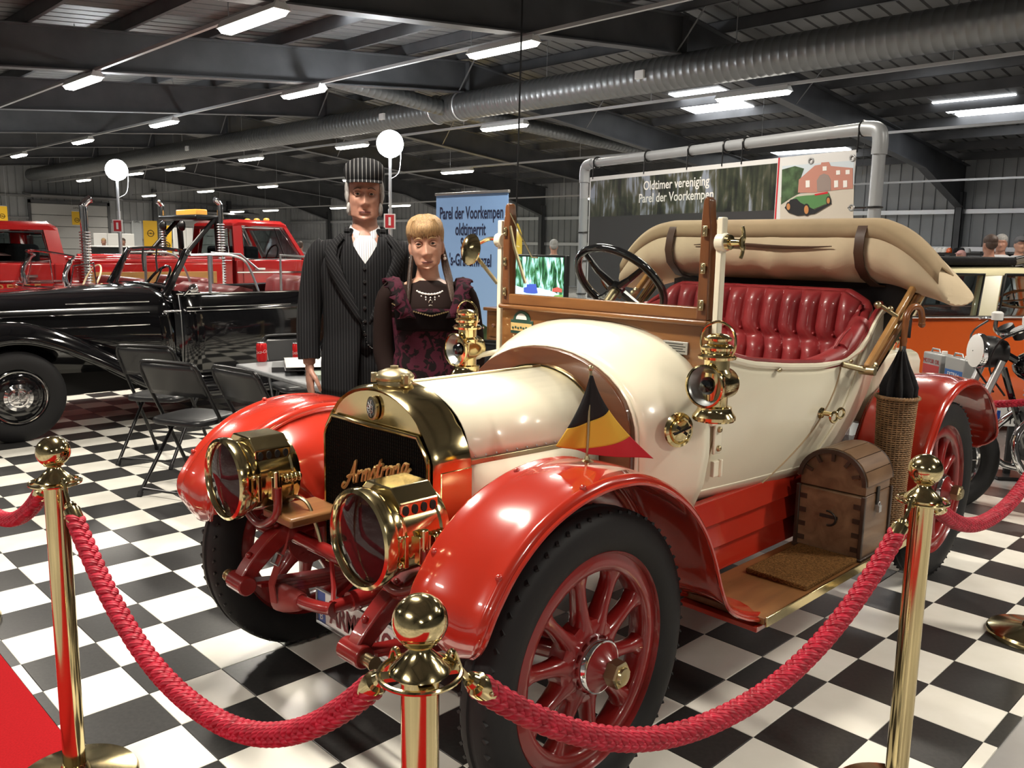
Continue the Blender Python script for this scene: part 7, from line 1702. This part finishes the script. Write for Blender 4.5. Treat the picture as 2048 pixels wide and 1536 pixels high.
# oil cans on a low black crate
cr0 = px(1895, 757, 'x', 4.75); cz = cr0.z
mb = MB(); mb.b2((-.12, -.28, 0), (.12, .28, cz)); o = mb.build('display_plinth', 'black_plastic', bev=.008, loc=(cr0.x, cr0.y, 0), rot=(0, 0, radians(-40))); tag(o, 'black plinth under the two oil tins behind the rear mudguard', 'plinth')
mat('tin_grey', (.35, .36, .36), .35, .4); mat('tin_blue', (.02, .10, .32), .35); mat('tin_red', (.35, .03, .03), .4)
for k, (dy, mt, txt, lb) in enumerate(((.13, 'tin_red', 'MOTOR OIL', 'grey and red motor oil tin left of the blue one'), (-.13, 'tin_blue', 'EXTRA+', 'grey and blue oil tin labelled EXTRA+'))):
    a = radians(-40); c = Vector((cr0.x - dy * sin(a) * 1.0, cr0.y + dy * cos(a), cz)); t = thing('oil_tin', lb, 'tin', c, a, 'oil tins')
    mb = MB(); mb.b2((-.045, -.105, 0), (.045, .105, .155)); mb.build('tin_body', 'tin_grey', t, bev=.008)
    mb = MB(); mb.b2((-.0465, -.095, .012), (-.045, .095, .075)); mb.build('colour_field', mt, t, smooth=False)
    text_mb(txt, .042, .001, frame((-.0475, 0, .085 if k == 0 else .03), (0, -1, 0), (0, 0, 1)), sx=.85).build('tin_lettering', 'tin_red' if k == 0 else 'paper', t, smooth=False)
    mb = MB(); mb.cyl((0, -.07, .155), (0, -.07, .175), .018, n=14); mb.build('screw_cap', 'paper', t)
    mb = MB(); mb.tube([(0, -.02, .155), (0, -.01, .178), (0, .07, .178), (0, .08, .155)], .006, 6); mb.build('tin_handle', 'tin_grey', t)
# --- yellow van far behind the windscreen
yv = thing('yellow_van', 'old yellow van seen through the windscreen, far back', 'van', (15.2, 15.6, 0), radians(50))
mb = MB(); rows = []
for y, zt in ((-1.0, 1.9), (-.9, 2.05), (0, 2.12), (.9, 2.05), (1.0, 1.9)): pass
mb.loft([[(x, -1.0, .4), (x, -1.0, zt - .35), (x, -.9, zt - .1), (x, -.6, zt), (x, .6, zt), (x, .9, zt - .1), (x, 1.0, zt - .35), (x, 1.0, .4)] for x, zt in ((-1.9, 2.0), (-1.8, 2.2), (1.5, 2.2), (1.8, 1.95), (2.0, 1.2))]); mb.build('body', 'yellow_paint', yv, angle=40)
mb = MB(); mb.b2((-.2, -1.012, 1.2), (1.3, -1.0, 1.75)); mb.build('side_window', 'dark_glass', yv, smooth=False)
mb = MB(); mb.b2((-1.912, -.8, 1.15), (-1.9, .8, 1.72)); mb.build('rear_window', 'dark_glass', yv, smooth=False)
text_mb('TINNAGEL', .26, .01, frame((-1.915, 0, 1.80), (0, -1, 0), (0, 0, 1))).build('van_lettering', 'tin_blue', yv, smooth=False)
for x in (-1.2, 1.2):
    for s in (-1, 1): plain_wheel(yv, x, s * .88, .34, .34, .2, s)
# ------------------------------------------------------------------ stand furniture and display
# roll-up banner
mat('rollup_blue', (.22, .40, .72), .5); m = MATS['rollup_blue']; v = coords(m); z_ = sepxyz(m, v)[2]
setcol(m, ramp(m, math_(m, 'MULTIPLY', z_, .5), [(0.0, (.42, .60, .78)), (.45, (.30, .48, .78)), (1.0, (.24, .42, .76))]))
mat('ink_navy', (.012, .018, .06), .5); mat('print_green', (.16, .38, .12), .5); mat('print_dark', (.02, .03, .02), .5); mat('print_pink', (.62, .50, .50), .5); mat('alu', (.6, .6, .61), .3, .9)
m = MATS['print_dark']; v = coords(m); setcol(m, ramp(m, noise(m, v, 14, 4), [(.35, (.008, .014, .006)), (.6, (.05, .09, .03)), (.8, (.16, .12, .08))]))
RXB = 4.27; ya, yb = px(1017, 381, 'x', RXB).y, px(873, 385, 'x', RXB).y; zt = px(945, 383, 'x', RXB).z
ru = thing('roll_up_banner', 'tall light blue roll-up banner with dark lettering behind the woman', 'banner', (RXB, (ya + yb) / 2, 0))
hw = (yb - ya) / 2
mb = MB(); mb.b2((-.003, -hw, .62), (.003, hw, zt - .02)); sh = mb.build('banner_sheet', 'rollup_blue', ru, smooth=False)
mb = MB(); mb.b2((-.0045, -hw, .40), (.0035, hw, .62)); mb.build('pink_ground_print', 'print_pink', sh, smooth=False)
mb = MB(); mb.b2((-.0045, -hw, .08), (.0035, hw, .44)); mb.build('green_print', 'print_green', sh, smooth=False)
mb = MB(); pts = [(-hw, .60)] + [(-hw + 2 * hw * i / 24, .74 + .03 * sin(i * 1.9) + .02 * sin(i * 4.3)) for i in range(25)] + [(hw, .60)]; mb.prism(pts, 'x', -.0055, -.004); mb.build('tree_line_print', 'print_dark', sh, smooth=False)
mb = MB(); mb.b2((-.014, -hw - .01, zt - .025), (.014, hw + .01, zt)); mb.build('top_rail', 'alu', ru, bev=.003)
mb = MB(); mb.b2((-.09, -hw - .02, 0), (.09, hw + .02, .08)); mb.build('base_case', 'alu', ru, bev=.01)
mb = MB(); mb.cyl((.02, 0, .08), (.02, 0, zt), .01, n=8); mb.build('support_pole', 'alu', ru)
for txt, pyy in (('Parel der Voorkempen', 437), ('oldtimerrit', 470), ('Schilde', 500), ("'s-Gravenwezel", 532)):
    z = px(945, pyy, 'x', RXB).z
    text_mb(txt, .165, .001, frame((-.0045, 0, z), (0, -1, 0), (0, 0, 1)), sx=.60, offset=.003).build('banner_lettering', 'ink_navy', sh, smooth=False)
text_mb('uitnodiging', .15, .001, frame((-.006, 0, .24), (0, -1, 0), (0, 0, 1)), sx=.85).build('banner_lettering', 'ink_navy', sh, smooth=False)
# pipe frame with the club banner
A = Vector((5.75, 3.62, 0)); B = Vector((4.90, .16, 0)); HT = 2.31; dAB = (B - A); Lb_ = dAB.length; ua = dAB.normalized()
pf = thing('pipe_frame', 'grey pipe frame carrying the club banner behind the car', 'frame', A, atan2(ua.y, ua.x))
# local x runs from the left post to the right post; the viewer side is local -y
for x in (0, Lb_):
    mb = MB(); mb.cyl((x, 0, 0), (x, 0, HT), .045, n=18); mb.build('post', 'pipe_grey', pf)
    mb = MB(); sgn = 1 if x == 0 else -1; mb.tube(smooth_path([(x, 0, HT - .14), (x, 0, HT - .03), (x + sgn * .03, 0, HT + .03), (x + sgn * .14, 0, HT + .05)], 4), .054, 16); mb.build('elbow', 'pipe_grey', pf)
    mb = MB(); mb.cyl((x, 0, 0), (x, 0, .015), .16, n=24); mb.build('foot_plate', 'pipe_grey', pf)
mb = MB(); mb.cyl((.05, 0, HT + .05), (Lb_ - .05, 0, HT + .05), .043, n=18); mb.build('top_bar', 'pipe_grey', pf)
mat('pipe_grey', (.42, .44, .46), .4, .3) if 'pipe_grey' not in MATS else None
def bx(pxx, pyy):
    """pixel on the banner plane -> (x along frame, z)"""
    n = Vector((-ua.y, ua.x, 0)); d = ray(pxx, pyy); t = (A - CAM).dot(n) / d.dot(n); p = CAM + d * t; return (p - A).dot(ua), p.z
bn_ = thing('club_banner', 'wide printed club banner with forest picture hung on the pipe frame', 'banner', A, atan2(ua.y, ua.x))
x0, z0 = bx(1188, 360); x1, z1 = bx(1722, 305); xs_, zs_ = bx(1570, 330)
zt = HT - .10; zb = .95
mb = MB(); mb.b2((x0, -.052, zb), (x1, -.048, zt)); sheet = mb.build('banner_sheet', 'banner_white', bn_, smooth=False)
mb = MB(); mb.b2((x0 + .02, -.0545, zb + .02), (xs_ - .03, -.053, zt - .04)); mb.build('forest_print', 'forest_print', sheet, smooth=False)
mb = MB(); mb.b2((x0 + .02, -.0555, zb + .02), (xs_ - .03, -.0545, bx(1250, 432)[1])); mb.build('dark_print', 'curtain_dark', sheet, smooth=False)
mb = MB(); mb.b2((xs_ - .022, -.0545, zb), (xs_ - .008, -.053, zt)); mb.build('red_stripe', 'flag_red', sheet, smooth=False)
tx, tz_ = bx(1357, 385); tx2, tz2 = bx(1360, 357)
for txt, zz in (('Oldtimer vereniging', bx(1359, 376)[1]), ('Parel der Voorkempen', bx(1357, 402)[1])):
    text_mb(txt, .118, .001, frame((bx(1358, 390)[0], -.0565, zz), (1, 0, 0), (0, 0, 1)), sx=.93, offset=.0015).build('banner_lettering', 'paper', sheet, smooth=False)
# picture at the right: brick gatehouse and green open car
def pic(name, mt, pts, off):
    mb = MB(); mb.prism([bx(*p) for p in pts], 'y', -.0535 - off, -.052 - off); return mb.build(name, mt, sheet, smooth=False)
mat('p_sky', (.55, .62, .68), .6); mat('p_brick', (.48, .22, .17), .6); mat('p_ground', (.55, .50, .43), .6); mat('p_tree', (.05, .09, .04), .6); mat('p_car', (.09, .22, .08), .5); mat('p_dark', (.02, .02, .022), .5); mat('p_orange', (.5, .22, .08), .5); mat('p_grey', (.28, .22, .20), .6)
speckle(MATS['p_tree'], (.05, .09, .04), .6, 14)
pic('sky_print', 'p_sky', [(1574, 333), (1718, 322), (1718, 370), (1574, 370)], .001)
pic('ground_print', 'p_ground', [(1570, 395), (1718, 372), (1716, 450), (1570, 452)], .002)
pic('hedge_print', 'p_tree', [(1574, 340), (1600, 333), (1618, 338), (1610, 360), (1614, 384), (1590, 398), (1572, 410)], .003)
pic('house_print', 'p_brick', [(1606, 386), (1608, 360), (1640, 332), (1652, 330), (1653, 326), (1668, 325), (1672, 333), (1716, 337), (1716, 378), (1690, 380), (1640, 386)], .004)
pic('arch_print', 'p_grey', [(1645, 384), (1644, 362), (1650, 352), (1658, 348), (1667, 351), (1672, 360), (1672, 382)], .005)
for (a, b) in ((1622, 362), (1679, 362), (1697, 362), (1683, 342), (1702, 341), (1656, 334)):
    pic('window_print', 'paper', [(a, b), (a + 8, b - .6), (a + 8, b + (13 if b > 350 else 8)), (a, b + (14 if b > 350 else 8.6))], .006)
pic('car_print', 'p_car', [(1590, 402), (1604, 394), (1620, 392), (1634, 391), (1668, 386), (1672, 398), (1664, 408), (1640, 418), (1606, 420), (1592, 412)], .007)
pic('car_seat_print', 'flag_red', [(1640, 389), (1666, 384), (1667, 388), (1641, 392)], .008)
pic('wing_print', 'p_dark', [(1580, 416), (1592, 400), (1604, 398), (1612, 406), (1640, 420), (1668, 408), (1671, 402), (1674, 408), (1640, 428), (1606, 432), (1588, 426)], .0085)
for (a, b, r) in ((1624, 420, 9), (1668, 402, 6.5), (1588, 414, 7)):
    pic('wheel_print', 'p_dark', [(a + r * .75 * cos(t), b + r * 1.35 * sin(t)) for t in [2 * pi * k / 18 for k in range(18)]], .009); pic('wheel_disc_print', 'p_orange', [(a + r * .5 * cos(t), b + r * .95 * sin(t)) for t in [2 * pi * k / 16 for k in range(16)]], .010)
# eyelets and cable ties
for pxx in (1195, 1297, 1383, 1453, 1492, 1722):
    xx = bx(pxx, 330)[0]; mb = MB(); mb.torus((xx, 0, HT + .05), (1, 0, 0), .052, .008, 20, 6); mb.tube([(xx, -.05, HT + .03), (xx, -.055, zt - .02)], .006, 6); mb.build('cable_tie', 'black_plastic', bn_)
for p in ((1632, 323), (1715, 317), (1713, 416)):
    xx, zz = bx(*p); mb = MB(); mb.torus((xx, -.056, zz), (0, 1, 0), .02, .006, 18, 6); mb.build('eyelet', 'steel', bn_)
for zz in (1.0, 1.35, 1.65):
    mb = MB(); mb.torus((0, 0, zz), (0, 0, 1), .05, .007, 20, 6); mb.tube([(.04, -.03, zz), (x0 + .03, -.05, zz + .01)], .005, 6); mb.build('post_tie', 'black_plastic', bn_)
mb = MB(); mb.torus((Lb_, 0, bx(1713, 416)[1]), (0, 0, 1), .05, .007, 20, 6); mb.tube([(Lb_ - .04, -.03, bx(1713, 416)[1]), (x1 - .03, -.055, bx(1713, 416)[1])], .006, 6); mb.build('post_tie', 'black_plastic', bn_)
# screen on a drawer cabinet
tvx = 4.0; q = px(1062, 560, 'x', tvx); tvy = q.y
sw_ = px(1022, 560, 'x', tvx).y - px(1124, 560, 'x', tvx).y; z_hi = px(1072, 514, 'x', tvx).z; z_lo = px(1072, 604, 'x', tvx).z; tvy = (px(1022, 560, 'x', tvx).y + px(1124, 560, 'x', tvx).y) / 2
tv = thing('television', 'flat television showing old cars on a forest road', 'television', (tvx + .02, tvy, z_lo - .07))
h = z_hi - z_lo; hwt = sw_ / 2
mb = MB(); mb.b2((0, -hwt - .02, .05), (.05, hwt + .02, .09 + h)); mb.build('casing', 'black_plastic', tv, bev=.008)
mb = MB(); mb.b2((-.003, -hwt, .07), (.002, hwt, .07 + h)); scn = mb.build('screen_picture', 'tv_picture', tv, smooth=False)
mb = MB(); mb.b2((.0, -.03, .0), (.04, .03, .06)); mb.b2((-.08, -.16, 0), (.12, .16, .012)); mb.build('stand_foot', 'black_plastic', tv, bev=.004)
def tvshape(nm, mt, pts, o_): 
    mb = MB(); mb.prism([(hwt - 2 * hwt * a, .07 + h * b) for a, b in pts], 'x', -.0032 - o_, -.003); mb.build(nm, mt, scn, smooth=False)
mat('tv_blue', (.05, .08, .4), .4, emit=(.08, .14, .65), es=1.0); mat('tv_red', (.5, .1, .08), .4, emit=(.75, .15, .12), es=.8); mat('tv_white', (.7, .8, .9), .4, emit=(.62, .82, 1.0), es=1.1); mat('tv_green', (.2, .4, .1), .4, emit=(.25, .5, .12), es=.8)
tvshape('road_picture', 'tv_white', [(0, .02), (1, .02), (1, .14), (.85, .24), (.55, .32), (.2, .30), (0, .36)], .001); tvshape('verge_picture', 'tv_green', [(.75, .06), (1, .03), (1, .20), (.85, .18)], .0015)
tvshape('car_picture', 'tv_blue', [(.24, .2), (.24, .3), (.3, .32), (.3, .38), (.48, .40), (.5, .3), (.52, .2), (.46, .18), (.3, .18)], .002); tvshape('red_car_picture', 'tv_red', [(.8, .25), (.8, .32), (.9, .36), (.98, .32), (.98, .25)], .002)
cb = thing('drawer_cabinet', 'wooden drawer cabinet under the television', 'cabinet', (tvx + .12, tvy + .12, 0))
ch_ = z_lo - .071
mb = MB(); mb.b2((-.2, -.52, 0), (.25, .40, ch_ - .03)); mb.build('cabinet_body', 'oak_y', cb, bev=.005)
mb = MB(); mb.b2((-.23, -.55, ch_ - .03), (.24, .42, ch_)); mb.build('cabinet_top', 'oak_y', cb, bev=.006)
for k in range(4):
    zz = .08 + (ch_ - .13) * k / 4
    mb = MB(); mb.b2((-.215, -.48, zz), (-.199, .36, zz + (ch_ - .13) / 4 - .015)); d = mb.build('drawer', 'oak_y', cb, bev=.004)
    for y in (-.28, .28):
        mb = MB(); mb.ball((-.228, y, zz + .1), .018, 10, 8); mb.build('knob', 'oak_z', d)
# cable hanging from the roof
q = px(1036, 330, 'x', 6.0); mb = MB(); mb.tube(smooth_path([(6.0, q.y, .05), (6.0, q.y + .02, 1.4), (6.0, q.y, 2.6), (6.0, q.y - .03, z_roof(6.0) - .15)], 5), .012, 6); o = mb.build('hanging_cable', 'black_plastic'); tag(o, 'thin black cable hanging straight down from the roof', 'cable')

# ------------------------------------------------------------------ floodlight masts
mat('flood_glow', (1, 1, 1), .5, emit=(.93, .97, 1.0), es=FLOOD_L); mat('sign_red', (.45, .02, .03), .5)
for (pxx, pyy, zz, r, lb) in ((780, 288, 3.2, .23, 'tall light mast with glowing round lamp behind the man'), (233, 340, 2.95, .22, 'light mast with glowing round lamp over the left pickups')):
    q = px(pxx, pyy, 'z', zz); t = thing('light_mast', lb, 'light', (q.x, q.y, 0))
    for zlo, zhi, rr in ((.3, 1.2, .05), (1.2, 2.1, .038), (2.1, zz - r, .026)):
        mb = MB(); mb.cyl((0, 0, zlo), (0, 0, zhi), rr, n=12); mb.build('mast_section', 'galvanised', t)
    mb = MB(); mb.ball((0, 0, zz), r, 24, 16); mb.build('lamp_globe', 'flood_glow', t)
    for k in range(3):
        a = 2 * pi * k / 3; mb = MB(); mb.cyl((0, 0, .5), (.5 * cos(a), .5 * sin(a), .02), .02, n=8); mb.build('tripod_leg', 'galvanised', t)
    mb = MB(); mb.tube(smooth_path([(.05, 0, zz - .1), (.22, 0, zz + .05), (.2, 0, zz - r - .2), (.02, 0, zz - r - .35)], 5), .006, 6); mb.build('cable_loop', 'white_plastic', t)
    zs = px(pxx + 3, 443 if pxx > 500 else 452, 'x', q.x).z
    mb = MB(); mb.box((-.06, -.06, zs), (.20, .02, .26), Matrix.Rotation(radians(-38), 3, 'Z')); sg = mb.build('warning_sign', 'white_plastic', t, smooth=False)
    mb = MB(); mb.box((-.067, -.07, zs), (.15, .02, .22), Matrix.Rotation(radians(-38), 3, 'Z')); mb.build('red_field', 'sign_red', sg, smooth=False)
    mb = MB(); mb.box((-.074, -.08, zs), (.04, .02, .14), Matrix.Rotation(radians(-38), 3, 'Z')); mb.build('white_symbol', 'white_plastic', sg, smooth=False)

# ------------------------------------------------------------------ club signs at the back wall
mat('sign_yellow', (.70, .42, .02), .5); mat('banner_grey', (.45, .48, .50), .5)
def ring_logo(parent, c, r, mt='black_plastic'):
    mb = MB(); mb.torus(c, (0, 1, 0), r, r * .11, 32, 6); mb.build('ring_logo', mt, parent)
    mb = MB(); mb.prism([(c[0] - r * 1.5, c[2] + r * .02), (c[0] + r * .25, c[2] + r * .22), (c[0] + r * .05, c[2] + .0), (c[0] + r * 1.5, c[2] - r * .02), (c[0] - r * .25, c[2] - r * .22), (c[0] - r * .05, c[2])], 'y', c[1] - .01, c[1] + .005); mb.build('bolt_logo', mt, parent, smooth=False)
for nm, cx0, cx1, cy0, cy1, Y, mt, lb in (('hanging_sign', -8, 16, 411, 443, 38.0, 'sign_yellow', 'yellow sign with ring logo at the left edge'), ('hanging_sign', 143, 164, 422, 450, 41.2, 'sign_yellow', 'yellow sign with lettering and ring logo on the roller door'), ('wall_banner', 286, 316, 441, 492, 36.0, 'sign_yellow', 'tall yellow banner with ring logo by the wall'), ('wall_banner', 264, 285, 441, 492, 36.0, 'banner_grey', 'tall grey banner with dark lettering beside the yellow one')):
    a, b = px(cx0, cy0, 'y', Y), px(cx1, cy1, 'y', Y); ground = nm == 'wall_banner'
    t = thing(nm, lb, 'banner' if ground else 'sign', ((a.x + b.x) / 2, Y, 0 if ground else (a.z + b.z) / 2)); w2 = abs(b.x - a.x) / 2; za, zb_ = (.05, a.z) if ground else ((b.z - a.z) / 2, (a.z - b.z) / 2)
    mb = MB(); mb.b2((-w2, -.01, za), (w2, .01, zb_)); mb.build('panel', mt, t, smooth=False)
    zc = (a.z + b.z) / 2 if ground else 0
    if mt == 'sign_yellow': ring_logo(t, (0, -.02, zc - (.1 if not ground else 0)), w2 * .45)
    if lb.startswith('yellow sign with lettering') or mt == 'banner_grey': text_mb('OPEL', w2 * .6, .004, frame((0, -.016, zc + (.42 if not ground else .45)), (1, 0, 0), (0, 0, 1))).build('lettering', 'black_plastic', t, smooth=False)
    if ground:
        for s in (-1, 1):
            mb = MB(); mb.b2((s * w2 - .04, -.3, 0), (s * w2 + .04, .3, .05)); mb.build('foot', 'black_plastic', t, smooth=False)
    else:
        mb = MB(); mb.cyl((-w2, 0, zb_), (w2, 0, zb_), .02, n=8)
        for s in (-1, 1): mb.cyl((s * w2 * .9, 0, zb_), (s * w2 * .9, .0, z_raf(t.location.x) - t.location.z), .006, n=5)
        mb.build('hanging_wires', 'steel', t)
q = px(333, 490, 'y', 34.0); tq = px(333, 451, 'y', 34.0); t = thing('feather_flag', 'yellow curved feather flag with ring logo near the pickups', 'flag', (q.x, 34, 0))
mb = MB(); hh = tq.z; mb.prism([(-.18, .25), (-.18, hh * .7), (-.12, hh * .9), (.05, hh), (.25, hh), (.22, hh * .6), (.22, .25)], 'y', -.01, .01); mb.build('flag_cloth', 'sign_yellow', t, smooth=False); ring_logo(t, (.02, -.02, hh * .62), .12)
mb = MB(); mb.cyl((-.19, 0, 0), (-.19, 0, hh), .015, n=8); mb.cyl((-.19, 0, 0), (-.19, 0, .06), .2, n=20); mb.build('flag_pole', 'black_plastic', t)
# white stalls and trestles at the back left
for k, (pa, pb, pt, Y, lb) in enumerate(((186, 268, 466, 30.0, 'white draped stall wall behind the left pickup'), (345, 385, 455, 31.0, 'white partition panel behind the roll bar'))):
    a, b = px(pa, pt, 'y', Y), px(pb, pt, 'y', Y); t = thing('stall_screen', lb, 'panel', ((a.x + b.x) / 2, Y, 0)); w2 = (b.x - a.x) / 2
    for i in range(3):
        mb = MB(); mb.b2((-w2 + 2 * w2 * i / 3 + .01, -.02, .1), (-w2 + 2 * w2 * (i + 1) / 3 - .01, .02, a.z)); mb.build('panel', 'white_plastic', t, bev=.01)
    for x in (-w2, w2):
        mb = MB(); mb.b2((x - .03, -.25, 0), (x + .03, .25, .1)); mb.build('panel_foot', 'steel', t, smooth=False)
a, b = px(185, 491, 'y', 24.0), px(300, 491, 'y', 24.0); t = thing('stall_counter', 'long dark stall counter with white top at the back', 'counter', ((a.x + b.x) / 2, 24, 0)); w2 = (b.x - a.x) / 2
mb = MB(); mb.b2((-w2, -.35, a.z - .04), (w2, .35, a.z)); mb.build('counter_top', 'white_plastic', t, bev=.01); mb = MB(); mb.b2((-w2 + .05, -.3, 0), (w2 - .05, .3, a.z - .041)); mb.build('counter_front', 'black_matte', t, smooth=False)

# ------------------------------------------------------------------ distant visitors
def visitor(pxx, ptop, depth, skin, top, hair, label, back=False, turn=0.0, hat=None):
    d = ray(pxx, ptop); k = depth / (d.x * sin(YAW) + d.y * cos(YAW)); q = CAM + d * k; H_ = max(1.45, min(1.92, q.z)); s = H_ / 1.8
    mb = MB(); hm = head_mb(.076, .118, .112, .74, 1.0, True); hm.v = [v_ + Vector((0, 0, 1.69)) for v_ in hm.v]; mb.add(hm.v, hm.f)
    mb.loft([ell(0, .01, z, rx, ry, 24) for z, rx, ry in ((.86, .16, .11), (1.0, .16, .11), (1.2, .17, .115), (1.38, .185, .115), (1.47, .16, .09), (1.53, .065, .06), (1.64, .056, .056))])
    for e in (-1, 1):
        mb.tube([(e * .085, 0, .92), (e * .09, 0, .5), (e * .095, .01, .08)], [.085, .058, .04], 12); mb.ball((e * .1, -.05, .04), (.04, .11, .04), 10, 6)
        arm = [(e * .18, .01, 1.45), (e * .245, .03, 1.18), (e * .22, -.10, .98)]; mb.tube(arm, [.05, .042, .03], 12); hand_mb(mb, arm[-1], (-.1 * e, -.6, -.8), (-e * .8, -.3, 0), (-e, .3, 0), .5)
    o = bpy.data.objects.new('person', remeshed(mb, 'person', skin, .011, 2)); COL.objects.link(o); o.location = (q.x, q.y, 0); o.scale = (s, s, s)
    o.rotation_euler = (0, 0, atan2(CAM.x - q.x, -(CAM.y - q.y)) + (pi if back else 0) + turn); tag(o, label, 'person')
    mb = MB(); mb.loft([ell(0, .01, z, rx, ry, 24) for z, rx, ry in ((.82, .19, .14), (1.0, .185, .135), (1.2, .19, .14), (1.38, .205, .138), (1.47, .175, .11), (1.52, .09, .08))])
    for e in (-1, 1): mb.tube([(e * .18, .01, 1.45), (e * .245, .03, 1.18), (e * .225, -.08, 1.01)], [.075, .062, .05], 14)
    mb.build('jacket', top, o, angle=80)
    mb = MB()
    for e in (-1, 1): mb.tube([(e * .085, 0, .95), (e * .09, 0, .5), (e * .095, .01, .06)], [.10, .08, .075], 14)
    mb.build('trousers', 'black_cloth', o)
    mb = MB(); mb.ball((0, .018, 1.735), (.083, .108, .085), 18, 12); mb.ball((0, .05, 1.69), (.076, .072, .075), 16, 10); mb.build('hair', hat or hair, o)
    if hat:
        mb = MB(); mb.ball((0, -.1, 1.755), (.06, .07, .012), 14, 8); mb.build('cap_peak', hat, o)
    return o
mat('cloth_grey', (.12, .12, .13), .8); mat('cloth_beige', (.30, .24, .18), .8); mat('cloth_plum', (.10, .02, .03), .8); mat('cloth_light', (.45, .46, .48), .8)
visitor(1108, 480, 15.0, 'skin_man', 'cloth_beige', 'hair_grey', 'person in beige coat seen from behind through the windscreen', True)
visitor(1981, 471, 11.0, 'skin_man', 'cloth_grey', 'hair_brown', 'dark-haired person turned away above the cream car roof', True, .5)
visitor(2004, 470, 12.2, 'skin_man', 'cloth_light', 'hair_grey', 'grey-haired person facing the dark-haired one at the right')
visitor(2042, 474, 13.0, 'skin_woman', 'cloth_light', 'hair_brown', 'person in a cap at the far right edge', False, .4, 'cloth_grey')
visitor(1922, 502, 14.0, 'skin_woman', 'cloth_plum', 'hair_blond', 'person in plum jacket bending by the cap stall', False, -.4, 'pink_card')
visitor(600, 483, 20.5, 'skin_man', 'cloth_grey', 'hair_brown', "dark-haired visitor beyond the pickup bonnet, by the man's sleeve", True)
visitor(207, 477, 26.0, 'skin_man', 'cloth_light', 'hair_blond', 'fair-haired visitor at the white stall, left of two')
visitor(246, 477, 26.5, 'skin_man', 'black_cloth', 'hair_brown', 'dark-haired visitor at the white stall, right of two')
# cap stall at the right
q = px(1850, 505, 'x', 15.0); t = thing('stall_shelf', 'dark stall rack carrying coloured caps at the right', 'rack', (15, q.y, 0)); zz = q.z
mb = MB(); mb.b2((-.2, -1.4, zz - .04), (.2, .75, zz)); mb.build('shelf_board', 'black_plastic', t, smooth=False)
for y in (-1.35, -.3, .7):
    mb = MB(); mb.b2((-.03, y - .025, 0), (.03, y + .025, zz - .041)); mb.build('upright', 'black_plastic', t, smooth=False)
mb = MB(); mb.b2((-.02, -.65, zz - .22), (0, .7, zz - .05)); mb.build('header_board', 'black_matte', t, smooth=False)
for k, (pxx, mt, lb) in enumerate(((1862, 'sign_yellow', 'yellow cap on the stall rack'), (1873, 'paper', 'white cap next to the yellow one on the rack'), (1881, 'paper', 'white cap in the middle of the rack'), (1890, 'paper', 'white cap next to the orange one on the rack'), (1899, 'orange_paint', 'orange cap on the stall rack'), (1912, 'black_cloth', 'black cap right of the orange one'), (1924, 'black_cloth', 'black cap farther right on the rack'), (1936, 'cloth_light', 'light grey cap at the right end of the rack'))):
    y = px(pxx, 498, 'x', 15.0).y; c = thing('cap', lb, 'cap', (15, y, zz), 0, 'caps on the stall rack'); c.scale = (.55, .55, .75)
    mb = MB(); mb.lathe([(.085, 0), (.09, .03), (.08, .08), (.05, .115), (.004, .125)], 16); mb.build('crown', mt, c)
    mb = MB(); mb.prism([(-.07, -.06), (-.17, -.05), (-.19, 0), (-.17, .05), (-.07, .06)], 'z', .005, .015); mb.build('peak', mt, c, smooth=False)
